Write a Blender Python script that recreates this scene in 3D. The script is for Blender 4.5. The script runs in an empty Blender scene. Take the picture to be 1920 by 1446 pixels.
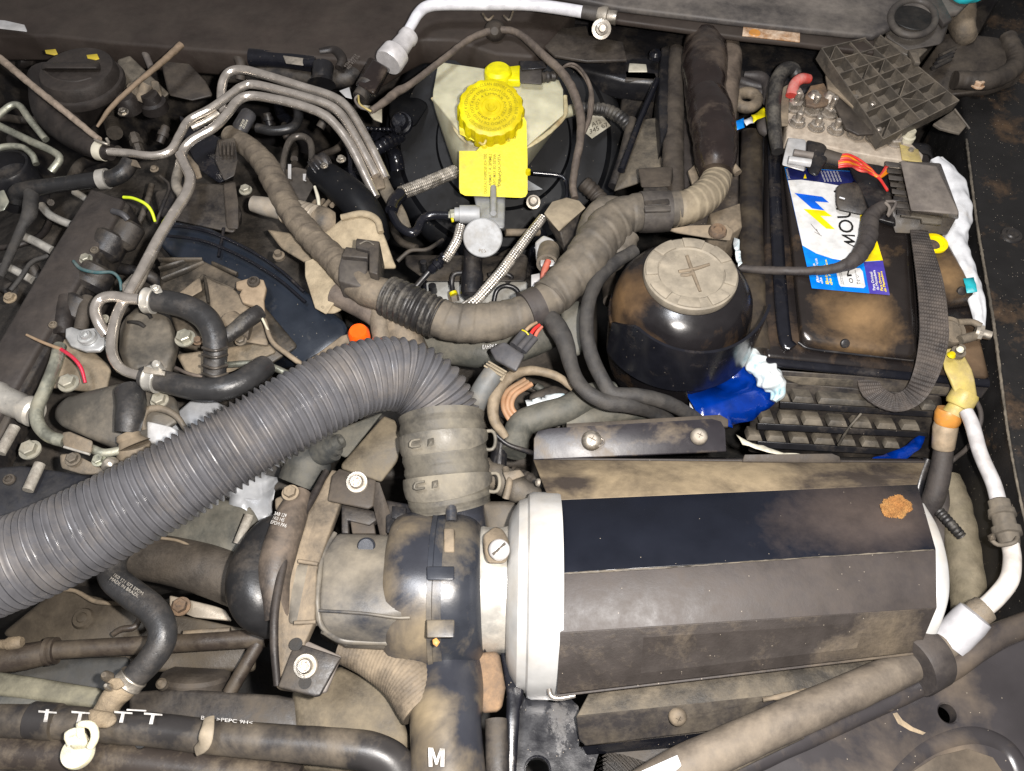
import bpy, bmesh, math, random
from mathutils import Vector as V, Matrix, noise as NZ
random.seed(7)
S = bpy.context.scene
COL = S.collection
# ---------------- camera, world, lamps, exposure ----------------
TH = math.radians(33.0)
CAMP = V((0.0, -0.68*math.sin(TH), 0.68*math.cos(TH)))
FPX = 960/math.tan(math.radians(33.0))
cd = bpy.data.cameras.new('camera'); cam = bpy.data.objects.new('camera', cd); COL.objects.link(cam)
cam.location = CAMP; cam.rotation_euler = (TH, 0, 0)
cd.sensor_width = 36; cd.lens = 36*FPX/1920; cd.clip_start = 0.01; cd.clip_end = 50
S.camera = cam
w = bpy.data.worlds.new('World'); S.world = w; w.use_nodes = True
w.node_tree.nodes['Background'].inputs[0].default_value = (1.0, 0.94, 0.92, 1)
w.node_tree.nodes['Background'].inputs[1].default_value = 0.17
FW = Matrix.Rotation(TH, 3, 'X')
def lamp(name, kind, loc, energy, size, color=(1,1,1), aim=(0,0,0)):
    l = bpy.data.lights.new(name, kind); l.energy = energy; l.color = color
    if kind == 'AREA': l.shape = 'DISK'; l.size = size
    else: l.shadow_soft_size = size
    o = bpy.data.objects.new(name, l); COL.objects.link(o); o.location = loc
    o.rotation_euler = (V(aim)-V(loc)).to_track_quat('-Z', 'Y').to_euler()
    return o
lamp('phone_flash', 'POINT', CAMP + FW@V((0.042, 0.014, -0.005)), 31, 0.008, (1.0, 0.94, 0.88))
lamp('garage_lamp', 'AREA', (-0.22, -0.42, 1.75), 17, 0.34, (0.93, 0.95, 1.0), (0, 0.05, 0))
S.view_settings.view_transform = 'Standard'; S.view_settings.look = 'None'
S.view_settings.exposure = 0.32; S.view_settings.gamma = 1.0
S.cycles.max_bounces = 5
# ---------------- mapping from the measured layout to world points ----------------
def P(px, py, z=0.0):
    d = FW @ V(((px-960)/FPX, (723-py)/FPX, -1.0))
    return CAMP + d*((z*0.01-CAMP.z)/d.z)
def K(p):                      # metres one picture pixel spans at world point p
    return (FW.transposed()@(p-CAMP)).z*-1/FPX
UP = V((0, 0, 1))
# ---------------- mesh helpers ----------------
WL = {}
def link(name, vs, fs, mat, par=None, smooth=50, bev=0, seg=2, L=None, C=None, G=None, kind=None, uvs=None):
    c = sum(vs, V())/len(vs)
    me = bpy.data.meshes.new(name)
    me.from_pydata([v-c for v in vs], [], fs)
    bm = bmesh.new(); bm.from_mesh(me)
    bmesh.ops.remove_doubles(bm, verts=bm.verts, dist=1e-6)
    bmesh.ops.recalc_face_normals(bm, faces=bm.faces)
    if bev:
        ed = [e for e in bm.edges if len(e.link_faces) == 2 and e.calc_face_angle(0) > 0.5]
        bmesh.ops.bevel(bm, geom=ed, offset=bev*0.01, segments=seg, profile=0.5, affect='EDGES', clamp_overlap=True)
    bm.to_mesh(me); bm.free()
    for p in me.polygons: p.use_smooth = True
    me.set_sharp_from_angle(angle=math.radians(smooth))
    me.materials.append(M(mat))
    o = bpy.data.objects.new(name, me); COL.objects.link(o)
    pw = V()
    if par is not None:
        o.parent = par; pw = WL[par.name]
    o.location = c-pw; WL[o.name] = c
    tag(o, L, C, G, kind)
    return o
def tag(o, L=None, C=None, G=None, kind=None):
    if L: o['label'] = L
    if C: o['category'] = C
    if G: o['group'] = G
    if kind: o['kind'] = kind
def thing(name, label, cat, p, G=None):
    o = bpy.data.objects.new(name, None); COL.objects.link(o); o.empty_display_size = 0.01
    o.location = P(*p); WL[o.name] = P(*p); tag(o, label, cat, G); return o
def cr(pts, n):
    out = []
    pts = [pts[0]] + list(pts) + [pts[-1]]
    for i in range(1, len(pts)-2):
        a, b, c, d = pts[i-1:i+3]
        if i == 1: a = [2*b[k]-c[k] for k in range(4)]
        if i == len(pts)-3: d = [2*c[k]-b[k] for k in range(4)]
        for j in range(n):
            t = j/n
            out.append([0.5*(2*b[k]+(c[k]-a[k])*t+(2*a[k]-5*b[k]+4*c[k]-d[k])*t*t+(3*b[k]-a[k]-3*c[k]+d[k])*t**3) for k in range(4)])
    out.append(list(pts[-2])); return out
def path(pts, step, straight=False):
    ws = []
    for p in pts:
        q = P(p[0], p[1], p[2]); ws.append([q.x, q.y, q.z, p[3]*0.5*K(q)])
    s = ws if straight else cr(ws, 24)
    q = [V(x[:3]) for x in s]; r = [x[3] for x in s]
    L = [0]
    for i in range(1, len(q)): L.append(L[-1]+(q[i]-q[i-1]).length)
    n = max(2, int(L[-1]/step)+1); out = []; j = 0
    for i in range(n+1):
        t = L[-1]*i/n
        while j < len(L)-2 and L[j+1] < t: j += 1
        f = (t-L[j])/max(1e-9, L[j+1]-L[j]); out.append((q[j].lerp(q[j+1], f), r[j]+(r[j+1]-r[j])*f, t))
    return out
def sweep(fr, seg, mod, aspect=1.0, flat=None, cap=True):
    vs, fs = [], []; n = None; N = len(fr)
    for i, (p, r, s) in enumerate(fr):
        t = (fr[min(i+1, N-1)][0]-fr[max(i-1, 0)][0]).normalized()
        if n is None:
            n = (flat or UP).cross(t)
            if n.length < 1e-3: n = V((1, 0, 0)).cross(t)
            n = n.cross(t)
        if flat is not None: n = flat
        n = (n-t*n.dot(t)).normalized(); b = t.cross(n)
        for k in range(seg):
            a = 2*math.pi*k/seg
            m = mod(s*100, a) if mod else 1
            vs.append(p+(n*math.cos(a)*aspect+b*math.sin(a))*r*m)
    for i in range(N-1):
        for k in range(seg):
            a = i*seg+k; b2 = i*seg+(k+1) % seg
            fs.append((a, b2, b2+seg, a+seg))
    if cap:
        fs.append(tuple(range(seg))[::-1]); fs.append(tuple(range((N-1)*seg, N*seg)))
    return vs, fs
def lump(amt, sc=1.0, sd=0):
    return lambda s, a: 1+amt*NZ.noise(V((s*sc, math.cos(a)*1.3+sd, math.sin(a)*1.3)))
def corr(pitch, amt, pw=1.0):
    def f(s, a):
        x = 0.5+0.5*math.cos(2*math.pi*s/pitch); return 1-amt*(1-x)**pw
    return f
def wrap(pitch, amt, l=0.03, sd=0):
    ln = lump(l, 0.9, sd)
    def f(s, a):
        x = (s/pitch+a/6.2832) % 1.0; return ln(s, a)+amt*(x if x < 0.85 else (1-x)/0.15*0.85)
    return f
def braid(k, pitch, amt):
    return lambda s, a: 1+amt*math.sin(k*a+6.2832*s/pitch)*math.sin(k*a-6.2832*s/pitch)
def rings(pitch, amt):
    return corr(pitch, amt, 2.0)
def tube(name, pts, mat, par=None, seg=20, mod=None, step=0.25, straight=False, aspect=1.0, flat=None, **kw):
    fr = path(pts, step*0.01, straight)
    vs, fs = sweep(fr, seg, mod, aspect, flat)
    return link(name, vs, fs, mat, par, **kw)
def turn(name, a, b, prof, mat, par=None, seg=28, mod=None, bev=0, hollow=False, **kw):
    """turned shape from point a to point b; prof = [(t along, width px at a)]"""
    A, B = P(*a) if not isinstance(a, V) else a, P(*b) if not isinstance(b, V) else b
    ax = (B-A); k = K(A)*0.5
    z = ax.normalized(); x = z.cross(V((0, 0, 1)) if abs(z.z) < .9 else V((0, 1, 0))).normalized(); y = z.cross(x)
    vs, fs = [], []
    for i, (t, wd) in enumerate(prof):
        for j in range(seg):
            an = 2*math.pi*j/seg; m = mod(i, an) if mod else 1
            vs.append(A+ax*t+(x*math.cos(an)+y*math.sin(an))*wd*k*m)
    for i in range(len(prof)-1):
        for j in range(seg):
            q, r = i*seg+j, i*seg+(j+1) % seg; fs.append((q, r, r+seg, q+seg))
    if not hollow:
        fs.append(tuple(range(seg))[::-1]); fs.append(tuple(range((len(prof)-1)*seg, len(prof)*seg)))
    return link(name, vs, fs, mat, par, bev=bev, smooth=kw.pop('smooth', 35), **kw)
def up(p, h, d=None):          # a second axis point h cm above p along direction d
    q = P(*p) if not isinstance(p, V) else p; return q+(V(d).normalized() if d else UP)*h*0.01
def disc(name, p, h, prof, mat, par=None, d=None, **kw):   # prof t in units of h cm above p
    return turn(name, P(*p), up(p, h, d), prof, mat, par, **kw)
def prism(name, poly, z, h, mat, par=None, bev=0.12, d=None, **kw):
    """outline poly at height z (or its own z), pushed h cm down (or along d)"""
    dv = (V(d).normalized() if d else -UP)*h*0.01
    top = [P(p[0], p[1], p[2] if len(p) > 2 else z) for p in poly]; n = len(top)
    vs = top+[v+dv for v in top]
    fs = [tuple(range(n)), tuple(range(n, 2*n))[::-1]]+[(i, (i+1) % n, (i+1) % n+n, i+n) for i in range(n)]
    return link(name, vs, fs, mat, par, bev=bev, **kw)
def hull(name, pts, mat, par=None, bev=0.25, sub=0, smooth=60, **kw):
    bm = bmesh.new()
    for p in pts: bm.verts.new(P(*p) if not isinstance(p, V) else p)
    r = bmesh.ops.convex_hull(bm, input=bm.verts)
    bmesh.ops.delete(bm, geom=[g for g in r['geom_interior'] if isinstance(g, bmesh.types.BMVert)], context='VERTS')
    bmesh.ops.dissolve_limit(bm, angle_limit=0.2, verts=bm.verts, edges=bm.edges)
    bm.verts.index_update()
    vs = [v.co.copy() for v in bm.verts]; fs = [tuple(v.index for v in f.verts) for f in bm.faces]; bm.free()
    o = link(name, vs, fs, mat, par, bev=bev, seg=3, smooth=smooth, **kw)
    return o
def sheet(name, poly, z, mat, par=None, off=0.0, **kw):
    vs = [P(p[0], p[1], p[2] if len(p) > 2 else z)+UP*off*0.01 for p in poly]
    return link(name, vs, [tuple(range(len(vs)))], mat, par, **kw)
def crumple(name, poly, z, mat, par=None, amp=0.6, sc=0.5, cuts=5, th=0.05, seed=0, flow=None, sharp=25, **kw):
    """creased thin sheet inside outline poly"""
    bm = bmesh.new()
    f = bm.faces.new([bm.verts.new(P(p[0], p[1], p[2] if len(p) > 2 else z)) for p in poly])
    bmesh.ops.triangulate(bm, faces=[f])
    for _ in range(cuts): bmesh.ops.subdivide_edges(bm, edges=[e for e in bm.edges if e.calc_length() > 0.006], cuts=1)
    bmesh.ops.triangulate(bm, faces=bm.faces)
    for v in bm.verts:
        q = v.co*100
        n = NZ.noise(V((q.x*sc, q.y*sc, seed)))+.5*abs(NZ.noise(V((q.x*sc*2.3, q.y*sc*2.3, seed+5))))
        v.co.z += n*amp*0.01; v.co.x += .3*amp*0.01*NZ.noise(V((q.x*sc*2, q.y*sc*2, seed+9)))
        v.co.y += .3*amp*0.01*NZ.noise(V((q.x*sc*2, q.y*sc*2, seed+19)))
    bm.verts.index_update()
    vs = [v.co.copy() for v in bm.verts]; fs = [tuple(v.index for v in f.verts) for f in bm.faces]; bm.free()
    o = link(name, vs, fs, mat, par, smooth=sharp, **kw)
    if th:
        m = o.modifiers.new('thickness', 'SOLIDIFY'); m.thickness = th*0.01
    return o
def lettering(name, txt, quad, z, mat, par, off=0.03, bold=0.0, arc=None, space=1.0):
    """flat print mapped onto the four corner points (start-low, end-low, end-high, start-high)"""
    c = bpy.data.curves.new('t', 'FONT'); c.body = txt; c.offset = bold; c.resolution_u = 3; c.space_character = space; c.space_line = 0.9
    to = bpy.data.objects.new('t', c); me = bpy.data.meshes.new_from_object(to)
    xs = [v.co.x for v in me.vertices]; ys = [v.co.y for v in me.vertices]
    x0, x1, y0, y1 = min(xs), max(xs), min(ys), max(ys)
    q = [P(p[0], p[1], p[2] if len(p) > 2 else z)+UP*off*0.01 for p in quad]
    vs = []
    for v in me.vertices:
        u = (v.co.x-x0)/(x1-x0); t = (v.co.y-y0)/(y1-y0)
        vs.append(q[0].lerp(q[1], u).lerp(q[3].lerp(q[2], u), t))
    fs = [tuple(p.vertices) for p in me.polygons]
    bpy.data.objects.remove(to); bpy.data.curves.remove(c); bpy.data.meshes.remove(me)
    return link(name, vs, fs, mat, par)
def ringtext(name, txt, c, ax, r, size, mat, par, xdir=None, off=0.02, a0=0.0, arc=6.2832, bold=0.0):
    """print set in a ring on a disc face; c world centre, ax normal, r and size metres"""
    z = ax.normalized(); x = V((1, 0, 0)); x = (x-z*x.dot(z)).normalized(); y = z.cross(x)
    cu = bpy.data.curves.new('t', 'FONT'); cu.body = txt; cu.resolution_u = 2; cu.offset = bold
    to = bpy.data.objects.new('t', cu); me = bpy.data.meshes.new_from_object(to)
    xs = [v.co.x for v in me.vertices]; x0, x1 = min(xs), max(xs); vs = []
    for v in me.vertices:
        a = a0-(v.co.x-x0)/(x1-x0)*arc; rr = r+(v.co.y-0.35)*size
        vs.append(c+z*off*0.01+(x*math.cos(a)+y*math.sin(a))*rr)
    fs = [tuple(p.vertices) for p in me.polygons]
    bpy.data.objects.remove(to); bpy.data.curves.remove(cu); bpy.data.meshes.remove(me)
    return link(name, vs, fs, mat, par)
# ---------------- fasteners ----------------
def bolt(p, wpx, mat='steel_dirty', par=None, kind='hex', d=None, h=None, name='bolt', L=None):
    q = P(*p); k = K(q)*100; h = h or wpx*k*0.42; A = q; n = (V(d).normalized() if d else UP)
    B = A+n*h*0.01
    if kind == 'hex':
        o = turn(name, A, B, [(0, wpx), (0.22, wpx), (0.25, wpx*.70), (0.9, wpx*.70), (1, wpx*.6), (1.0, wpx*.3), (.93, wpx*.28), (.93, 2)], mat, par, seg=24,
                 mod=lambda i, a: 1 if i < 2 or i > 4 else 1/max(.01, math.cos(((a+.5236) % 1.0472)-.5236))*.93)
    elif kind == 'torx':
        o = turn(name, A, B, [(0, wpx), (.3, wpx), (.5, wpx*.93), (.52, wpx*.72), (.46, wpx*.68), (.46, wpx*.64), (.85, wpx*.58), (1, wpx*.5), (1.0, wpx*.36), (.35, wpx*.33), (.3, 2)], mat, par, seg=36,
                 mod=lambda i, a: 1 if i < 8 else 1+.17*math.cos(6*a))
    else:  # pan head with a cross slot
        o = turn(name, A, B, [(0, wpx), (.35, wpx), (.75, wpx*.86), (.95, wpx*.6), (1.0, wpx*.42), (1.0, wpx*.4), (.62, wpx*.12), (.55, 2)], mat, par, seg=32,
                 mod=lambda i, a: 1 if i < 5 else (1.0 if abs(math.cos(2*(a+.5))) > .93 else (.28 if i == 5 else .9)))
    return o
def clampband(p0, p1, wpx, mat, par=None, name='clamp', **kw):
    o = turn(name, p0, p1, [(0, wpx*.94), (0, wpx), (.12, wpx*1.03), (.2, wpx), (.8, wpx), (.88, wpx*1.03), (1, wpx), (1, wpx*.94)], mat, par, **kw)
    return o
# ---------------- materials ----------------
MS = {}
def node_mat(name, base, dust=(.21, .165, .115), amt=.5, rough=.45, metal=0.0, scale=22, bump=.25, spec=.5, up_=.25, drough=.85, fine=.5, sss=0, emis=None, fleck=.0, trans=0, coat=0, base2=None, spots=(), contrast=2.7):
    dust = tuple(min(.8, c*1.05) for c in dust)
    m = bpy.data.materials.new(name); m.use_nodes = True; nt = m.node_tree; N = nt.nodes; Lk = nt.links; b = N['Principled BSDF']
    def nd(t, **k):
        n = N.new(t)
        for a, v in k.items(): setattr(n, a, v)
        return n
    tc = nd('ShaderNodeTexCoord'); geo = nd('ShaderNodeNewGeometry')
    n1 = nd('ShaderNodeTexNoise'); n1.inputs['Scale'].default_value = scale*1.5; n1.inputs['Detail'].default_value = 9; n1.inputs['Roughness'].default_value = .62; n1.inputs['Distortion'].default_value = .35
    n2 = nd('ShaderNodeTexNoise'); n2.inputs['Scale'].default_value = scale*14; n2.inputs['Detail'].default_value = 5; n2.inputs['Roughness'].default_value = .7
    oi = nd('ShaderNodeObjectInfo'); ad = nd('ShaderNodeVectorMath', operation='ADD'); Lk.new(tc.outputs['Object'], ad.inputs[0])
    sc = nd('ShaderNodeVectorMath', operation='SCALE'); cb = nd('ShaderNodeCombineXYZ'); 
    for i in range(3): Lk.new(oi.outputs['Random'], cb.inputs[i])
    Lk.new(cb.outputs[0], sc.inputs[0]); sc.inputs['Scale'].default_value = 3.7; Lk.new(sc.outputs[0], ad.inputs[1])
    Lk.new(ad.outputs[0], n1.inputs['Vector']); Lk.new(ad.outputs[0], n2.inputs['Vector'])
    sx = nd('ShaderNodeSeparateXYZ'); Lk.new(geo.outputs['Normal'], sx.inputs[0])
    def mth(op, a, bb, clamp=False):
        n = nd('ShaderNodeMath', operation=op); n.use_clamp = clamp
        for i, x in enumerate((a, bb)):
            if isinstance(x, (int, float)): n.inputs[i].default_value = x
            else: Lk.new(x, n.inputs[i])
        return n.outputs[0]
    f = mth('ADD', mth('MULTIPLY', mth('SUBTRACT', n1.outputs[0], .5), contrast), mth('MULTIPLY', sx.outputs[2], up_))
    f = mth('ADD', f, mth('MULTIPLY', mth('SUBTRACT', n2.outputs[0], .5), fine*1.6))
    for (sx_, sy_, sz_, sr_, ss_) in spots:      # a stain that has its own place on the thing
        sp_ = P(sx_, sy_, sz_); ds = nd('ShaderNodeVectorMath', operation='DISTANCE'); Lk.new(geo.outputs['Position'], ds.inputs[0]); ds.inputs[1].default_value = sp_
        f = mth('ADD', f, mth('MULTIPLY', mth('SUBTRACT', 1.15, mth('DIVIDE', ds.outputs['Value'], sr_*K(sp_)), True), ss_))
    f = mth('ADD', f, amt*1.6-.55-up_*.3, True)
    mx = nd('ShaderNodeMix', data_type='RGBA'); mx.inputs[6].default_value = (*base, 1); mx.inputs[7].default_value = (*dust, 1); Lk.new(f, mx.inputs[0])
    if base2:
        n4 = nd('ShaderNodeTexNoise'); n4.inputs['Scale'].default_value = scale*.45; n4.inputs['Detail'].default_value = 3; Lk.new(ad.outputs[0], n4.inputs['Vector'])
        m4 = nd('ShaderNodeMix', data_type='RGBA'); m4.inputs[6].default_value = (*base, 1); m4.inputs[7].default_value = (*base2, 1)
        Lk.new(mth('MULTIPLY', mth('SUBTRACT', n4.outputs[0], .42), 6, True), m4.inputs[0]); Lk.new(m4.outputs[2], mx.inputs[6])
    out = mx.outputs[2]
    # slow tone variation plus flecks of grit
    n3 = nd('ShaderNodeTexNoise'); n3.inputs['Scale'].default_value = scale*4; n3.inputs['Detail'].default_value = 6; Lk.new(ad.outputs[0], n3.inputs['Vector'])
    hs = nd('ShaderNodeHueSaturation'); Lk.new(out, hs.inputs['Color']); Lk.new(mth('ADD', mth('MULTIPLY', n3.outputs[0], .9), .55), hs.inputs['Value']); out = hs.outputs[0]
    if fleck:
        vo = nd('ShaderNodeTexVoronoi'); vo.inputs['Scale'].default_value = 620; Lk.new(ad.outputs[0], vo.inputs['Vector'])
        fm = nd('ShaderNodeMix', data_type='RGBA'); Lk.new(out, fm.inputs[6]); fm.inputs[7].default_value = (.26, .225, .18, 1)
        sp = nd('ShaderNodeSeparateColor'); Lk.new(vo.outputs['Color'], sp.inputs[0])
        Lk.new(mth('MULTIPLY', mth('LESS_THAN', vo.outputs['Distance'], .22), mth('LESS_THAN', sp.outputs[0], fleck*.55)), fm.inputs[0]); out = fm.outputs[2]
    Lk.new(out, b.inputs['Base Color'])
    b.inputs['Metallic'].default_value = metal
    if metal: Lk.new(mth('MULTIPLY', mth('SUBTRACT', 1, f), metal), b.inputs['Metallic'])
    Lk.new(mth('ADD', mth('ADD', mth('MULTIPLY', f, drough-rough), rough), mth('MULTIPLY', mth('SUBTRACT', n3.outputs[0], .5), .25)), b.inputs['Roughness'])
    b.inputs['Specular IOR Level'].default_value = spec
    if trans: b.inputs['Transmission Weight'].default_value = trans
    if coat: b.inputs['Coat Weight'].default_value = coat; b.inputs['Coat Roughness'].default_value = .15
    if sss:
        b.inputs['Subsurface Weight'].default_value = sss; b.inputs['Subsurface Radius'].default_value = (.02, .015, .008); b.inputs['Subsurface Scale'].default_value = .5
    if bump:
        bp = nd('ShaderNodeBump'); bp.inputs['Strength'].default_value = bump; bp.inputs['Distance'].default_value = .0006
        Lk.new(mth('ADD', mth('MULTIPLY', n2.outputs[0], 1.0), mth('MULTIPLY', f, .7)), bp.inputs['Height']); Lk.new(bp.outputs[0], b.inputs['Normal'])
    return m
TAN = (.215, .17, .118); DK = (.085, .068, .052); GR = (.15, .135, .11)
DEFS = dict(
    black_plastic=dict(base=(.012, .012, .014), dust=DK, amt=.3, rough=.33, bump=.2, fleck=.02),
    black_gloss=dict(base=(.008, .0085, .012), dust=DK, amt=.2, rough=.2, bump=.1, up_=.1, fleck=.03),
    black_dusty=dict(base=(.016, .015, .016), dust=(.11, .09, .068), amt=.5, rough=.4, bump=.3),
    deep=dict(base=(.006, .006, .006), dust=(.03, .025, .02), amt=.35, rough=.6, bump=.3),  # near black colour standing in for shade in gaps and holes
    brown_dusty=dict(base=(.03, .025, .022), dust=(.10, .08, .06), amt=.55, rough=.5, bump=.35),
    rubber=dict(base=(.022, .021, .021), dust=GR, amt=.36, rough=.42, bump=.45, scale=30),
    rubber_clean=dict(base=(.015, .015, .016), dust=DK, amt=.3, rough=.36, bump=.3),
    rubber_tan=dict(base=(.06, .05, .04), dust=TAN, amt=.6, rough=.6, bump=.5),
    hose_grey=dict(base=(.098, .098, .106), dust=(.155, .137, .12), amt=.36, rough=.24, bump=.2, scale=14),
    tan_dusty=dict(base=(.05, .043, .035), dust=TAN, amt=.66, rough=.55, bump=.4, scale=18),
    tan_patchy=dict(base=(.022, .022, .026), dust=(.27, .22, .15), amt=.56, rough=.3, bump=.25, scale=16, fine=.3, up_=.05),
    maf=dict(base=(.030, .032, .038), dust=(.19, .167, .13), amt=.58, rough=.32, bump=.2, scale=13, fine=.25, drough=.6, up_=.1),
    elbow=dict(base=(.024, .027, .035), dust=(.22, .18, .12), amt=.36, rough=.3, bump=.15, scale=12, fine=.2, drough=.6, up_=0),
    cast=dict(base=(.12, .105, .085), dust=TAN, amt=.5, rough=.5, metal=.25, bump=.6),
    cast_dark=dict(base=(.05, .043, .036), dust=(.12, .098, .075), amt=.5, rough=.5, metal=.2, bump=.6),
    steel=dict(base=(.80, .74, .67), dust=(.3, .245, .18), amt=.2, rough=.24, metal=.86, bump=.08, up_=-.15, drough=.55),
    steel_dirty=dict(base=(.42, .39, .34), dust=(.26, .22, .17), amt=.4, rough=.33, metal=.9, bump=.3),
    steel_green=dict(base=(.42, .43, .36), dust=(.24, .22, .16), amt=.4, rough=.33, metal=.85, bump=.25),
    alu=dict(base=(.33, .34, .35), dust=(.24, .225, .2), amt=.35, rough=.55, metal=.15, bump=.2),
    alu_white=dict(base=(.47, .47, .46), dust=(.36, .32, .26), amt=.26, rough=.34, metal=.1, bump=.1, scale=9),
    alu_pipe=dict(base=(.66, .64, .64), dust=(.4, .35, .29), amt=.25, rough=.4, metal=.35, bump=.15),
    silver_bag=dict(base=(.5, .52, .55), dust=(.3, .29, .27), amt=.3, rough=.35, metal=.4, bump=.2),
    white=dict(base=(.62, .63, .65), dust=(.45, .38, .3), amt=.15, rough=.5, bump=.15),
    cream=dict(base=(.74, .70, .52), dust=(.5, .42, .28), amt=.12, rough=.4, bump=.1, sss=.3),
    tank=dict(contrast=1.8, spots=[(820, 200, 1, 26, .8), (850, 240, 0, 24, .8), (880, 275, 0, 24, .8), (1050, 200, 1, 18, .5)], base=(.52, .50, .36), dust=(.20, .145, .065), amt=.18, rough=.42, bump=.15, scale=12, sss=.3, up_=-.15, fine=.3),
    yellow=dict(base=(.66, .58, .0), dust=(.16, .12, .005), amt=.2, rough=.45, bump=.25, scale=26, up_=-.1, base2=(.52, .42, .0)),
    yellow_clean=dict(base=(.72, .66, .0), dust=(.4, .32, .01), amt=.06, rough=.45, bump=.1),
    yellow_print=dict(base=(.88, .68, .0), dust=(.3, .22, .02), amt=.18, rough=.4, bump=.1),
    yellow_lug=dict(base=(.5, .40, .12), dust=(.28, .22, .12), amt=.5, rough=.4, bump=.3),
    orange=dict(base=(.9, .12, .01), dust=(.5, .1, .02), amt=.05, rough=.4, bump=.1),
    red=dict(base=(.55, .03, .025), dust=(.3, .12, .08), amt=.15, rough=.4, bump=.1),
    rust_red=dict(base=(.35, .09, .04), dust=(.2, .1, .06), amt=.4, rough=.6, bump=.4),
    amber=dict(base=(.55, .24, .05), dust=(.35, .25, .15), amt=.3, rough=.3, bump=.1),
    wire_tan=dict(base=(.3, .2, .12), dust=(.24, .18, .12), amt=.5, rough=.6, bump=.3),
    green=dict(base=(.25, .5, .03), dust=(.3, .3, .1), amt=.1, rough=.4),
    blue_bag=dict(base=(.0, .022, .20), dust=(.0, .012, .09), amt=.35, rough=.18, bump=.15, spec=.6, drough=.3),
    teal=dict(base=(.02, .42, .48), dust=(.5, .6, .6), amt=.3, rough=.4, bump=.1),
    torn=dict(base=(.62, .65, .66), dust=(.03, .33, .42), amt=.42, rough=.5, bump=.3, scale=30, drough=.4, fine=.1, up_=0),
    blue_print=dict(base=(.0, .17, .68), dust=(.0, .3, .8), amt=.3, rough=.3, bump=.05, drough=.3),
    blue_logo=dict(base=(.0, .10, .62), dust=(.0, .1, .5), amt=.05, rough=.3, bump=.05),
    purple=dict(base=(.055, .04, .32), dust=(.1, .08, .3), amt=.3, rough=.3, bump=.05),
    navy=dict(base=(.01, .014, .09), dust=(.02, .02, .06), amt=.2, rough=.35, bump=.05),
    white_print=dict(base=(.66, .66, .65), dust=(.45, .40, .3), amt=.12, rough=.4, bump=.05, drough=.5),
    ink=dict(base=(.008, .008, .008), dust=(.03, .02, .01), amt=.1, rough=.5, bump=0),
    ink_brown=dict(base=(.16, .13, .0), dust=(.3, .25, .0), amt=.3, rough=.5, bump=0),
    dirt=dict(base=(.36, .17, .05), dust=(.45, .26, .09), amt=.5, rough=.95, bump=1.0, scale=60),
    rust=dict(base=(.30, .15, .06), dust=(.62, .5, .38), amt=.55, rough=.7, bump=.4, scale=60),
    rusty_black=dict(spots=[(1880, 230, -1, 50, .6)], base=(.010, .0095, .0095), dust=(.13, .075, .035), amt=.17, rough=.42, bump=.35, scale=12, fleck=.10),
    cowl=dict(base=(.045, .041, .040), dust=(.17, .15, .13), amt=.42, rough=.5, bump=.2, scale=8),
    cowl_brown=dict(base=(.028, .020, .016), dust=(.06, .046, .036), amt=.5, rough=.6, bump=.3, scale=9),
    lattice=dict(base=(.06, .053, .045), dust=(.15, .125, .095), amt=.5, rough=.45, bump=.3, scale=25),
    box_grey=dict(base=(.12, .105, .095), dust=(.19, .165, .14), amt=.5, rough=.45, bump=.2),
    shell_tan=dict(spots=[(1200, 890, 0, 120, .5), (1400, 880, 0, 120, .5), (1080, 905, 0, 40, -.7), (1650, 890, 0, 90, -.6)], base=(.05, .04, .034), dust=(.27, .21, .13), amt=.60, rough=.45, bump=.25, scale=14, fine=.2, up_=0),
    shell_black=dict(contrast=.9, spots=[(1500, 960, 2, 200, .55), (1690, 960, 2, 170, .75)], base=(.006, .0075, .013), dust=(.11, .082, .066), amt=.12, rough=.3, bump=.12, scale=7, fine=.2, up_=0, fleck=.008),
    shell_brown=dict(contrast=1.0, base=(.038, .033, .033), dust=(.085, .066, .052), amt=.45, rough=.45, bump=.25, scale=9, fleck=.012),
    shell_dirty=dict(spots=[(1650, 1190, 0, 80, .9), (1560, 1210, 0, 60, .4)], contrast=1.8, base=(.034, .028, .025), dust=(.14, .11, .075), amt=.26, rough=.6, bump=.6, scale=20, fleck=.02),
    lid_brown=dict(base=(.016, .013, .012), dust=(.20, .125, .06), amt=.22, rough=.26, bump=.12, scale=9, fine=.25, drough=.4, up_=0, spots=[(1610, 590, .5, 110, 1.1), (1780, 510, .5, 70, 1.1), (1660, 470, .5, 60, .3)]),
    gr_cap=dict(base=(.17, .15, .12), dust=(.27, .235, .18), amt=.6, rough=.5, bump=.35, scale=20),
    res_black=dict(spots=[(1190, 560, 3, 75, 1.0), (1150, 620, 1, 40, .8), (1385, 560, 3, 50, .4)], base=(.010, .009, .010), dust=(.11, .065, .03), amt=.22, rough=.25, bump=.12, scale=14, fine=.15, drough=.5, up_=0),
    tape=dict(base=(.075, .066, .055), dust=(.145, .122, .092), amt=.5, rough=.6, bump=.35),
    tape_dark=dict(base=(.032, .028, .028), dust=(.09, .075, .065), amt=.5, rough=.5, bump=.3),
    cloth=dict(base=(.34, .28, .19), dust=(.22, .175, .115), amt=.35, rough=.9, bump=.7, scale=30),
    strap=dict(base=(.035, .03, .028), dust=(.11, .09, .075), amt=.45, rough=.6, bump=.5),
    brown_shiny=dict(spots=[(1325, 120, 4, 60, .7)], base=(.018, .013, .012), dust=(.13, .10, .075), amt=.32, rough=.24, bump=.12, scale=16, drough=.6, up_=0, fine=.25),
    clear_dirty=dict(base=(.42, .38, .33), dust=(.2, .17, .14), amt=.42, rough=.24, metal=.8, bump=.4, scale=60),
    sticker=dict(base=(.55, .52, .42), dust=(.3, .26, .2), amt=.3, rough=.5, bump=.1),
)
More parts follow.
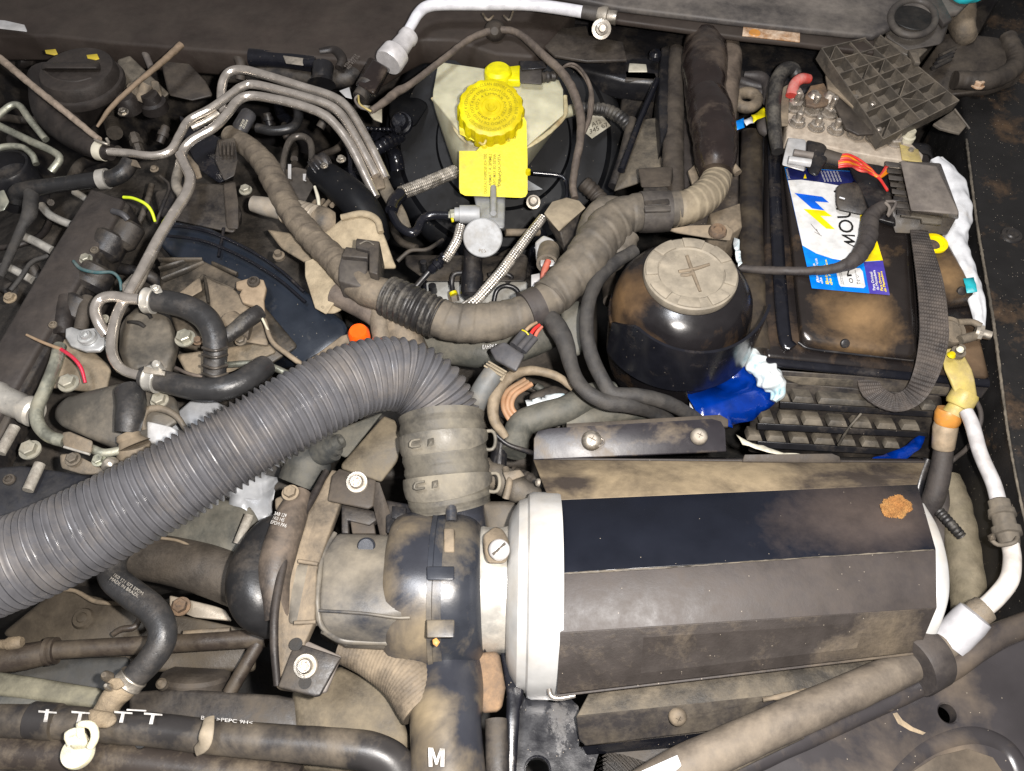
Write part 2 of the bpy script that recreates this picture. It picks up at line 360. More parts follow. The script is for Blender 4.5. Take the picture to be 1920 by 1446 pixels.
def M(n):
    if n in ('black_plastic', 'black_gloss', 'black_dusty', 'brown_dusty', 'rubber_clean', 'rubber_clean2', 'brown_edge', 'brown_edge2', 'cable_black', 'brown_dark', 'brown_matte', 'cast_dark', 'cast_brown2', 'brown_pipe', 'box_dark', 'tape_dark', 'navy_plastic', 'slate_dark', 'black_dusty_tan', 'shell_brown', 'cowl_brown', 'box_slate') and n not in MS:
        DEFS[n]['dust'] = tuple(c*.68 for c in DEFS[n]['dust'])
    if n not in MS: MS[n] = node_mat(n, **DEFS[n])
    return MS[n]
DEFS['black_gloss_brown'] = dict(base=(.035, .032, .034), dust=(.16, .125, .09), amt=.33, rough=.28, bump=.1, scale=7, fine=.15, drough=.42, up_=0, fleck=.02, spots=[(1810, 1290, -3, 60, .5), (1800, 1420, -3, 50, .7)])
DEFS.update(
    shell_black_dust=dict(base=(.022, .020, .024), dust=(.24, .185, .115), amt=.33, rough=.38, bump=.15, scale=14, fine=.2, up_=0),
    steel_bright=dict(base=(.60, .58, .53), dust=(.36, .31, .235), amt=.35, rough=.3, metal=.6, bump=.12),
    elbow_tan=dict(spots=[(800, 1340, -1, 45, .8), (850, 1290, -1, 40, -.5), (790, 1180, 0, 70, .5), (780, 1060, 2, 60, -.5), (876, 1360, -1, 50, -.8)], base=(.026, .028, .036), dust=(.235, .185, .115), amt=.46, rough=.3, bump=.15, scale=11, fine=.15, drough=.6, up_=0),
    rubber_tan_dark=dict(base=(.03, .026, .024), dust=(.13, .10, .075), amt=.5, rough=.42, bump=.25),
    rusty_tan=dict(base=(.07, .052, .04), dust=(.22, .14, .08), amt=.5, rough=.7, bump=.5, scale=30),
    tan_dirty=dict(base=(.035, .031, .026), dust=(.14, .117, .085), amt=.55, rough=.6, bump=.6, scale=26),
    black_dusty_tan=dict(base=(.03, .027, .027), dust=(.17, .14, .10), amt=.5, rough=.4, bump=.3, scale=16),
    tan_clamp=dict(base=(.10, .095, .085), dust=(.185, .165, .128), amt=.6, rough=.4, metal=.3, bump=.3),
)
DEFS.update(
    brown_edge=dict(base=(.02, .017, .016), dust=(.11, .085, .055), amt=.42, rough=.3, bump=.2, scale=14, drough=.5),
    lid_brown_dark=dict(spots=[(1820, 660, -1, 80, 1.2)], base=(.012, .010, .010), dust=(.13, .085, .05), amt=.3, rough=.24, bump=.1, scale=9, fine=.25, drough=.4, up_=0),
    box_tan=dict(base=(.05, .045, .038), dust=(.17, .145, .11), amt=.5, rough=.5, bump=.3),
    box_dark=dict(base=(.045, .04, .038), dust=(.12, .105, .088), amt=.5, rough=.45, bump=.25),
    clay=dict(base=(.30, .24, .17), dust=(.38, .28, .18), amt=.4, rough=.35, bump=.15, scale=40),
    clay_pale=dict(base=(.42, .36, .29), dust=(.26, .21, .16), amt=.4, rough=.5, bump=.3, scale=40),
    cloth_tan=dict(base=(.14, .12, .08), dust=(.2, .17, .12), amt=.5, rough=.8, bump=.5, scale=30),
    alu_white_dirty=dict(base=(.66, .62, .58), dust=(.4, .34, .28), amt=.25, rough=.4, metal=.1, bump=.1),
    white_gloss=dict(base=(.43, .43, .45), dust=(.55, .5, .45), amt=.12, rough=.22, bump=.05),
    pipe_tan=dict(base=(.085, .072, .06), dust=(.20, .165, .125), amt=.55, rough=.45, bump=.25, scale=14),
    cream_dull=dict(base=(.5, .47, .36), dust=(.3, .26, .2), amt=.3, rough=.5, bump=.2),
    red_dusty=dict(base=(.55, .04, .03), dust=(.42, .25, .22), amt=.45, rough=.45, bump=.2),
    red_light=dict(base=(.6, .10, .08), dust=(.5, .2, .15), amt=.1, rough=.4, bump=0),
    alu_grey=dict(base=(.50, .50, .50), dust=(.32, .3, .27), amt=.3, rough=.3, metal=.2, bump=.15),
    brown_dusty2=dict(base=(.045, .036, .03), dust=(.13, .10, .075), amt=.6, rough=.35, bump=.25),
)
DEFS['orange'] = dict(base=(.72, .22, .01), dust=(.5, .1, .02), amt=.05, rough=.4, bump=0)
DEFS['knob_orange'] = dict(base=(.9, .10, .005), dust=(.5, .1, .02), amt=.05, rough=.35, bump=.05)
DEFS.update(
    black_satin=dict(spec=.15, base=(.006, .0065, .008), dust=(.014, .013, .012), amt=.3, rough=.5, bump=.12, scale=9, fleck=.02),
    tank_stain=dict(base=(.5, .44, .27), dust=(.22, .13, .05), amt=.35, rough=.4, bump=.1, scale=30),
    steel_braid=dict(base=(.62, .58, .52), dust=(.22, .19, .15), amt=.35, rough=.3, metal=.9, bump=.2, scale=60),
    cast_pale=dict(base=(.40, .40, .38), dust=(.25, .23, .19), amt=.4, rough=.5, bump=.3),
    pipe_white=dict(base=(.66, .66, .70), dust=(.45, .42, .4), amt=.1, rough=.35, bump=.05),
    cable_tan=dict(base=(.07, .056, .048), dust=(.15, .12, .095), amt=.55, rough=.6, bump=.4, scale=30),
    cable_black=dict(base=(.028, .027, .027), dust=(.075, .068, .06), amt=.5, rough=.6, bump=.5, scale=40),
    tape_sand=dict(base=(.17, .14, .10), dust=(.27, .225, .155), amt=.6, rough=.6, bump=.35),
    tape_brown=dict(base=(.095, .078, .06), dust=(.19, .155, .112), amt=.5, rough=.65, bump=.5, scale=30),
    red_dusty2=dict(base=(.5, .10, .06), dust=(.3, .17, .13), amt=.4, rough=.5, bump=.3),
    box_slate=dict(base=(.05, .05, .055), dust=(.1, .09, .085), amt=.4, rough=.4, bump=.2),
    hose_slate=dict(base=(.12, .125, .125), dust=(.17, .15, .12), amt=.4, rough=.5, bump=.2),
    rubber_green=dict(base=(.06, .062, .055), dust=(.14, .13, .105), amt=.5, rough=.5, bump=.4),
    wire_tan_dusty=dict(base=(.16, .125, .085), dust=(.24, .19, .13), amt=.5, rough=.6, bump=.4, scale=40),
    wire_orange_tan=dict(base=(.36, .2, .11), dust=(.27, .19, .12), amt=.4, rough=.5, bump=.3),
)
DEFS.update(
    brown_matte=dict(base=(.022, .018, .016), dust=(.055, .042, .034), amt=.5, rough=.55, bump=.4),
    brown_dark=dict(base=(.018, .015, .014), dust=(.07, .055, .045), amt=.4, rough=.45, bump=.3),
    cable_sand=dict(base=(.2, .16, .12), dust=(.3, .24, .19), amt=.6, rough=.7, bump=.4, scale=40),
    cable_sand2=dict(base=(.15, .11, .07), dust=(.22, .16, .11), amt=.6, rough=.7, bump=.4, scale=40),
    yellow_lug2=dict(base=(.5, .38, .03), dust=(.2, .15, .05), amt=.3, rough=.5, bump=0),
    steel_dark=dict(base=(.10, .09, .08), dust=(.1, .08, .06), amt=.35, rough=.35, metal=.6, bump=.15),
    brown_edge2=dict(base=(.035, .03, .028), dust=(.075, .06, .05), amt=.5, rough=.5, bump=.4, scale=18),
    green_yellow=dict(base=(.6, .75, .02), dust=(.4, .4, .1), amt=.1, rough=.4, bump=0),
    wire_teal=dict(base=(.03, .09, .10), dust=(.12, .13, .12), amt=.5, rough=.5, bump=.1, scale=30),
    wire_crimson=dict(base=(.5, .02, .05), dust=(.2, .05, .05), amt=.2, rough=.35, bump=0),
    alu_bracket=dict(base=(.55, .56, .56), dust=(.36, .35, .32), amt=.3, rough=.3, metal=.6, bump=.15),
    tan_cast=dict(base=(.10, .085, .062), dust=(.24, .19, .13), amt=.6, rough=.6, bump=.6),
    cast_grey=dict(base=(.065, .06, .052), dust=(.17, .145, .11), amt=.5, rough=.45, metal=.1, bump=.35, scale=12),
    bolt_grey=dict(base=(.35, .34, .28), dust=(.25, .22, .17), amt=.4, rough=.4, metal=.5, bump=.2),
    rubber_clean2=dict(base=(.026, .026, .027), dust=(.095, .082, .07), amt=.33, rough=.34, bump=.4, scale=26),
    black_blue=dict(base=(.012, .016, .024), dust=(.09, .08, .065), amt=.2, rough=.28, bump=.12, scale=10, up_=0, fine=.3, fleck=.02),  # bluish reflection of the cover put into its base colour
    tan_patchy2=dict(base=(.025, .022, .018), dust=(.12, .096, .068), amt=.45, rough=.45, bump=.4, scale=20),
    tab_tan=dict(base=(.2, .15, .10), dust=(.32, .245, .165), amt=.6, rough=.5, bump=.3),
    alu_grey_dusty=dict(base=(.3, .28, .25), dust=(.25, .21, .16), amt=.45, rough=.4, metal=.3, bump=.2),
    steel_tan=dict(base=(.42, .37, .30), dust=(.26, .21, .15), amt=.5, rough=.35, metal=.5, bump=.2),
    navy_plastic=dict(base=(.018, .019, .024), dust=(.05, .046, .042), amt=.4, rough=.45, bump=.3),
    worn_grey=dict(base=(.30, .28, .24), dust=(.14, .12, .10), amt=.45, rough=.5, bump=.6, scale=90),
    cast_brown=dict(base=(.07, .058, .042), dust=(.17, .14, .095), amt=.55, rough=.55, bump=.4),
    cast_brown2=dict(base=(.045, .036, .026), dust=(.11, .088, .06), amt=.5, rough=.5, bump=.4),
    slate=dict(base=(.05, .053, .054), dust=(.13, .125, .105), amt=.5, rough=.4, bump=.25),
    slate_dark=dict(base=(.035, .036, .036), dust=(.075, .07, .06), amt=.5, rough=.5, bump=.25),
    brown_pipe=dict(base=(.035, .027, .022), dust=(.12, .093, .062), amt=.5, rough=.4, bump=.3),
    tan_green=dict(base=(.08, .075, .055), dust=(.2, .185, .13), amt=.5, rough=.55, bump=.4),
    mud_tan=dict(base=(.15, .12, .085), dust=(.30, .235, .155), amt=.6, rough=.6, bump=.8, scale=40),
    front_hose=dict(base=(.028, .026, .026), dust=(.21, .17, .12), amt=.46, rough=.38, bump=.25, scale=11, fine=.2, up_=-.1),
    front_tag=dict(base=(.2, .17, .13), dust=(.3, .25, .18), amt=.5, rough=.45, bump=.3),
    brown_patchy=dict(base=(.035, .028, .024), dust=(.19, .15, .10), amt=.46, rough=.45, bump=.35, scale=12, up_=0),
)

def woven(name, pts, mat, par=None, strands=12, pitch=.28, amp=.05, th=.12, **kw):
    """flat braid following pts; the plait stands out as relief"""
    fr = path(pts, .0004); vs, fs = [], []; W = strands*6; N = len(fr)
    for i, (p, r, s) in enumerate(fr):
        t = (fr[min(i+1, N-1)][0]-fr[max(i-1, 0)][0]).normalized(); b = t.cross(UP).normalized(); n = b.cross(t).normalized()
        if n.z < 0: n = -n
        for side in (1, -1):
            for j in range(W+1):
                u = j/W; a = u*strands*math.pi; q = s*100/pitch*math.pi
                h = amp*(math.sin(a+q*.9)*math.sin(a-q*.9))
                vs.append(p+b*r*(2*u-1)+n*(side*(th*math.sqrt(max(0, 1-(2*u-1)**4))+h if side > 0 else side*th*.6)*.01))
    R = 2*(W+1)
    for i in range(N-1):
        for j in range(W):
            a = i*R+j; fs.append((a, a+1, a+1+R, a+R)); a += W+1; fs.append((a+1, a, a+R, a+1+R))
        fs.append((i*R, i*R+R, i*R+R+W+1, i*R+W+1)); fs.append((i*R+W, i*R+2*W+1, i*R+R+2*W+1, i*R+R+W))
    return link(name, vs, fs, mat, par, smooth=80, **kw)

DEFS['block_gap_shade'] = dict(base=(.016, .014, .012), dust=(.06, .049, .038), amt=.45, rough=.55, bump=.6)  # casting colour darkened to stand for the shade in the gaps
def emm(name, quad, z, mat, par, off=.05, t=.17):
    """capital M drawn as one outline in the four corner points"""
    q = [P(p[0], p[1], p[2] if len(p) > 2 else z)+UP*off*0.01 for p in quad]
    pl = [(0, 0), (0, 1), (t*1.2, 1), (.5, .42), (1-t*1.2, 1), (1, 1), (1, 0), (1-t, 0), (1-t, .66), (.5+t*.3, .12), (.5-t*.3, .12), (t, .66), (t, 0)]
    return link(name, [q[0].lerp(q[1], u).lerp(q[3].lerp(q[2], u), v) for u, v in pl], [tuple(range(len(pl)))], mat, par)

DEFS['sleeve'] = dict(base=(.05, .047, .042), dust=(.145, .13, .10), amt=.58, rough=.5, bump=.4, scale=18)
DEFS['print_worn'] = dict(base=(.58, .57, .55), dust=(.12, .10, .08), amt=.38, rough=.6, bump=0, scale=60)
DEFS['pocket_tan'] = dict(base=(.07, .058, .046), dust=(.19, .15, .105), amt=.5, rough=.4, bump=.15, scale=8, fine=.3)
# ================= the setting =================
def boxm(name, x0, x1, y0, y1, z0, z1, mat, **kw):
    vs = [V((x, y, z)) for z in (z0, z1) for x, y in ((x0, y0), (x1, y0), (x1, y1), (x0, y1))]
    fs = [(3, 2, 1, 0), (4, 5, 6, 7), (0, 1, 5, 4), (1, 2, 6, 5), (2, 3, 7, 6), (3, 0, 4, 7)]
    return link(name, vs, fs, mat, **kw)
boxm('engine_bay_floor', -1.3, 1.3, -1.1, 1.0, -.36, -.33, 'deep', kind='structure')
boxm('bulkhead_wall', -1.3, 1.3, .60, .66, -.33, .02, 'black_dusty', kind='structure')
EDGE = [(-160, -190), (1080, -190), (1080, 20), (1030, 78), (1000, 105), (930, 100), (850, 74), (790, 72), (750, 92), (700, 122), (640, 110), (520, 102), (400, 94), (220, 80), (100, 66), (0, 66), (-160, 64)]
prism('bulkhead_panel', EDGE, 2, 3.5, 'cowl_brown', bev=.4, kind='structure')
t = thing('scuttle_panel', 'grey dusty plastic scuttle panel along the top edge right of the brown bulkhead', 'panel', (1300, 20, 5))
prism('cover', [(830, -190), (2010, -190), (1800, 20), (1690, 40), (1640, 66), (1500, 52), (1390, 40), (1160, 12), (990, -22)], 6, .8, 'cowl', t, bev=.25)
prism('lip', [(1000, -14), (1160, 16), (1390, 44), (1500, 56), (1640, 70), (1640, 98), (1500, 80), (1385, 68), (1165, 38), (985, 4)], 5.2, .7, 'cowl_brown', t, bev=.2)
prism('rust_strip', [(1394, 49), (1500, 55), (1500, 78), (1392, 66)], 5.35, .15, 'rust', t, bev=.02)
turn('paint_spot', (1415, 62, 5.35), up((1415, 62, 5.35), .1), [(0, 22), (1, 20)], 'amber', t)
prism('bulkhead_ledge', [(1040, 40), (1170, 46), (1500, 86), (1660, 104), (1660, 175), (1480, 170), (1330, 160), (1170, 150), (1040, 115)], -1, 3, 'black_plastic', bev=.5, kind='structure')
prism('inner_fender', [(1800, 140), (1900, -60), (2150, -100), (2250, 700), (2250, 1400), (1990, 1330), (1935, 1040), (1893, 830), (1862, 600), (1832, 420), (1812, 262)], -1, 30, 'rusty_black', bev=.5, kind='structure')
t = thing('strut_tower_cover', 'dirt caked brown casting at the upper right corner', 'casting', (1800, 120, 0))
hull('body', [(1770, 60, 1), (1870, 70, 1), (1920, 110, 0), (1900, 150, 0), (1830, 175, 0), (1740, 185, -2), (1720, 130, -1), (1760, 190, -6), (1930, 200, -6), (1960, 90, -6)], 'brown_dusty', t, bev=.5)
tube('flange', [(1790, 150, 1, 34), (1860, 150, 1, 34), (1905, 120, .5, 34), (1890, 70, 1, 30)], 'brown_dusty', t, mod=lump(.1, 2))
bolt((1832, 160, 1), 26, 'rust', t)
tube('flexible_boot', [(1790, -40, 4, 60), (1800, 20, 3, 54), (1806, 55, 2, 44), (1812, 72, 1, 40)], 'rubber_tan', L='tan cloth boot hanging down in the top right corner', C='boot', mod=lump(.12, 1.5))
tube('teal_hose', [(1780, -22, 7, 22), (1810, -6, 7, 26), (1850, -18, 7, 26)], 'teal', L='sliver of teal cloth at the very top right edge', C='cloth', mod=lump(.2, 2))
# lower right: radiator support panel, smooth black sheet metal with a round hole
t = thing('front_support_panel', 'smooth black pressed metal front panel at the lower right corner', 'panel', (1750, 1380, -3))
def holed(name, outer, hc, hw, z, mat, par, n=40, th=1.2, rim=True):
    c = P(hc[0], hc[1], z); r = hw*.5*K(c); dv = -UP*th*.01; vs, fs = [], []
    op = [P(p[0], p[1], z) for p in outer]; ring = []
    for i in range(n):
        a = 2*math.pi*i/n; d = V((math.cos(a), math.sin(a), 0)); best = None
        for j in range(len(op)):
            p, q = op[j]-c, op[(j+1) % len(op)]-c; e = q-p; den = d.x*e.y-d.y*e.x
            if abs(den) < 1e-12: continue
            tt = (p.x*e.y-p.y*e.x)/den; uu = (p.x*d.y-p.y*d.x)/den
            if tt > 0 and -1e-6 <= uu <= 1+1e-6: best = tt if best is None else min(best, tt)
        ring.append((d, best))
    for m, (f) in enumerate(('in', 'in2', 'out', 'outd', 'ind')):
        for d, b in ring:
            rr = {'in': r, 'in2': r*1.18, 'out': b, 'outd': b, 'ind': r}[f]; zz = {'in': -.15, 'in2': 0, 'out': 0, 'outd': -th, 'ind': -th}[f]
            vs.append(c+d*rr+UP*zz*.01)
    for m in range(5):
        m2 = (m+1) % 5
        for i in range(n): fs.append((m*n+i, m*n+(i+1) % n, m2*n+(i+1) % n, m2*n+i))
    return link(name, vs, fs, mat, par, smooth=8)
holed('plate', [(1250, 1500), (1330, 1470), (1480, 1405), (1640, 1330), (1760, 1262), (1840, 1212), (1890, 1178), (2050, 1120), (2200, 1650), (1150, 1650)], (1778, 1337), 34, -3, 'black_gloss_brown', t)
tube('raised_lip', [(1310, 1480, -2.9, 34), (1480, 1400, -2.9, 36), (1640, 1325, -2.9, 38), (1770, 1262, -2.7, 42), (1850, 1205, -2.3, 46), (1900, 1180, -2.2, 46), (1990, 1150, -2.2, 46)], 'black_gloss_brown', t, mod=lump(.05, .5))
tube('pressing_ridge', [(1640, 1500, -3.75, 44), (1690, 1440, -3.75, 46), (1745, 1400, -3.75, 48), (1815, 1382, -3.75, 50), (1875, 1402, -3.75, 50), (1905, 1450, -3.75, 50), (1915, 1540, -3.75, 50)], 'black_gloss_brown', t, seg=28)
prism('pressed_pocket', [(1712, 1446), (1756, 1418), (1815, 1404), (1862, 1420), (1886, 1456), (1892, 1540), (1690, 1540)], -2.96, .1, 'pocket_tan', t, bev=.03)
prism('paint_scratch', [(1674, 1338), (1682, 1336), (1692, 1350), (1712, 1364), (1736, 1374), (1730, 1378), (1706, 1370), (1684, 1357)], -2.97, .04, 'mud_tan', t, bev=0)
prism('under_panel', [(1120, 1395), (1420, 1325), (1500, 1360), (1320, 1446), (1200, 1520), (1080, 1520)], -6, 1, 'black_dusty', bev=.3, L='black plate under the fat grey pipe at the bottom edge', C='plate')
t = thing('headlamp_mount', 'black glossy mount plate with round hole below the white filter end', 'bracket', (1010, 1400, -6))
holed('plate', [(975, 1215), (1090, 1330), (1085, 1400), (1150, 1410), (1260, 1440), (1240, 1560), (950, 1560), (962, 1400), (948, 1310)], (1008, 1444), 44, -6, 'black_gloss', t)
prism('upright', [(938, 1222), (968, 1216), (985, 1280), (975, 1330), (966, 1480), (944, 1480), (950, 1300)], -3.5, 3, 'black_gloss', t, bev=.2)
# engine block mass under everything on the left
hull('engine_block', [(-100, 560, -7), (180, 330, -7), (420, 250, -9), (640, 560, -8), (620, 860, -9), (560, 1060, -11), (-100, 1120, -9), (-100, 420, -25), (640, 300, -25), (660, 1060, -25), (-100, 1200, -25)], 'block_gap_shade', bev=.8, L='dark brown engine block, darkened for gap shade, filling the left side under the hoses', C='engine')
hull('gearbox_housing', [(640, 560, -14), (1120, 560, -14), (1120, 860, -14), (700, 900, -14), (640, 560, -25), (1120, 560, -25), (1120, 900, -25), (700, 950, -25)], 'block_gap_shade', bev=.8, L='gearbox casting darkened for gap shade, deep below the middle of the bay', C='casting')

tube('fender_edge', [(1812, 262, -.9, 5), (1832, 420, -.9, 5), (1862, 600, -.9, 6), (1893, 830, -.9, 5), (1935, 1040, -.9, 5)], 'box_tan', None, seg=8, mod=lump(.4, 3), kind='structure')
o = disc('fender_boss', (1896, 442, -1), .4, [(0, 40), (.5, 36), (.6, 24), (1, 20), (1, 4)], 'black_dusty', L='round black boss pressed in the right fender', C='boss')
# ================= air filter, its box, duct and meter housing =================
t = thing('filter_box', 'black faceted heat shield box over the cone air filter with dusty flange', 'air filter box', (1400, 1060, 2))
Lf = [(1000, 808, -1.2), (1000, 862, -2.2), (1031, 938, 1.2), (1048, 1075, 3.2), (1050, 1187, 2.6), (1044, 1302, -.6), (1060, 1300, -9), (1020, 900, -10)]
Rt = [(1355, 787, -1.2), (1734, 868, -2.2), (1720, 908, 1.2), (1755, 1030, 3.2), (1757, 1140, 2.6), (1722, 1222, -.6), (1700, 1230, -9), (1720, 860, -10)]
def facet(name, a, b, mat, rev=False):
    q = [P(*Lf[a]), P(*Rt[a]), P(*Rt[b]), P(*Lf[b])]; n = (q[1]-q[0]).cross(q[3]-q[0]).normalized()
    if n.dot(CAMP-q[0]) < 0: n = -n
    vs = q+[v-n*.0018 for v in q]
    return link(name, vs, [(0, 1, 2, 3), (7, 6, 5, 4)]+[(i, (i+1) % 4, (i+1) % 4+4, i+4) for i in range(4)], mat, t, bev=.05)
facet('upper_panel', 1, 2, 'shell_tan'); facet('top_panel', 2, 3, 'shell_black'); facet('front_panel', 3, 4, 'shell_brown'); facet('lower_panel', 4, 5, 'shell_dirty')
facet('bottom_panel', 5, 6, 'shell_dirty'); facet('rear_panel', 7, 1, 'shell_dirty')
fl = prism('mounting_flange', [(1000, 862, -2.1), (1001, 822, -1.4), (1008, 808, -1.2), (1030, 803, -1.1), (1335, 785, -1.1), (1352, 790, -1.2), (1360, 805, -1.4), (1362, 846, -2.1)], 0, .2, 'shell_black_dust', t, bev=.06)
prism('flange_edge', [(1062, 803, -1.25), (1062, 794, -1.2), (1350, 777, -1.2), (1366, 786, -1.3), (1366, 800, -1.5)], 0, .3, 'brown_dusty', t, bev=.08)
nrm = (0, -.25, 1)
bolt((1109, 827, -1.35), 38, 'steel_dirty', t, 'pan', d=nrm, name='screw'); bolt((1310, 819, -1.35), 32, 'steel_dirty', t, 'pan', d=nrm, name='screw')
tube('spring_washer', [(1118, 818, -1.1, 4), (1131, 824, -1.1, 4), (1132, 832, -1.1, 4), (1122, 837, -1.1, 4)], 'steel', t, seg=8)
bolt((1011, 905, -1.5), 16, 'steel_dirty', t, 'pan', d=(-1, 0, .3), name='screw')
tube('worn_edge', [(1049, 1076, 3.28, 3), (1150, 1070, 3.3, 4), (1300, 1061, 3.3, 3), (1420, 1052, 3.3, 2.5), (1750, 1031, 3.28, 2.5)], 'box_tan', t, seg=6, mod=lump(.8, 3))
prism('rear_lip', [(1392, 866, -1.9), (1396, 852, -1.5), (1560, 850, -1.5), (1575, 856, -1.5), (1578, 868, -1.9)], 0, .3, 'brown_dusty', t, bev=.08)
tube('clip', [(1030, 1292, -1.2, 9), (1034, 1306, -1.2, 10), (1050, 1309, -1.2, 10), (1078, 1304, -1.2, 9)], 'steel', t, seg=10)
# lump of dry dirt lying on the box
def dirtpile(name, c, w, hh, n, **kw):
    vs, fs = [], []
    for i in range(n):
        a = random.random()*6.283; r = math.sqrt(random.random()); q = P(c[0]+math.cos(a)*r*w/2*(1+.3*NZ.noise(V((math.cos(a)*2, math.sin(a)*2, 3)))), c[1]+math.sin(a)*r*hh/2*(1+.5*NZ.noise(V((math.cos(a)*2.5, math.sin(a)*2.5, 7)))), c[2]+.22*(1-r)+.06)
        s = random.uniform(.0005, .0016); b = len(vs)
        for sx in ((1, 0, -.5), (-.5, .9, -.5), (-.5, -.9, -.5), (0, 0, 1)):
            vs.append(q+V(sx)*s*random.uniform(.7, 1.3))
        fs += [(b, b+1, b+2), (b, b+3, b+1), (b+1, b+3, b+2), (b+2, b+3, b)]
    return link(name, vs, fs, 'dirt', smooth=20, **kw)
dirtpile('dirt_lump', (1681, 950, 2.3), 54, 36, 2600, L='crumbling lump of orange dirt lying on the right end of the black filter box', C='dirt', kind='stuff')
# cone filter itself: white metal end ring, clamp and far end
t = thing('cone_air_filter', 'white rimmed cone air filter lying inside the black faceted box', 'air filter', (1020, 1110, -4))
turn('end_ring', (1047, 1112, -3.6), (952, 1110, -3.6), [(0, 372), (.05, 374), (.52, 374), (.60, 368), (.64, 352), (.72, 346), (.80, 340), (.93, 300), (1.0, 262), (1.0, 180)], 'alu_white', t, seg=96, bev=0)
tube('end_cap_edge', [(1727, 945, .3, 12), (1748, 990, 1.6, 22), (1762, 1050, 2.0, 28), (1764, 1110, 1.6, 30), (1752, 1160, .8, 28), (1735, 1208, -.8, 24)], 'alu_white', t, aspect=.4)
turn('pleated_media', (1050, 1112, -3.8), (1640, 1078, -3.6), [(0, 236), (1, 236)], 'rust_red', t, seg=80, mod=lambda i, a: 1+.04*math.cos(40*a))
# clamp neck between filter and meter housing
t2 = thing('silver_hose_clamp', 'wide silver band clamp with a slotted screw beside the white filter rim', 'hose clamp', (930, 1110, -3))
turn('band', (958, 1106, -3.6), (900, 1106, -3.6), [(0, 226), (0, 232), (.1, 236), (.25, 232), (.8, 232), (.9, 236), (1, 232), (1, 226)], 'steel_bright', t2, seg=64)
hull('screw_housing', [(905, 1000, 2.2), (925, 984, 1.6), (945, 990, 1.6), (955, 1010, 2.2), (952, 1058, 3.0), (912, 1058, 3.0), (905, 1040, 1), (955, 1040, 1)], 'tan_dusty', t2, bev=.3)
bolt((936, 1031, 3.3), 40, 'alu_pipe', t2, 'pan', d=(0, -.4, 1), name='screw')
sheet('slot', [(923, 1040, 3.85), (946, 1019, 3.95), (949, 1023, 3.95), (926, 1044, 3.85)], 3.9, 'cast_dark', t2, off=.25)
t3 = thing('intake_coupler', 'round black and tan coupler with a vertical strap seam between housing and silver clamp', 'coupler', (820, 1110, -3))
turn('left_bowl', (820, 1112, -3.8), (735, 1112, -3.8), [(0, 302), (.1, 305), (.5, 304), (.72, 299), (.87, 288), (.96, 270), (1.0, 250), (1.0, 180)], 'elbow_tan', t3, seg=72)
turn('right_bowl', (826, 1112, -3.8), (910, 1110, -3.8), [(0, 306), (.3, 303), (.5, 297), (.68, 286), (.82, 270), (.93, 246), (.95, 230), (1.15, 224), (1.15, 180)], 'elbow', t3, seg=72)
turn('seam_band', (816, 1112, -3.8), (840, 1112, -3.8), [(0, 304), (0, 314), (.35, 314), (.4, 308), (1, 308), (1, 300)], 'elbow', t3, seg=72)
for y, z, hh in ((1062, 3.1, 26), (1162, 3.0, 34), (1022, 2.4, 16)):
    hull('strap_tab', [(800, y, z), (852, y, z), (852, y+hh, z), (800, y+hh, z), (800, y, z-1), (852, y, z-1), (852, y+hh, z-1), (800, y+hh, z-1)], 'elbow', t3, bev=.1)
hull('dirt_fleck', [(811, 1200, 3.0), (818, 1196, 3.0), (825, 1204, 3), (819, 1213, 3), (812, 1208, 3), (817, 1204, 3.2)], 'amber', t3, bev=0)
prism('bracket_post', [(832, 990), (852, 990), (852, 1035), (832, 1035)], 2.6, 1.5, 'tan_dusty', t3)
t4 = thing('air_meter_housing', 'tan dusty square shouldered plastic air meter housing left of the round coupler', 'housing', (680, 1110, -2))
hull('body', [(600, 1040, 1.5), (628, 1000, .5), (765, 1004, .5), (768, 1060, 1.8), (768, 1150, 1.8), (765, 1222, -1), (650, 1215, -1), (600, 1180, 1), (592, 1145, 1.5), (596, 1060, -6), (768, 1010, -8), (768, 1230, -8), (600, 1200, -7)], 'maf', t4, bev=.5)
tube('moulded_ridge', [(598, 1145, 1.7, 6), (680, 1150, 2.0, 6), (740, 1158, 1.95, 6), (768, 1158, 1.8, 6)], 'maf', t4)
tube('side_seam', [(628, 1000, .6, 9), (606, 1040, 1.3, 10), (598, 1090, 1.7, 10), (596, 1140, 1.6, 10), (606, 1178, 1.0, 10), (650, 1208, -.6, 9)], 'maf', t4, mod=lump(.25, 3))
tube('lower_edge', [(606, 1182, .8, 14), (640, 1200, -.2, 14), (690, 1204, -.4, 12), (768, 1206, -.4, 12)], 'maf', t4)
hull('inner_block', [(540, 1060, 1.2), (600, 1050, 1.2), (600, 1175, 1.2), (540, 1170, 1.2), (540, 1060, -4), (600, 1050, -4), (600, 1175, -4), (540, 1170, -4)], 'maf', t4, bev=.3)
hull('upper_block', [(590, 935, .5), (640, 925, .5), (612, 1035, 1), (570, 1045, 1), (590, 935, -4), (640, 925, -4), (612, 1035, -4), (570, 1045, -4)], 'maf', t4, bev=.3)
disc('boss', (688, 1025, .8), .5, [(0, 34), (.7, 34), (1, 28)], 'elbow', t4, d=(0, -.4, 1))
t5 = thing('mounting_plate', 'long tan edged mounting plate with two bolted tabs on the meter housing left side', 'bracket', (560, 1100, 1))
prism('plate', [(622, 880, .2), (654, 888, .2), (640, 938, .8), (612, 1015, 1.5), (594, 1070, 1.9), (590, 1165, 1.9), (572, 1205, 1.8), (566, 1285, .8), (568, 1297, .8), (518, 1290, .8), (513, 1200, 2.0), (518, 1120, 2.2), (545, 1010, 1.8), (590, 930, .8)], 0, .8, 'tan_dusty', t5, bev=.12)
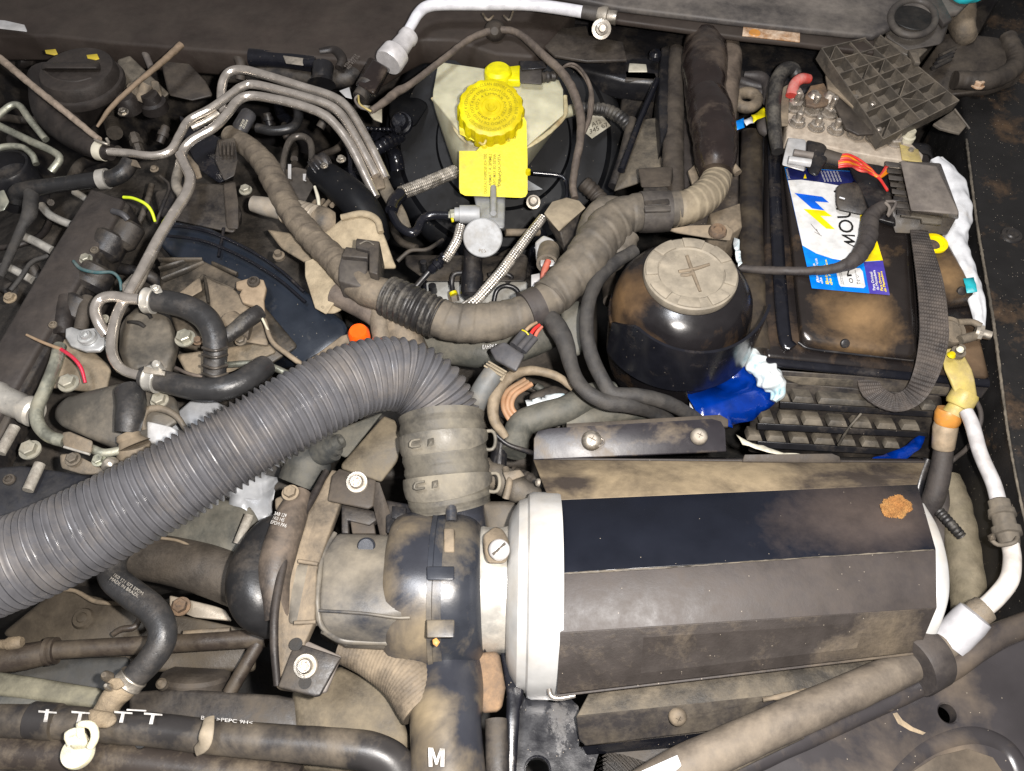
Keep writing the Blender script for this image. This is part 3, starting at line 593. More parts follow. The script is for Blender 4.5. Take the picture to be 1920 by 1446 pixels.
tube('plate_rim', [(612, 884, .6, 12), (588, 930, 1.1, 15), (545, 1010, 2.0, 16), (519, 1120, 2.4, 16), (514, 1200, 2.2, 16), (520, 1285, 1.0, 14)], 'brown_dark', t5)
tube('plate_step', [(560, 1052, 2.1, 8), (596, 1058, 2.0, 8)], 'tan_dusty', t5); tube('plate_step', [(552, 1168, 2.1, 8), (592, 1166, 2.0, 8)], 'tan_dusty', t5)
tb = prism('upper_tab', [(622, 892), (636, 878), (705, 900), (700, 948), (690, 954), (614, 938)], 1.6, .3, 'brown_dusty', t5, bev=.12)
bolt((670, 905, 1.65), 42, 'steel_dirty', t5, 'torx', d=(0, -.3, 1), h=.6)
prism('tab_bend', [(700, 902, 1.55), (712, 905, 1.5), (733, 965, -.5), (728, 1004, -1.5), (712, 1004, -1.5), (700, 950, 1.5)], 0, .3, 'brown_dusty', t5, bev=.1)
prism('inner_strap', [(640, 945), (702, 958), (706, 975), (692, 985), (652, 975), (654, 1000), (640, 1000)], .3, .8, 'black_dusty', t5, bev=.1)
prism('spring_clip', [(656, 972), (700, 974), (704, 1000), (660, 1000)], .1, .6, 'brown_dusty', t5, bev=.1)
prism('lower_tab', [(546, 1220), (566, 1208), (640, 1232), (632, 1245), (600, 1304), (590, 1306), (520, 1288)], 1.9, .35, 'black_dusty', t5, bev=.12)
prism('lower_tab_wing', [(566, 1209, 1.6), (578, 1202, 1.6), (640, 1230, 1.6), (612, 1298, 1.6), (600, 1300, 1.8)], 1.6, .3, 'box_grey', t5, bev=.1)
bolt((574, 1249, 1.95), 46, 'steel_dirty', t5, 'torx', d=(0, -.25, 1), h=.6)
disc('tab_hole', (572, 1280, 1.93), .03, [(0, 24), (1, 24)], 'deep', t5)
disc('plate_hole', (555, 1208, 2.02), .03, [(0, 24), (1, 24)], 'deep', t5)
t6 = thing('sensor_plug', 'black square sensor plug behind the meter housing top edge', 'connector', (745, 960, -1))
hull('shell', [(722, 938, -.5), (765, 945, -.5), (772, 962, -.5), (765, 1004, -.3), (724, 1000, -.3), (722, 938, -4), (772, 950, -4), (765, 1010, -4), (724, 1005, -4)], 'black_plastic', t6, bev=.15)
prism('latch', [(735, 948), (762, 952), (760, 975), (734, 972)], -.2, .3, 'black_plastic', t6, bev=.06)
# left rubber elbow on the housing
t7 = thing('rubber_elbow', 'dark rubber intake elbow with white printed codes left of the tan mounting plate', 'hose', (480, 1080, -2))
tube('bulge', [(540, 985, -.6, 50), (512, 1010, -.2, 86), (482, 1075, .2, 108), (486, 1130, 0, 104), (520, 1170, -1.6, 70)], 'rubber_clean', t7, seg=40, aspect=1)
tube('outer_shell', [(566, 926, 1, 40), (548, 965, 1.4, 58), (525, 1030, 1.6, 66), (514, 1090, 1.4, 62), (522, 1160, .6, 50)], 'rubber_tan_dark', t7, seg=40)
lettering('printed_code', '3AB 129\n1K0 145\nEPDM PA6', [(511, 988, 2.6), (540, 996, 2.6), (548, 972, 2.6), (520, 966, 2.6)], 3, 'print_worn', t7, off=.65)
bolt((545, 925, 2.4), 32, 'tan_dusty', t7, 'hex')
hull('clamp_ear', [(515, 935, 1), (560, 915, 1), (580, 930, 1), (570, 965, 1.5), (516, 960, 1.2), (520, 940, -1), (570, 950, -1)], 'tan_dusty', t7, bev=.2)
# lower intake duct with the letter
t8 = thing('lower_intake_duct', 'large black and tan plastic duct with a white M running off the bottom edge', 'duct', (840, 1360, -4))
tube('duct', [(835, 1200, -6, 150), (838, 1290, -3.5, 140), (836, 1360, -2.4, 134), (842, 1480, -2, 142), (842, 1560, -2, 142)], 'elbow_tan', t8, seg=48)
emm('letter', [(804, 1438, .9), (833, 1438, .95), (834, 1404, .85), (803, 1402, .8)], 1, 'print_worn', t8, t=.24)
tube('shoulder', [(640, 1218, -3.2, 50), (700, 1236, -3.0, 74), (760, 1268, -2.8, 100), (800, 1320, -2.8, 110)], 'rubber_tan', t8, seg=36, step=.07, mod=rings(.28, .02))
t9 = thing('curved_shroud', 'wide brown curved shroud panel below the tan meter housing', 'shroud', (660, 1320, -6))
hull('panel', [(545, 1290, -5), (640, 1245, -5.5), (700, 1265, -5), (748, 1310, -4.6), (766, 1370, -4.5), (770, 1450, -4.5), (560, 1450, -5), (550, 1350, -5), (545, 1290, -12), (770, 1450, -12), (560, 1450, -12), (700, 1260, -12)], 'cast_brown', t9, bev=.9)
# side rubber bumper and rusty bit
tube('rubber_bumper', [(930, 1350, -2.5, 42), (932, 1400, -2.3, 44), (934, 1500, -2.2, 44)], 'black_dusty', L='upright dark rubber strip between the lettered duct and glossy mount', C='strip', aspect=.7)
hull('rusty_block', [(894, 1225, -3), (936, 1220, -3), (948, 1290, -3), (940, 1335, -3), (902, 1338, -3), (894, 1225, -9), (948, 1290, -9), (902, 1338, -9)], 'rusty_tan', bev=.3, L='rust stained block beside the right side of the intake duct', C='block')
# lower flange of the filter box support
t = thing('lower_bracket', 'long black and tan angle bracket under the front edge of the filter box', 'bracket', (1350, 1330, -3))
prism('top_face', [(1104, 1300, -3.4), (1420, 1262, -3.4), (1690, 1228, -3.4), (1700, 1262, -3.4), (1500, 1300, -3), (1080, 1345, -3)], 0, .25, 'tan_dirty', t, bev=.08)
prism('front_face', [(1080, 1342, -2.95), (1500, 1298, -2.95), (1590, 1280, -3), (1500, 1336, -4.6), (1400, 1362, -4.8), (1098, 1398, -4.8), (1086, 1385, -4.6)], 0, .25, 'black_dusty_tan', t, bev=.1)
prism('underside', [(1090, 1400, -4.9), (1400, 1366, -4.9), (1420, 1360, -5), (1390, 1392, -6), (1100, 1416, -6)], 0, .2, 'black_gloss', t, bev=.08)
bolt((1270, 1343, -3.2), 34, 'tan_dusty', t, 'pan', d=(0, -.6, .8), name='rivet')
tube('dirt_crust', [(1430, 1312, -2.9, 8), (1480, 1303, -2.8, 12), (1540, 1293, -2.8, 12), (1570, 1288, -2.9, 8)], 'tan_dusty', t, mod=lump(.5, 4), seg=10)
hull('washer_lug', [(1612, 1254, -3), (1640, 1246, -3), (1646, 1262, -3), (1618, 1268, -3), (1626, 1256, -2.4)], 'steel_dirty', t, bev=.1)
# the big corrugated hose
t = thing('corrugated_intake_hose', 'big grey corrugated intake hose arching from lower left to the tan clamps', 'hose', (450, 850, 5))
pts = [(-190, 1150, 4.2, 196), (-60, 1086, 4.4, 186), (80, 1032, 4.8, 176), (240, 952, 5.4, 166), (380, 872, 6, 158), (500, 802, 6.2, 152), (600, 744, 5.8, 147), (680, 708, 5.2, 143), (750, 702, 4.2, 142), (802, 730, 2.9, 142), (828, 782, 1.2, 146), (836, 830, 0.4, 150)]
tube('hose', pts, 'hose_grey', t, seg=56, step=.075, mod=lambda s, a: (corr(.5, .12, .8)(s, a)*(1+.012*NZ.noise(V((s*.35, math.cos(a), math.sin(a)))))))
t = thing('hose_sleeve', 'tan dusty rubber sleeve with two wire clamps at the end of the corrugated hose', 'sleeve', (836, 870, 0))
tube('sleeve', [(828, 782, 1.6, 158), (832, 830, 1.0, 160), (838, 880, .2, 158), (842, 925, -.8, 156), (846, 950, -1.4, 150)], 'sleeve', t, seg=48, step=.12, mod=lambda s, a: 1+.024*max(-.5, min(.5, 2*math.cos(6.28*s/1.1)))+.008*math.cos(6.28*s/.37))
for y, z, x in ((826, 1.2, 832), (905, -.3, 840)):
    c = tube('wire_clamp', [(x-1, y-11, z+.2, 166), (x, y, z, 168), (x+2, y+11, z-.3, 165)], 'tan_clamp', t, seg=48)
    tube('clamp_loop', [(x+68, y-15, z+.4, 7), (x+92, y-17, z+.6, 7), (x+97, y+2, z+.4, 7), (x+90, y+17, z+.3, 7), (x+66, y+14, z, 7)], 'tan_clamp', c, seg=10)
    hull('tab', [(x-30, y-3, z+3.6), (x-18, y-6, z+3.6), (x-18, y+9, z+3.6), (x-30, y+12, z+3.6), (x-24, y+2, z+4)], 'tan_clamp', c, bev=.05)
    tube('slot_edge', [(x-44, y-2, z+3.5, 5), (x-60, y+1, z+3.2, 5), (x-62, y+12, z+3.0, 5), (x-44, y+10, z+3.4, 5)], 'tan_clamp', c, seg=8)
tube('neck', [(842, 930, -1.5, 128), (846, 965, -2.4, 126), (848, 1010, -3.2, 136)], 'elbow_tan', L='black and tan plastic neck between the sleeve and the round coupler', C='neck', seg=40)
tube('neck_lug', [(846, 938, 1.4, 22), (846, 978, 1.2, 22)], 'elbow', L='small ribbed lug on the front of the plastic neck', C='lug', seg=12)
# ================= steering fluid reservoir =================
t = thing('steering_fluid_reservoir', 'round black fluid reservoir with a grey dusty screw cap marked by a cross', 'reservoir', (1290, 620, 0))
C0 = P(1296, 511, 6.2)
disc('bowl', (1296, 511, 6.2), 1, [(-.7, 150), (-.9, 168), (-1.3, 204), (-2.0, 238), (-3.0, 262), (-4.2, 274), (-5.6, 276), (-5.7, 284), (-6.1, 286), (-6.3, 280), (-8, 276), (-11, 268), (-13, 250), (-14, 200)], 'res_black', t, seg=80)
cp = disc('screw_cap', (1296, 511, 6.2), 1, [(-.85, 170), (-.8, 175), (-.45, 178), (-.1, 176), (0, 170), (.0, 126), (-.12, 120), (-.12, 60), (-.08, 10)], 'gr_cap', t, seg=80)
k0 = K(C0)
for i in range(8):                       # raised blocks round the rim of the cap
    a0 = i*math.pi/4+.35; vs = []; n = 6
    for zz in (-.02, .16):
        for r in (63, 85):
            for j in range(n+1):
                a = a0+j/n*.52; vs.append(C0+V((math.cos(a), math.sin(a), 0))*r*k0+UP*zz*.01)
    q = n+1; fs = []
    for j in range(n):
        fs += [(2*q+j, 2*q+j+1, 3*q+j+1, 3*q+j), (j, j+1, 2*q+j+1, 2*q+j), (q+j, q+j+1, 3*q+j+1, 3*q+j)]
    fs += [(0, q, 3*q, 2*q), (n, q+n, 3*q+n, 2*q+n)]
    link('rim_block', vs, fs, 'gr_cap', cp, smooth=30, bev=.03)
for a, b in (((1288, 480), (1313, 547)), ((1272, 510), (1330, 496)), ((1300, 512), (1276, 516))):
    tube('scored_line', [(a[0], a[1], 6.1, 7), ((a[0]+b[0])/2, (a[1]+b[1])/2+2, 6.12, 8), (b[0], b[1], 6.1, 6)], 'tan_dusty', cp, seg=8)
ringtext('moulded_words', 'SERVO OIL', C0+UP*-.0012, UP, 46*k0, 10*k0, 'gr_cap', cp, off=.03, a0=2.6, arc=1.9)
def guard():
    c = P(1296, 511, 6.2); r = 148*k0; vs, fs = [], []; n = 40
    for i in range(n+1):
        u = i/n; a = math.radians(203+u*137)
        ztop = -.003-.026*math.sin(min(1, u/.20)*math.pi/2)*0-.010*u+(-.030*(1-min(1, u/.16)))-.010*math.sin(u*math.pi)
        d = V((math.cos(a), math.sin(a), 0))
        for rr, z in ((r+.002, ztop), (r+.0045, ztop), (r+.005, -.075), (r+.003, -.075)):
            vs.append(c+d*rr+UP*(z))
    for i in range(n):
        for k in range(4): fs.append((i*4+k, i*4+(k+1) % 4, i*4+4+(k+1) % 4, i*4+4+k))
    fs += [(0, 1, 2, 3), (n*4, n*4+1, n*4+2, n*4+3)]
    o = link('guard', vs, fs, 'black_gloss', t, bev=0)
guard()
tube('bolt_outline', [(1303, 694, -3.2, 3), (1308, 688, -3.2, 3), (1314, 690, -3.2, 3), (1312, 698, -3.2, 3), (1305, 698, -3.2, 3)], 'cast', t, seg=6)
# ================= battery =================
b = thing('car_battery', 'black car battery with blue white and yellow label and brown dusty lid', 'battery', (1600, 560, -3))
hull('case', [(1432, 215, -1.6), (1745, 270, -1.6), (1858, 722, -1.9), (1425, 688, -1.9), (1405, 640, -1.9), (1395, 300, -1.8), (1400, 250, -22), (1750, 300, -22), (1850, 700, -22), (1430, 680, -22)], 'black_plastic', b, bev=.5)
tube('lid_edge', [(1410, 250, -1.4, 40), (1408, 400, -1.4, 44), (1414, 560, -1.5, 48), (1422, 660, -1.6, 50)], 'brown_edge', b, mod=lump(.04, 1), aspect=.6)
tube('front_moulding', [(1428, 676, -1.7, 20), (1600, 694, -1.8, 22), (1852, 718, -2.0, 20)], 'black_gloss', b, aspect=.7)
tube('side_moulding', [(1449, 240, -.7, 22), (1456, 420, -.7, 24), (1470, 620, -.8, 26), (1486, 652, -.9, 24)], 'black_gloss', b, aspect=.5)
hull('lid', [(1445, 230, -.8), (1740, 290, -.8), (1790, 440, -.8), (1850, 690, -1.4), (1846, 712, -1.5), (1440, 668, -1.2), (1430, 640, -1.0), (1432, 240, -1.8), (1745, 290, -1.8), (1856, 712, -2.0), (1430, 680, -2.0)], 'lid_brown_dark', b, bev=.4)
hull('raised_lid', [(1466, 280, .5), (1690, 300, .5), (1700, 440, .5), (1714, 650, .3), (1706, 668, .0), (1520, 640, .0), (1502, 622, .3), (1488, 450, .5), (1462, 280, -1), (1700, 300, -1), (1722, 680, -1), (1500, 655, -1)], 'lid_brown', b, bev=.35)
tube('lid_seam', [(1497, 642, -.6, 5), (1520, 654, -.7, 5), (1600, 664, -.8, 5), (1712, 676, -.8, 5)], 'black_plastic', b)
hull('vent_cover', [(1725, 470, .5), (1774, 452, .5), (1826, 540, .3), (1826, 552, .2), (1740, 562, .3), (1722, 470, -1), (1780, 455, -1), (1832, 575, -1), (1744, 585, -1)], 'lid_brown', b, bev=.25)
disc('lid_rivet', (1584, 644, .2), .25, [(0, 18), (.8, 16), (1, 10)], 'black_plastic', b, d=(0, -.7, .7))
disc('lid_rivet', (1802, 546, .3), .25, [(0, 18), (.8, 16), (1, 10)], 'black_plastic', b, d=(0, -.7, .7))
disc('vent_plug', (1752, 458, .55), .3, [(0, 46), (.9, 46), (1, 43), (1, 31), (.75, 30), (.75, 2)], 'yellow_print', b)
disc('plug_centre', (1749, 459, .80), .06, [(0, 26), (1, 24)], 'rusty_tan', b)
# label on the raised lid
zl = .5
lb = sheet('label', [(1471, 314), (1604, 322), (1668, 554), (1522, 541)], zl, 'blue_print', b, off=.03)
def lab(n, poly, m, o=.05): return sheet(n, poly, zl, m, lb, off=o)
lab('dark_strip', [(1472, 315), (1604, 323), (1611, 352), (1560, 348), (1520, 344), (1478, 344)], 'navy')
lab('white_field', [(1477, 339), (1502, 338), (1540, 343), (1567, 348), (1600, 352), (1612, 395), (1612, 430), (1610, 462), (1602, 480), (1584, 490), (1560, 486), (1530, 476), (1504, 461)], 'white_print', .06)
lab('yellow_field', [(1598, 340), (1612, 345), (1655, 489), (1612, 492), (1600, 480), (1611, 462), (1614, 430)], 'yellow_print', .05)
lab('purple_field', [(1619, 492), (1655, 490), (1668, 554), (1630, 551)], 'purple', .05)
lab('logo_upper', [(1489, 363), (1541, 370), (1554, 381), (1528, 379), (1546, 396), (1522, 392)], 'blue_logo', .08)
lab('logo_lower', [(1506, 393), (1545, 396), (1560, 407), (1538, 406), (1565, 431), (1549, 430)], 'yellow_print', .08)
def lt(n, s, q, m, **k): return lettering(n, s, q, zl, m, lb, off=.10, **k)
emm('brand_letter', [(1610, 470), (1602, 442), (1577, 441), (1582, 455)], zl, 'ink', lb, off=.10, t=.12)
lt('brand_word', 'OURA', [(1602, 438), (1585, 347), (1561, 350), (1573, 438)], 'ink', bold=.006)
lt('slogan', 'Bateria\nda marca', [(1543, 534), (1531, 486), (1519, 484), (1531, 530)], 'white_print', bold=.02)
lt('slogan_spanish', 'Bateria\nde marca', [(1561, 536), (1549, 488), (1540, 486), (1548, 534)], 'yellow_print', bold=.02)
lab('white_box', [(1566, 504), (1570, 503), (1612, 504), (1617, 510), (1622, 538), (1619, 541), (1576, 538), (1573, 534)], 'white_print', .06)
lt('mark', 'N', [(1597, 519), (1591, 505), (1583, 506), (1588, 520)], 'ink', bold=.04)
lt('mark_ring', 'O', [(1600, 532), (1598, 523), (1590, 523), (1592, 532)], 'ink', bold=.01)
lt('fine_print', 'Componente\nplomo acido', [(1583, 535), (1577, 508), (1571, 508), (1576, 534)], 'ink')
lt('fine_print', 'Recicle\n12 V', [(1613, 534), (1607, 508), (1601, 508), (1606, 534)], 'ink')
lt('purple_words', 'Para Original\nde Montadora', [(1648, 545), (1640, 508), (1629, 508), (1636, 546)], 'white_print', bold=.02)
lt('purple_words', 'Para Original\nde Montadora', [(1662, 549), (1653, 510), (1644, 509), (1650, 546)], 'yellow_print', bold=.02)
lt('strip_words', 'LEA ATENTAMENTE', [(1481, 337), (1476, 318), (1473, 318), (1477, 337)], 'white_print')
for i in range(6): lt('warning_line', 'PELIGRO VENENO ACIDO', [(1548+i*6, 342), (1540+i*6, 322), (1537+i*6, 322), (1545+i*6, 342)], 'white_print')
lt('warning_triangle', '▲', [(1506, 336), (1512, 336), (1512, 327), (1506, 327)], 'yellow_print')
for s, e in (((1520, 420), (1537, 440)), ((1527, 435), (1541, 443)), ((1531, 430), (1533, 436))):
    tube('pen_mark', [(*s, zl+.05, 1.6), (*e, zl+.05, 1.4)], 'box_grey', lb, seg=6)
# clip resting on the label and strap loop
# ribs on the front of the battery tray
ty = thing('battery_tray', 'black ribbed battery tray front below the battery lid', 'tray', (1600, 780, -8))
hull('front_wall', [(1440, 712, -3.4), (1765, 742, -3.4), (1770, 800, -11), (1740, 880, -13), (1400, 850, -13), (1405, 790, -9), (1440, 700, -10), (1765, 740, -20)], 'black_dusty', ty, bev=.3)
hull('upper_face', [(1432, 692, -2.3), (1858, 722, -2.4), (1840, 748, -3.8), (1766, 744, -3.6), (1440, 716, -3.6), (1432, 692, -4.4), (1850, 722, -4.6)], 'black_dusty_tan', ty, bev=.15)
hull('upper_lip', [(1458, 704, -2.6), (1600, 712, -2.6), (1600, 726, -3.4), (1500, 722, -3.4), (1470, 712, -3.2), (1458, 704, -4), (1600, 712, -4)], 'tan_dirty', ty, bev=.08)
hull('upper_lip', [(1728, 722, -2.6), (1780, 726, -2.6), (1780, 742, -3.4), (1728, 738, -3.4), (1728, 722, -4), (1780, 726, -4)], 'tan_dirty', ty, bev=.08)
for x0, x1, y0, sl, z, cells in (((1462), 1760, 742, .06, -4.0, [(1462, 20), (1486, 42), (1534, 130), (1676, 40), (1728, 30)]),
                                 (1420, 1740, 782, .05, -6.6, [(1424, 30), (1462, 38), (1506, 38), (1552, 38), (1598, 38), (1644, 38), (1690, 36)]),
                                 (1420, 1700, 816, .055, -9.2, [(1400, 30), (1438, 36), (1482, 36), (1526, 40), (1572, 34), (1616, 34), (1658, 30)])):
    for x, wd in cells:
        y = y0+(x-x0)*sl
        q = [(x+6, y, z+.2), (x+wd-4, y+wd*sl, z+.2), (x+wd, y+11+wd*sl, z-.25), (x, y+11, z-.25)]
        n = V((0, .012, -.004))
        link('rib', [P(*p) for p in q]+[P(*p)+n for p in q], [(0, 1, 2, 3), (7, 6, 5, 4)]+[(i, (i+1) % 4, (i+1) % 4+4, i+4) for i in range(4)], 'box_tan', ty, bev=.05)
    hull('shelf', [(x0, y0+11, z-.3), (x1, y0+13+(x1-x0)*sl, z-.3), (x1, y0+24+(x1-x0)*sl, z-.9), (x0, y0+24, z-.9), (x0, y0+13, z-2), (x1, y0+13+(x1-x0)*sl, z-2)], 'black_plastic', ty, bev=.08)
tube('moulded_rib', [(1615, 775, -5, 5), (1590, 805, -6.4, 5), (1572, 835, -8.4, 5)], 'box_tan', ty, seg=8)
# braided strap over the battery
woven('braided_strap', [(1722, 430, .9, 32), (1742, 520, 1.3, 48), (1750, 590, 1.3, 52), (1750, 640, 1.0, 52), (1736, 700, .2, 44), (1712, 742, -1.6, 38), (1676, 756, -2.4, 40), (1640, 738, -2.6, 46), (1626, 712, -2.8, 40)], 'strap', strands=11, pitch=.36, amp=.07, L='flat black braided sleeve looping over the battery lid', C='cable sleeve')
# negative terminal
t = thing('battery_terminal', 'tan dusty battery clamp with a long silver bolt beyond the braided sleeve', 'terminal', (1790, 620, 0))
disc('ring', (1782, 620, .2), 1, [(-.9, 56), (0, 58), (.25, 54), (.25, 40), (.1, 38), (.1, 3)], 'cast', t, d=(.1, -.2, 1))
tube('arm', [(1795, 605, .4, 14), (1822, 604, .4, 12), (1838, 612, .3, 14)], 'cast', t)
tube('arm', [(1800, 638, .4, 18), (1820, 632, .4, 18), (1834, 628, .3, 16)], 'cast', t)
turn('bolt', (1828, 622, .5), (1858, 630, .6), [(0, 22), (.2, 26), (.2, 28), (.45, 28), (.45, 18), (1, 17), (1, 10), (.9, 9), (.9, 2)], 'steel_dirty', t, seg=24, mod=lambda i, a: 1/math.cos(((a) % 1.0472)-.5236)*.93 if 2 <= i <= 3 else 1)
t = thing('cable_lug', 'yellowish corroded cable lug bolted to the battery clamp', 'cable lug', (1795, 690, 0))
hull('plate', [(1764, 655, .2), (1800, 650, .4), (1822, 690, .2), (1828, 712, 0), (1834, 752, -1.4), (1800, 762, -1.4), (1782, 712, 0), (1768, 690, 0), (1770, 660, -.6), (1830, 745, -2), (1800, 758, -2)], 'yellow_lug', t, bev=.2)
disc('stud', (1794, 664, .5), 1.0, [(0, 26), (.4, 26), (.4, 16), (1, 14)], 'cast', t)
disc('paint_dab', (1784, 666, 1.1), .25, [(0, 16), (1, 10)], 'yellow', t); disc('paint_dab', (1800, 656, 1.5), .2, [(0, 14), (1, 10)], 'cream', t)
turn('crimp', (1812, 735, -1.0), (1786, 778, -2.4), [(0, 46), (.1, 50), (.5, 50), (.62, 44), (.64, 34), (1, 40)], 'yellow_lug', t)
t = thing('battery_cable', 'thick black battery cable with amber and beige shrink sleeve dropping from the lug', 'cable', (1775, 850, -5))
turn('amber_collar', (1782, 768, -2.3), (1774, 796, -3.4), [(0, 46), (.3, 50), (.8, 46), (1, 40)], 'amber', t)
turn('shrink_sleeve', (1774, 790, -3.3), (1768, 842, -5.2), [(0, 40), (.2, 44), (.95, 40), (1, 36)], 'clay', t)
tube('cable', [(1770, 835, -5.2, 34), (1764, 880, -6.4, 38), (1752, 930, -8, 40), (1736, 970, -10, 40), (1720, 1030, -13, 40)], 'tape_dark', t, mod=lump(.04, .8))
tube('cable', [(1740, 860, -7, 16), (1728, 890, -8, 18), (1718, 930, -9, 18)], 'black_plastic', t)
tube('thin_wire', [(1822, 738, -1.6, 9), (1838, 770, -2.6, 9), (1836, 800, -3.6, 9), (1815, 838, -5, 9), (1790, 860, -6.5, 9), (1776, 872, -7, 9)], 'tape_dark', L='thin black wire curling off the cable lug', C='wire')
tube('black_cable', [(1760, 920, -8, 34), (1764, 960, -9, 34), (1765, 1010, -10, 34), (1775, 1090, -12, 34)], 'tape_dark', L='second black cable running down behind the right end of the filter box', C='cable')
tube('wrapped_harness', [(1778, 895, -9, 40), (1790, 940, -9, 52), (1802, 1000, -9, 60), (1812, 1070, -9, 62), (1820, 1150, -9, 66), (1812, 1230, -9, 66)], 'cloth_tan', mod=wrap(2.3, .05, .07), L='beige cloth wrapped wiring harness beside the white filter rim', C='wiring harness', seg=28)
tube('thin_corrugated_tube', [(1762, 960, -7.6, 20), (1785, 985, -7.2, 20), (1802, 1005, -7.6, 20)], 'rubber', mod=rings(.35, .15), step=.06, L='short ribbed grey tube crossing the beige harness', C='tube')
tube('pale_strap', [(1858, 1000, -7, 12), (1862, 1050, -7, 16), (1870, 1090, -7, 10)], 'steel_green', L='pale strip hanging below the pipe fitting', C='strip')
# ================= air conditioning pipe =================
t = thing('coolant_gas_pipe', 'white and grey air conditioning pipe coming down the right side past the battery', 'pipe', (1880, 1000, -0.40))
tube('upper_pipe', [(1812, 772, -0.40, 24), (1824, 800, -0.40, 26), (1838, 850, -0.40, 26), (1862, 905, -0.40, 27), (1872, 940, -0.40, 28)], 'alu_pipe', t)
turn('fitting', (1872, 938, -0.40), (1894, 1022, -0.40), [(0, 30), (.04, 38), (.22, 38), (.24, 46), (.36, 48), (.38, 40), (.62, 40), (.64, 50), (.78, 50), (.8, 40), (1, 34)], 'tape', t, mod=lambda i, a: 1+.03*math.cos(6*a))
tube('zip_tie', [(1856, 1010, 0.40, 9), (1872, 1022, 0.40, 8), (1900, 1018, 1.20, 8), (1908, 1008, 1.00, 8)], 'tape', t)
hull('tie_head', [(1850, 1005, 0.60), (1864, 997, 0.60), (1868, 1012, 0.60), (1856, 1016, 0.60), (1860, 1006, 1.40)], 'cast', t, bev=.05)
tube('lower_pipe', [(1894, 1018, -0.40, 30), (1898, 1050, -0.20, 31), (1892, 1088, 0.20, 33), (1866, 1122, -0.32, 34), (1838, 1146, -0.92, 34)], 'alu_white_dirty', t)
turn('collar', (1848, 1140, -0.67), (1822, 1158, -1.03), [(0, 34), (.05, 50), (.6, 52), (1, 46)], 'cast', t)
turn('white_sleeve', (1832, 1150, -0.69), (1778, 1206, -2.43), [(0, 44), (.05, 64), (.3, 68), (.9, 68), (1.0, 70), (1.0, 56)], 'white_gloss', t)
tube('main_pipe', [(1808, 1178, -2.9, 54), (1770, 1210, -2.4, 56), (1700, 1250, -1.8, 62), (1600, 1296, -1.6, 68), (1500, 1340, -1.4, 72), (1380, 1394, -1.2, 76), (1280, 1440, -1.0, 78), (1180, 1500, -1, 80)], 'pipe_tan', t, seg=32, mod=lump(.03, .5))
turn('rubber_ring', (1742, 1226, -2.1), (1704, 1247, -1.8), [(0, 60), (0, 116), (.1, 122), (.9, 122), (1, 116), (1, 60)], 'tape_dark', t, seg=48)
tube('lower_pipe_seam', [(1500, 1372, -1.9, 26), (1420, 1408, -1.8, 30), (1330, 1450, -1.6, 34), (1260, 1490, -1.6, 34)], 'tan_dirty', t)
hull('white_label_tab', [(1202, 1446, 1.2), (1270, 1416, 1.2), (1278, 1436, 1.2), (1240, 1470, 1.2), (1270, 1415, .8), (1202, 1446, .8)], 'white', bev=.03, L='scrap of white plastic stuck on the fat pipe at the bottom edge', C='scrap')
# ================= fuse carrier on the battery =================
t = thing('terminal_strip', 'pale terminal strip of dirty nuts and studs on top of the battery', 'terminal strip', (1580, 240, 2))
prism('base', [(1474, 232), (1480, 195), (1530, 175), (1700, 260), (1732, 290), (1728, 305), (1660, 296), (1600, 285), (1560, 276), (1475, 257)], 1.6, 1.6, 'clay_pale', t, bev=.15)
R1 = [(1494, 232), (1530, 240), (1566, 246), (1603, 254), (1638, 262), (1676, 268)]
for x, y in R1:
    nt_ = disc('nut', (x, y, 1.6), 1, [(0, 32), (.12, 32), (.14, 25), (.6, 25), (.7, 21), (.7, 13), (1.4, 12), (1.5, 9)], 'clear_dirty', t, seg=24, mod=lambda i, a: 1/math.cos(((a) % 1.0472)-.5236)*.93 if 2 <= i <= 4 else 1)
for x, y in [(1488, 205), (1522, 212), (1554, 216), (1622, 226), (1590, 214)]:
    disc('nut', (x, y, 1.6), 1, [(0, 31), (.3, 31), (.34, 25), (1.0, 25), (1.1, 18), (1.1, 12), (2.2, 12), (2.3, 9)], 'clear_dirty', t, seg=24, mod=lambda i, a: 1/math.cos(((a) % 1.0472)-.5236)*.93 if 2 <= i <= 4 else 1)
for x, y in [(1488, 190), (1520, 195), (1550, 196)]:
    disc('nut', (x, y, 1.9), 1, [(0, 30), (.3, 32), (.9, 30), (1.2, 20), (1.5, 14)], 'clear_dirty', t, seg=24)
disc('stud', (1700, 262, 1.6), 1.2, [(0, 26), (.4, 26), (.5, 20), (1, 18)], 'cream_dull', t)
prism('copper_link', [(1510, 180), (1520, 160), (1545, 155), (1558, 178), (1552, 196), (1530, 200), (1512, 195)], 3.0, .4, 'rusty_tan', t, bev=.12)
prism('side_tab', [(1460, 168), (1480, 157), (1478, 235), (1466, 235)], 2.6, .2, 'tan_dusty', t, bev=.05)
prism('terminal_tab', [(1688, 270), (1722, 280), (1730, 305), (1692, 298)], 1.9, .2, 'yellow_lug', t, bev=.06); disc('tab_rivet', (1708, 282, 1.9), .2, [(0, 11), (1, 9)], 'steel_dirty', t)
tube('red_cable', [(1484, 180, 3.2, 22), (1490, 158, 3.8, 20), (1502, 148, 4.0, 20), (1516, 148, 3.6, 17)], 'red_dusty', L='short faded red cable end above the row of nuts', C='cable')
tube('grey_tube_loop', [(1458, 285, 1.6, 22), (1452, 240, 2.2, 26), (1450, 200, 2.8, 28), (1455, 160, 3.2, 28), (1468, 134, 3.4, 28), (1486, 130, 3.2, 26), (1494, 142, 2.8, 22)], 'rubber', L='grey rubber tube hooking round the left end of the terminal strip', C='tube')
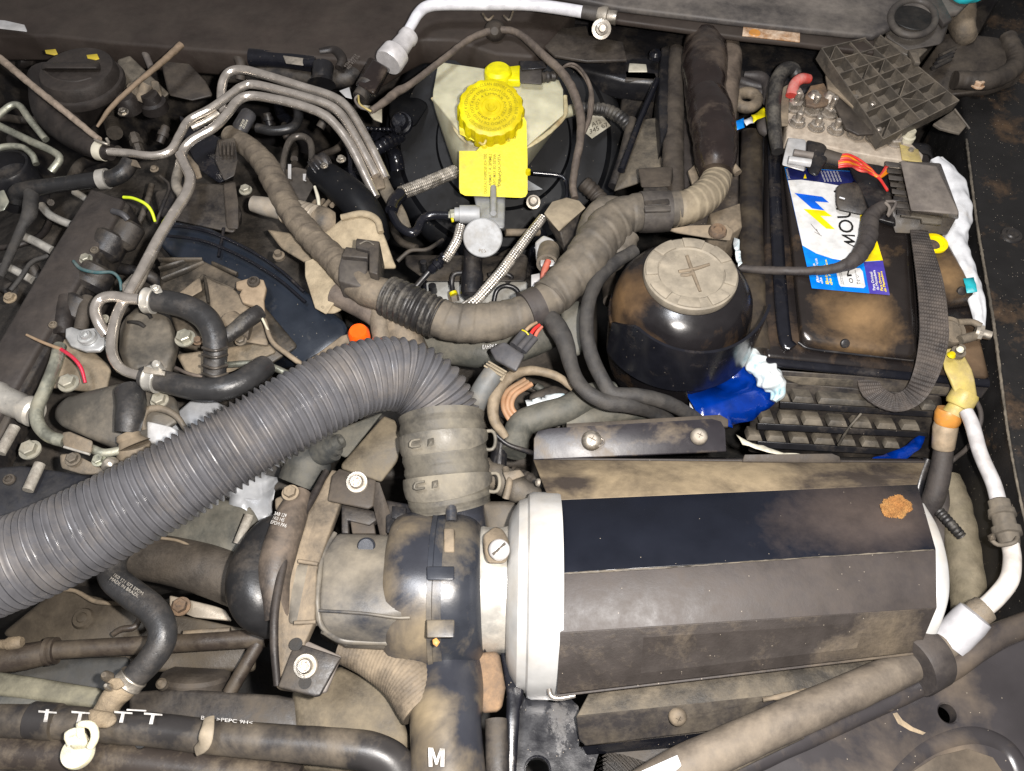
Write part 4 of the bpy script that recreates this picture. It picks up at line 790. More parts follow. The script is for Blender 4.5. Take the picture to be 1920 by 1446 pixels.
for i, p in enumerate([[(1395, 140, .5, 12), (1425, 145, .5, 22), (1438, 160, .5, 20), (1440, 190, .8, 20)], [(1380, 150, 0, 18), (1410, 160, 0, 18), (1440, 165, 0, 16)], [(1380, 165, 0, 16), (1410, 172, 0, 16), (1445, 178, 0, 16)], [(1428, 215, .5, 20), (1432, 240, .5, 24), (1440, 250, .3, 18)]]):
    tube('dark_cable', p, 'tape_dark', L=['bent dark cable beyond the yellow scrap', 'upper dark cable left of the grey tube loop', 'lower dark cable left of the grey tube loop', 'dark cable bulge under the yellow scrap'][i], C='cable')
def rod(name, a, b, wd, mat, par=None, **k): return tube(name, [(*a, wd), (*b, wd)], mat, par, seg=k.pop('seg', 12), straight=True, step=.5, **k)
prism('metal_blade', [(1565, 195), (1572, 182), (1582, 180), (1622, 228), (1640, 250), (1610, 252), (1586, 240)], 3.2, .3, 'brown_dusty', bev=.08, L='dark bent metal blade leaning over the terminal nuts', C='blade')
prism('metal_blade', [(1548, 140), (1562, 128), (1600, 160), (1618, 205), (1600, 200), (1570, 175), (1552, 165)], 3.6, .3, 'tan_dusty', bev=.08, L='tan curved blade under the left edge of the lattice cover', C='blade')
# lattice cover, tilted, standing on one corner
def lattice():
    c = [P(1540, 92, 5.5), P(1648, 66, 5.5), P(1797, 190, 4.5), P(1655, 262, 3.4)]
    t = thing('lattice_cover', 'grey upturned plastic cover with square ribbed cells above the terminal nuts', 'cover', (1660, 160, 4))
    n = (c[1]-c[0]).cross(c[3]-c[0]).normalized()
    if n.z < 0: n = -n
    q = lambda u, v, h: c[0].lerp(c[1], u).lerp(c[3].lerp(c[2], u), v)+n*h*.01
    def wall(nm, a, bb, h0, h1, th, mat='lattice'):
        e = (q(*bb, 0)-q(*a, 0)).normalized().cross(n)*th*.005
        vs = [q(*a, h0)-e, q(*bb, h0)-e, q(*bb, h0)+e, q(*a, h0)+e, q(*a, h1)-e, q(*bb, h1)-e, q(*bb, h1)+e, q(*a, h1)+e]
        link(nm, vs, [(3, 2, 1, 0), (4, 5, 6, 7), (0, 1, 5, 4), (1, 2, 6, 5), (2, 3, 7, 6), (3, 0, 4, 7)], mat, t)
    vs = [q(u, v, h) for h in (-1.5, -1.3) for u, v in ((0, 0), (1, 0), (1, 1), (0, 1))]
    link('back_plate', vs, [(3, 2, 1, 0), (4, 5, 6, 7), (0, 1, 5, 4), (1, 2, 6, 5), (2, 3, 7, 6), (3, 0, 4, 7)], 'lattice', t)
    for i in range(5): wall('rib' if 0 < i < 4 else 'rim', (i/4, 0), (i/4, 1), -1.35, .12 if i in (0, 4) else 0, .14)
    for j in range(8): wall('rib' if 0 < j < 7 else 'rim', (0, j/7), (1, j/7), -1.35, .1 if j in (0, 7) else 0, .12)
    wall('brace', (.25, 3/7), (.5, 2/7), -1.35, -.1, .08); wall('brace', (.5, 3/7), (.75, 2/7), -1.35, -.1, .08); wall('brace', (.5, 5/7), (.75, 4/7), -1.35, -.1, .08); wall('brace', (.25, 6/7), (0, 1), -1.35, -.1, .08); wall('brace', (.75, 6/7), (.5, 5/7), -1.35, -.1, .08); wall('brace', (.5, 1/7), (.75, 2/7), -1.35, -.1, .08); wall('brace', (0, .14), (.25, .0), -1.35, -.1, .08)
    prism('corner_lug', [(1556, 72), (1578, 60), (1600, 70), (1606, 78), (1566, 86)], 4.9, .15, 'lattice', t, bev=.03)
    prism('clip', [(1704, 94), (1722, 98), (1726, 118), (1716, 116)], 5.6, .5, 'lattice', t, bev=.05)
    prism('hinge', [(1750, 232), (1790, 205), (1812, 236), (1800, 250), (1762, 240)], 3.4, .3, 'lattice', t, bev=.06)
    tube('hinge_rod', [(1790, 205, 3.8, 4), (1818, 242, 3.2, 4)], 'lattice', t, seg=6)
lattice()
t = thing('ring_bracket', 'dusty dark plastic bracket with a large round hole at the top right', 'bracket', (1700, 50, 6))
hull('frame', [(1656, 30, 5.4), (1700, -30, 6), (1745, -30, 6), (1780, 40, 5.6), (1764, 84, 5), (1700, 96, 4.6), (1660, 70, 4.8), (1656, 30, 3), (1745, -30, 4), (1770, 80, 3), (1690, 96, 3)], 'box_dark', t, bev=.3)
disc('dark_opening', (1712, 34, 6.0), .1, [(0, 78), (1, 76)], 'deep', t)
hull('arm', [(1614, 30, 5), (1650, 8, 5.5), (1700, -30, 6), (1730, -20, 6), (1690, 20, 6), (1660, 50, 5), (1650, 72, 4.8), (1618, 60, 4.5), (1614, 30, 2), (1700, -20, 3), (1650, 72, 2.5)], 'box_dark', t, bev=.25)
tube('ring', [(1712+42*math.cos(a), 34+33*math.sin(a), 6.1, 13) for a in [i*math.pi/8 for i in range(17)]], 'box_dark', t, seg=16)
prism('side_rail', [(1735, -40), (1756, -20), (1786, 36), (1770, 44), (1740, 0), (1720, -30)], 6.2, .6, 'box_dark', t, bev=.1)
prism('tongue', [(1664, 60), (1690, 74), (1740, 92), (1720, 110), (1690, 98), (1650, 84)], 4.6, .4, 'lattice', t, bev=.1)
for i in range(4): rod('grip', (1750+i*5, 128-i*8, 2.5), (1782+i*3, 112-i*7, 2.5), 8, 'black_dusty', t)
# relay box, plugs and wires
t = thing('relay_box', 'grey box shaped relay cover with dark socket side at the right of the label', 'relay box', (1745, 370, 3))
hull('cover', [(1688, 302, 4.2), (1756, 312, 4.2), (1798, 398, 4.2), (1796, 404, 4.0), (1708, 394, 4.0), (1690, 302, 2), (1764, 306, 2), (1798, 412, 2), (1708, 402, 2)], 'box_grey', t, bev=.25)
hull('socket', [(1672, 380, 2.4), (1790, 396, 2.4), (1794, 410, 2.2), (1776, 442, .6), (1676, 438, .6), (1668, 400, 1.6), (1690, 320, 1.4), (1760, 320, 1.4)], 'black_dusty_tan', t, bev=.15)
prism('ledge', [(1690, 404), (1728, 408), (1730, 416), (1766, 420), (1768, 408), (1692, 394)], 2.8, .3, 'box_tan', t, bev=.06)
for i in range(8):
    hull('terminal_pin', [(1660+i*3, 302+i*13, 3), (1688+i*3, 306+i*13, 3), (1688+i*3, 314+i*13, 3), (1660+i*3, 311+i*13, 3), (1660+i*3, 302+i*13, 1.5), (1688+i*3, 314+i*13, 1.5)], 'black_dusty' if i % 2 else 'box_dark', t, bev=.08)
t = thing('wire_plug', 'black plug with its pale grey latch at the left end of the terminal strip', 'plug', (1500, 300, 2))
hull('latch', [(1478, 258, 2.4), (1512, 262, 2.4), (1510, 300, 2.6), (1508, 322, 2.2), (1466, 310, 2.2), (1468, 296, 2.4), (1478, 258, 1), (1512, 320, 1), (1466, 308, 1)], 'alu_grey', t, bev=.15)
tube('latch_bar', [(1478, 300, 3.1, 15), (1520, 306, 3.1, 15)], 'alu_grey', t); tube('latch_bar', [(1488, 286, 3.1, 13), (1524, 292, 3.1, 13)], 'box_grey', t)
hull('body', [(1512, 262, 2.2), (1550, 270, 2.2), (1552, 300, 2.4), (1532, 332, 2), (1512, 322, 2), (1512, 262, .8), (1552, 300, .8), (1530, 332, .8)], 'black_plastic', t, bev=.3)
tube('boot', [(1545, 292, 1.9, 26), (1575, 300, 2, 24)], 'brown_dusty', t)
W = [('red', 0), ('orange', 1), ('red_light', 2), ('red', 3), ('orange', 4), ('red_light', 5), ('red', 6)]
g = 'twisted red and orange wires'
for i, (m, j) in enumerate(W):
    o = j*4
    tube('wire', [(1572, 292+o*.9, 2.2, 4.6), (1590, 290+o*.9, 2.6, 4.6), (1612, 300+o*.6+(i % 3)*4, 2.9+.15*i, 4.6), (1632, 316+o*.4, 2.8, 4.6), (1648, 330-o*.3+i*2, 2.7, 4.6), (1664, (316 if i in (1, 4) else 352 if i > 2 else 308)-(6 if i > 4 else 0)+i*2, 2.6, 4.6)], m, L=['scarlet wire nearest the battery top', 'orange wire of the twisted bundle, upper one', 'pale red wire of the twisted bundle, upper one', 'scarlet wire in the middle of the twisted bundle', 'orange wire of the twisted bundle, lower one', 'pale red wire of the twisted bundle, lower one', 'scarlet wire nearest the white label'][i], C='wire', G=g, seg=8)
hull('black_clip', [(1566, 352, 2.0), (1578, 344, 2.2), (1610, 340, 2.2), (1628, 392, 1.8), (1616, 405, 1.4), (1570, 396, 1.2), (1566, 380, 1.6), (1572, 350, .7), (1628, 400, .7)], 'black_dusty', bev=.25, L='black rounded clip covering part of the battery label', C='clip')
rod('white_tick', (1574, 370, 2.15), (1584, 373, 2.15), 3, 'white', L='tiny white line on the black clip', C='mark', seg=6)  # short white line laid on the clip
hull('socket_block', [(1585, 300, 1.6), (1664, 312, 1.8), (1680, 420, 1.6), (1640, 410, 1.4), (1620, 340, 1.4), (1585, 300, .6), (1680, 430, .6), (1630, 410, .6)], 'black_plastic', bev=.2, L='black socket block under the twisted wires', C='socket')
tube('taped_cable', [(1386, 503, -.6, 14), (1440, 507, .2, 15), (1520, 508, 1.2, 16), (1570, 502, 1.6, 19), (1604, 486, 1.8, 28), (1626, 450, 2.0, 32), (1632, 410, 2.2, 30), (1650, 390, 2.4, 22), (1672, 385, 2.2, 16)], 'tape_dark', mod=wrap(1.3, .10, .06), seg=24, step=.08, L='black taped cable curving across the battery label', C='cable')
tube('terminal_loop', [(1660, 380, 3, 6), (1668, 390, 3, 6), (1665, 405, 3, 6), (1680, 380, 3, 6), (1660, 378, 3, 6)], 'box_grey', L='small wire triangle on the socket beside the relay box', C='clip', seg=8)
# plastic bags
tube('plastic_bag', [(1756, 300, .8, 26), (1784, 340, .6, 44), (1798, 395, .2, 46), (1792, 450, 0, 40), (1812, 510, -.2, 38), (1832, 570, -.4, 30), (1838, 612, -.6, 18)], 'white', mod=lump(.28, .7), seg=40, step=.1, aspect=.7, L='white crumpled plastic behind the right side of the battery', C='plastic bag')
crumple('teal_scrap', [(1808, 522), (1826, 520), (1832, 548), (1812, 550)], .8, 'teal', amp=.3, seed=4, L='teal patch of the bag at the right of the battery', C='plastic scrap')
crumple('blue_bag', [(1390, 640), (1425, 655), (1462, 710), (1440, 765), (1370, 800), (1300, 780), (1296, 735), (1360, 700), (1385, 660)], -3.6, 'blue_bag', amp=2.2, sc=.28, seed=8, cuts=5, sharp=60, L='shiny deep blue plastic bag between the reservoir and the battery', C='plastic bag')
tube('torn_wrapper', [(1386, 636, -1.6, 12), (1398, 655, -1.8, 30), (1420, 685, -2.2, 40), (1446, 712, -2.4, 44), (1458, 735, -2.8, 30), (1450, 752, -3.2, 12)], 'torn', mod=lump(.42, 1.6), seg=44, step=.08, L='torn white and turquoise wrapper edge at the battery corner', C='wrapper')
crumple('blue_scrap', [(1620, 866), (1690, 840), (1722, 818), (1734, 820), (1730, 838), (1680, 876)], -6.0, 'blue_bag', amp=.5, seed=5, sharp=60, L='blue plastic scrap above the back edge of the filter box', C='plastic scrap')
crumple('torn_wrapper', [(985, 752), (1010, 746), (1040, 738), (1072, 740), (1058, 752), (1020, 764), (990, 768)], -2.4, 'torn', amp=.5, sc=1.5, seed=15, L='small torn white and blue wrapper among the tan cables', C='wrapper')
crumple('torn_wrapper', [(1376, 448), (1386, 452), (1390, 498), (1384, 502), (1378, 480)], .3, 'torn', amp=.5, sc=1.5, seed=17, L='thin blue and white sliver beside the reservoir cap', C='wrapper')
crumple('torn_wrapper', [(1386, 606), (1396, 602), (1400, 625), (1390, 632)], -.6, 'torn', amp=.5, sc=1.5, seed=18, L='tiny blue scrap right of the reservoir bowl', C='wrapper')
crumple('white_scrap', [(1380, 816), (1400, 830), (1440, 842), (1470, 848), (1500, 853), (1440, 851), (1392, 834)], -5.5, 'sticker', amp=.4, seed=6, L='thin white scrap beside the flange of the filter box', C='plastic scrap')
crumple('white_bag_edge', [(1290, 742), (1306, 738), (1306, 772), (1294, 770)], -5, 'white', amp=.3, seed=2, L='white bag corner under the reservoir guard', C='plastic bag')
t = thing('yellow_scrap', 'yellow white and blue plastic scrap left of the grey tube loop', 'plastic scrap', (1410, 225, 1))
for n_, pl, m, s in (('yellow_end', [(1408, 218), (1432, 200), (1440, 206), (1440, 216), (1412, 232)], 'yellow', 1), ('white_middle', [(1394, 228), (1410, 219), (1414, 231), (1398, 240)], 'white', 2), ('blue_end', [(1376, 228), (1394, 224), (1396, 240), (1380, 245)], 'blue_print', 3)):
    crumple(n_, pl, 1.4, m, t, amp=.4, seed=s, cuts=3, sharp=50)
# big dirty box and tubes left of the battery
t = thing('relay_housing', 'tall brown dusty plastic rail housing left of the battery', 'housing', (1280, 270, -2))
hull('back_wall', [(1250, 85, 0), (1282, 84, 0), (1385, 90, 0), (1392, 250, -1), (1385, 440, -2), (1270, 420, -2), (1236, 300, -1.5), (1250, 85, -12), (1385, 90, -12), (1385, 440, -14), (1240, 400, -14)], 'shell_dirty', t, bev=.3)
tube('rail', [(1268, 92, 1.2, 26), (1266, 180, .8, 34), (1262, 280, .4, 40), (1266, 370, 0, 36)], 'brown_dusty', t, mod=lump(.06, 2), aspect=.8)
prism('black_edge', [(1240, 88), (1256, 84), (1262, 180), (1256, 240), (1240, 270), (1234, 200)], 1.2, 4, 'black_plastic', t, bev=.2)
disc('knob', (1228, 108, .8), .8, [(0, 24), (.6, 24), (1, 16)], 'black_gloss', t)
prism('tan_tab', [(1258, 88), (1290, 90), (1288, 116), (1260, 110)], 1.4, .4, 'rusty_tan', t, bev=.15)
prism('tan_gusset', [(1290, 320), (1312, 300), (1326, 318), (1300, 350)], .8, .4, 'tan_dusty', t, bev=.08)
prism('lower_wall', [(1330, 400), (1388, 380), (1392, 425), (1370, 440), (1335, 430)], -.4, 5, 'tan_dusty', t, bev=.15)
t = thing('sheathed_pipe', 'shiny brown sheathed pipe in two sections left of the battery', 'pipe', (1330, 200, 3))
tube('upper_sleeve', [(1322, 84, 3, 78), (1322, 120, 3.4, 84), (1322, 165, 3.4, 76), (1326, 195, 3.2, 72)], 'brown_shiny', t, seg=36, mod=lump(.06, .8))
tube('side_sleeve', [(1362, 78, 2.6, 40), (1368, 110, 2.8, 46), (1364, 160, 2.6, 44), (1362, 220, 2.2, 36)], 'brown_dusty2', t, seg=28, mod=lump(.08, .8))
tube('lower_sleeve', [(1324, 186, 3.4, 76), (1332, 215, 3.6, 84), (1340, 260, 3.6, 82), (1342, 300, 3.3, 76), (1342, 325, 3.0, 60)], 'brown_shiny', t, seg=36, mod=wrap(1.6, .025, .04))
tube('sheath_lip', [(1364, 285, 3.6, 22), (1368, 320, 3.2, 18)], 'brown_shiny', t, seg=16)
tube('scrap_corner', [(1370, 305, 3.4, 12), (1384, 325, 3.2, 16)], 'tan_dusty', t)
t = thing('grey_rubber_ring', 'tan rubber ring lying beside the yellow scrap', 'ring', (1398, 190, 1))
tube('ring', [(1400+20*math.cos(a), 188+14*math.sin(a), 1.2, 22) for a in [i*math.pi/7 for i in range(15)]], 'rubber_tan', t, seg=14)
t = thing('tensioner_bracket', 'tan bracket with a round embossed bolt behind the reservoir cap', 'bracket', (1320, 435, 1))
hull('arm', [(1246, 430, 2.5), (1290, 422, 3), (1362, 420, 3), (1376, 432, 3), (1370, 452, 2.8), (1330, 448, 2.6), (1270, 438, 2.4), (1250, 432, 1.2), (1372, 440, 1)], 'tan_dusty', t, bev=.15)
disc('bolt', (1345, 436, 3.0), .5, [(0, 34), (.5, 34), (1, 28), (1, 18), (.6, 16), (.6, 2)], 'rusty_tan', t)
# ================= brake servo, fluid tank, master cylinder =================
AX = (-.02, -.62, .78)
t = thing('brake_servo', 'large round black brake servo drum behind the yellow capped fluid tank', 'brake servo', (945, 270, -8))
turn('drum', P(945, 272, -8), up((945, 272, -8), 6, AX), [(-2, 430), (-.6, 452), (-.2, 458), (0, 450), (.12, 430), (.15, 400), (.3, 380), (.32, 250), (.45, 240), (.46, 60)], 'black_satin', t, seg=96, smooth=40)
hull('valve_boss', [(730, 190, -3.5), (770, 168, -3.5), (805, 198, -3.5), (780, 235, -3.5), (740, 240, -3.5), (728, 215, -3.5), (735, 200, -7), (800, 190, -7), (780, 240, -7), (740, 240, -7)], 'black_satin', t, bev=.4)
disc('valve', (753, 232, -3.4), 1.4, [(0, 44), (.3, 40), (.35, 30), (.6, 34), (.75, 30), (1, 26), (1, 12)], 'black_gloss', t, d=(-.1, -.6, .8))
disc('valve_nipple', (749, 244, -2.8), .8, [(0, 16), (1, 12)], 'black_gloss', t, d=(-.1, -.7, .7))
tube('vacuum_nozzle', [(735, 243, -3, 8), (690, 241, -3.4, 9), (668, 238, -3.8, 10)], 'black_gloss', L='thin ribbed black vacuum line running left from the servo valve', C='hose', mod=rings(.5, .3), step=.08, seg=12)
disc('rim_stud', (1000, 380, -4.6), 1.6, [(0, 26), (.3, 26), (.32, 18), (.9, 17), (1, 12)], 'steel_dirty', t, d=AX)
tube('stay', [(1000, 324, -3, 8), (1050, 330, -3.2, 8), (1062, 345, -3.6, 8), (1062, 370, -4, 8), (1045, 385, -4.5, 7)], 'black_gloss', L='bent black rod right of the master cylinder', C='rod')
t = thing('warning_sticker', 'pale worn sticker on the right side of the black servo drum', 'sticker', (1120, 225, -4))
for pl, n_ in (([(1086, 182, -4.4), (1112, 170, -4.4), (1118, 176, -4.4), (1128, 196, -4.4), (1100, 205, -4.4)], 'upper_patch'), ([(1098, 250, -4.4), (1104, 216, -4.4), (1130, 218, -4.4), (1145, 236, -4.4), (1110, 260, -4.4)], 'lower_patch')):
    q = [P(*p) for p in pl]; link(n_, q, [tuple(range(len(q)))], 'sticker', t)
lettering('sticker_print', '! A12\n345 67', [(1106, 252, -4.35), (1142, 236, -4.35), (1130, 222, -4.35), (1104, 232, -4.35)], 0, 'cast_dark', t)
t = thing('brake_fluid_tank', 'cream plastic brake fluid tank in front of the black servo', 'tank', (935, 230, 0))
hull('tank', [(822, 116, 1.2), (905, 120, 1.2), (1048, 150, 1.0), (1056, 168, 1.0), (1057, 215, .6), (990, 272, .6), (880, 270, .6), (845, 225, .8), (811, 186, .8), (812, 170, 1), (862, 345, -5), (905, 350, -5), (985, 318, -5.2), (1048, 235, -4), (820, 225, -4), (830, 130, -5), (1040, 150, -5)], 'tank', t, bev=1.0)
tube('weld_seam', [(812, 184, .2, 9), (845, 226, .3, 10), (872, 262, .3, 11), (920, 280, .2, 11), (990, 274, .1, 10), (1055, 222, 0, 9), (1060, 180, .2, 8)], 'tank_stain', t, mod=lump(.15, 2), aspect=.6)
turn('side_spout', (1050, 214, -1.5), (1082, 204, -2), [(0, 22), (.7, 22), (1, 16)], 'tank', t)
t = thing('float_sensor', 'round yellow level sensor knob with black plug on the fluid tank', 'sensor', (935, 140, 1))
disc('knob', (934, 150, 1.3), 1, [(-.3, 50), (0, 52), (.8, 52), (1.2, 50), (1.5, 40), (1.55, 4)], 'yellow_clean', t, seg=40)
prism('arm', [(950, 124), (976, 121), (976, 150), (950, 150)], 2.1, 1.0, 'yellow_clean', t, bev=.2)
hull('plug', [(974, 130, 2.2), (1016, 132, 2.4), (1016, 158, 2.2), (974, 156, 2.2), (974, 128, .8), (1016, 160, .8), (974, 116, 1.8), (1016, 120, 1.8)], 'box_dark', t, bev=.15)
hull('plug_top', [(974, 114, 2.8), (1020, 114, 2.8), (1026, 128, 2.6), (976, 132, 2.6), (974, 116, 1.5), (1024, 130, 1.5)], 'black_plastic', t, bev=.15)
turn('plug_boot', (1014, 146, 1.6), (1044, 142, 1.4), [(0, 20), (.3, 18), (.4, 22), (.6, 16), (.8, 20), (1, 12)], 'black_dusty', t)
# big yellow cap and hanging tag
t = thing('tank_cap', 'bright yellow ribbed screw cap with rings of small print on the fluid tank', 'cap', (922, 220, 2))
CA = V((.06, -.35, 1)).normalized(); cc = P(921, 200, 4.6); kc = K(cc)
turn('cap', cc, cc+CA*.01, [(-2.6, 116), (-2.4, 124), (-.5, 124), (-.15, 120), (0, 108), (.02, 104), (0.0, 48), (.06, 46), (.06, 36), (0, 34), (0, 22), (.12, 21), (.12, 12), (.05, 10), (.05, 2)], 'yellow', t, seg=144,
     mod=lambda i, a: 1+(.035*max(-1, min(1, 3*math.cos(16*a))) if i in (1, 2) else .015*max(-1, min(1, 3*math.cos(16*a))) if i == 3 else 0))
ringtext('cap_print', 'NUR ORIGINAL BREMSFLUSSIGKEIT DOT 4 VERWENDEN - CLEAN BEFORE OPENING -', cc, CA, 48*kc, 9*kc, 'ink_brown', t, arc=6.2)
ringtext('cap_print', 'USAR SOMENTE FLUIDO DE FREIO DOT 4 EM EMBALAGEM', cc, CA, 36.5*kc, 8*kc, 'ink_brown', t, a0=1, arc=6.2)
ringtext('cap_print', 'LIMPAR ANTES DE ABRIR DOT 4', cc, CA, 27*kc, 7*kc, 'ink_brown', t, a0=2, arc=6.1)
t = thing('warning_tag', 'yellow oil stained warning tag hanging from the tank cap', 'tag', (925, 320, 1))
tz = lambda x, y: (x, y, 2.4-(y-250)*.028)
tg = [tz(*p) for p in [(861, 236), (875, 236), (980, 215), (987, 228), (989, 300), (989, 362), (985, 369), (978, 371), (872, 367), (863, 362), (861, 354), (861, 283), (893, 283), (903, 272), (884, 262), (862, 252)]]
q = [P(*p) for p in tg]; nn = (q[10]-q[9]).cross(q[1]-q[9]).normalized()
link('tag', q+[v+V((0, .0006, -.0006)) for v in q], [tuple(range(len(q))), tuple(range(len(q), 2*len(q)))[::-1]]+[(i, (i+1) % len(q), (i+1) % len(q)+len(q), i+len(q)) for i in range(len(q))], 'yellow', t)
for s, x in (('DOT 4 DE RECIPIENTE LACRADO', 913), ('LIMPIE A TAMPA', 922), ('ANTES DE REMOVER', 930), ('ATENCAO FLUIDO', 939)):
    y1 = 364 if x < 920 else 350
    lettering('tag_print', s, [tz(x, 290), tz(x, y1), tz(x-6, y1), tz(x-6, 290)][::1], 0, 'ink_brown', t, off=.08, bold=.006)
lettering('hand_writing', 'Original', [tz(945, 325), tz(937, 355), tz(930, 350), tz(936, 322)], 0, 'ink_brown', t, off=.1)
lettering('hand_writing', 'original', [tz(969, 262), tz(938, 272), tz(936, 264), tz(966, 254)], 0, 'ink_brown', t, off=.1)
tube('cap_strap', [(868, 232, 2.2, 5), (888, 256, 2.0, 5), (905, 271, 2.3, 5), (912, 262, 2.6, 5)], 'yellow_lug', t, seg=8)
t = thing('master_cylinder', 'bright cast aluminium brake master cylinder end below the yellow tag', 'master cylinder', (905, 420, -1))
hull('body', [(884, 350, -2), (948, 350, -2), (946, 430, 0), (900, 420, 0), (884, 350, -5), (948, 350, -5), (946, 430, -4), (900, 420, -4)], 'alu', t, bev=.3)
turn('port', (900, 402, .3), (853, 402, .3), [(0, 30), (.15, 34), (.8, 34), (.82, 26), (1, 26)], 'alu', t)
turn('union', (855, 402, .3), (838, 404, .3), [(0, 20), (.6, 20), (.7, 14), (1, 14)], 'steel_green', t, seg=6)
turn('yellow_seal', (850, 412, .6), (846, 413, .6), [(0, 9), (1, 9)], 'yellow', t)
turn('end_disc', P(905, 446, .4), up((905, 446, .4), 1, (-.05, -.75, .6)), [(-1.6, 60), (-.3, 66), (-.2, 74), (0, 74), (.12, 70), (.13, 3)], 'alu', t, seg=56)
ringtext('cast_number', '607', P(905, 446, .4)+V((-.05, -.75, .6)).normalized()*.0016, V((-.05, -.75, .6)), 24*K(P(905, 446, .4)), 9*K(P(905, 446, .4)), 'cast', t, a0=-1.9, arc=-.6)
rod('spine', (925, 352, -.4), (925, 400, .4), 12, 'alu', t)
disc('tank_stub', (990, 326, .2), .5, [(0, 10), (1, 9)], 'yellow', t)
hull('flange', [(985, 335, -3.6), (1000, 345, -3.6), (1018, 355, -3.8), (990, 358, -3.6), (985, 335, -4.4), (1018, 356, -4.4)], 'alu', t, bev=.05)
tube('brake_line', [(842, 404, .3, 17), (810, 404, .2, 17), (792, 412, .1, 17), (783, 430, 0, 17), (770, 437, 0, 17), (750, 426, 0, 16), (738, 408, -.2, 16), (734, 392, -.4, 18)], 'black_gloss', L='bent shiny black brake line left of the aluminium cylinder', C='brake line')
tube('line_sleeve', [(734, 395, -.2, 24), (740, 378, -.3, 26), (752, 364, -.4, 26)], 'black_gloss', L='black sleeve at the lower end of the short braided line', C='sleeve')
tube('braided_line', [(752, 362, -.4, 24), (800, 344, -1.4, 24), (852, 322, -2.6, 24)], 'steel_braid', seg=32, step=.06, mod=braid(8, .5, .10), L='short braided steel line running up to the fluid tank', C='brake line')
tube('braided_line', [(864, 424, -.2, 17), (858, 448, -.6, 17), (846, 470, -1.2, 17), (834, 488, -2, 16)], 'steel_braid', seg=32, step=.06, mod=braid(8, .45, .10), L='short curved braided line under the aluminium cylinder', C='brake line')
t = thing('line_coupling', 'black ringed coupling at the foot of the short curved braided line', 'coupling', (815, 505, -3))
turn('coupling', (836, 480, -1.8), (806, 510, -3), [(0, 20), (.1, 22), (.2, 16), (.35, 16), (.4, 22), (.6, 22), (.65, 18), (.9, 18), (1, 12)], 'black_gloss', t)
rod('tail', (806, 508, -3), (778, 540, -4), 12, 'black_plastic', t)
tube('braided_line', [(1018, 408, -.6, 16), (985, 450, -1.2, 18), (940, 510, -2, 20), (900, 556, -2.8, 20), (872, 582, -3.2, 20)], 'steel_braid', seg=32, step=.06, mod=braid(8, .5, .10), L='long braided steel line running diagonally to the right of the cylinder', C='brake line')
tube('braided_line', [(893, 560, -3.2, 14), (862, 578, -3.6, 14), (850, 584, -4, 14)], 'steel_braid', seg=32, step=.06, mod=braid(8, .45, .10), L='small braided stub where the long braided line goes under', C='brake line')
tube('push_rod', [(948, 436, -4, 14), (985, 436, -4.4, 14), (1010, 436, -5, 14)], 'tan_dusty', L='tan rod to the right of the aluminium cylinder disc', C='rod')
# hydraulic block deep in the middle
t = thing('brake_control_block', 'pale metal brake control block with black plugs below the cylinder', 'hydraulic block', (870, 550, -7))
prism('block', [(798, 526), (990, 526), (985, 610), (806, 610)], -7, 4, 'cast_pale', t, bev=.3)
hull('motor', [(760, 478, -7), (990, 480, -7), (985, 528, -6), (800, 528, -6), (760, 500, -7), (760, 480, -12), (990, 530, -12)], 'black_dusty', t, bev=.3)
turn('plug', (888, 455, -3), (884, 560, -5), [(0, 28), (.15, 40), (.25, 34), (.5, 36), (.6, 42), (.95, 42), (1, 30)], 'black_plastic', t)
tube('pipe', [(870, 512, -4.5, 10), (852, 514, -4.6, 10), (847, 530, -5, 10), (850, 552, -6, 10)], 'black_plastic', t)
turn('union', (848, 545, -5.6), (852, 565, -6.4), [(0, 16), (.4, 20), (1, 20)], 'tan_dusty', t, seg=6)
turn('yellow_ring', (849, 548, -5.3), (851, 553, -5.4), [(0, 15), (1, 15)], 'yellow', t)
turn('yellow_ring', (862, 338, -3), (861, 348, -3), [(0, 0.1), (1, .1)], 'yellow', t) if False else None
disc('bung', (812, 547, -6.9), 1, [(0, 16), (1, 14), (1, 3)], 'black_plastic', t); disc('bung', (796, 508, -5), 1.4, [(0, 14), (1, 12), (1, 3)], 'black_plastic', t)
tube('pipe', [(950, 530, -6.6, 9), (960, 520, -6, 9), (940, 512, -5.6, 9), (915, 516, -5.4, 9)], 'black_plastic', t)
tube('pipe', [(925, 570, -6.8, 9), (932, 545, -6, 9), (950, 536, -5.6, 9), (970, 545, -6, 9), (975, 570, -7, 9)], 'black_plastic', t)
# ================= sensor, white pipe and wiring at the bulkhead =================
t = thing('pressure_sensor', 'grey metal pressure fitting with a dark brown plug at the bulkhead', 'sensor', (715, 120, 3))
turn('fitting', (768, 66, 4.6), (706, 146, 3.6), [(0, 34), (.0, 36), (.08, 38), (.12, 34), (.36, 38), (.4, 44), (.42, 52), (.62, 54), (.66, 50)], 'alu_pipe', t, seg=40)
hull('plug', [(694, 106, 3.8), (733, 130, 3.8), (704, 184, 3.4), (665, 160, 3.4), (700, 110, 5.2), (728, 128, 5.2), (700, 176, 4.8), (670, 158, 4.8), (700, 110, 2), (700, 180, 2)], 'brown_shiny', t, bev=.25)
turn('plug_neck', (690, 160, 4), (674, 184, 3.6), [(0, 40), (.3, 36), (.4, 30), (1, 28)], 'black_dusty', t)
tube('grey_wire', [(676, 176, 4, 5), (666, 186, 4, 5), (674, 200, 4, 5), (692, 207, 3.8, 5)], 'box_grey', t, seg=8)
tube('yellow_wire', [(672, 180, 4.1, 4), (674, 194, 4.1, 4), (684, 202, 4.1, 4), (696, 209, 3.9, 4)], 'yellow_lug', t, seg=8)
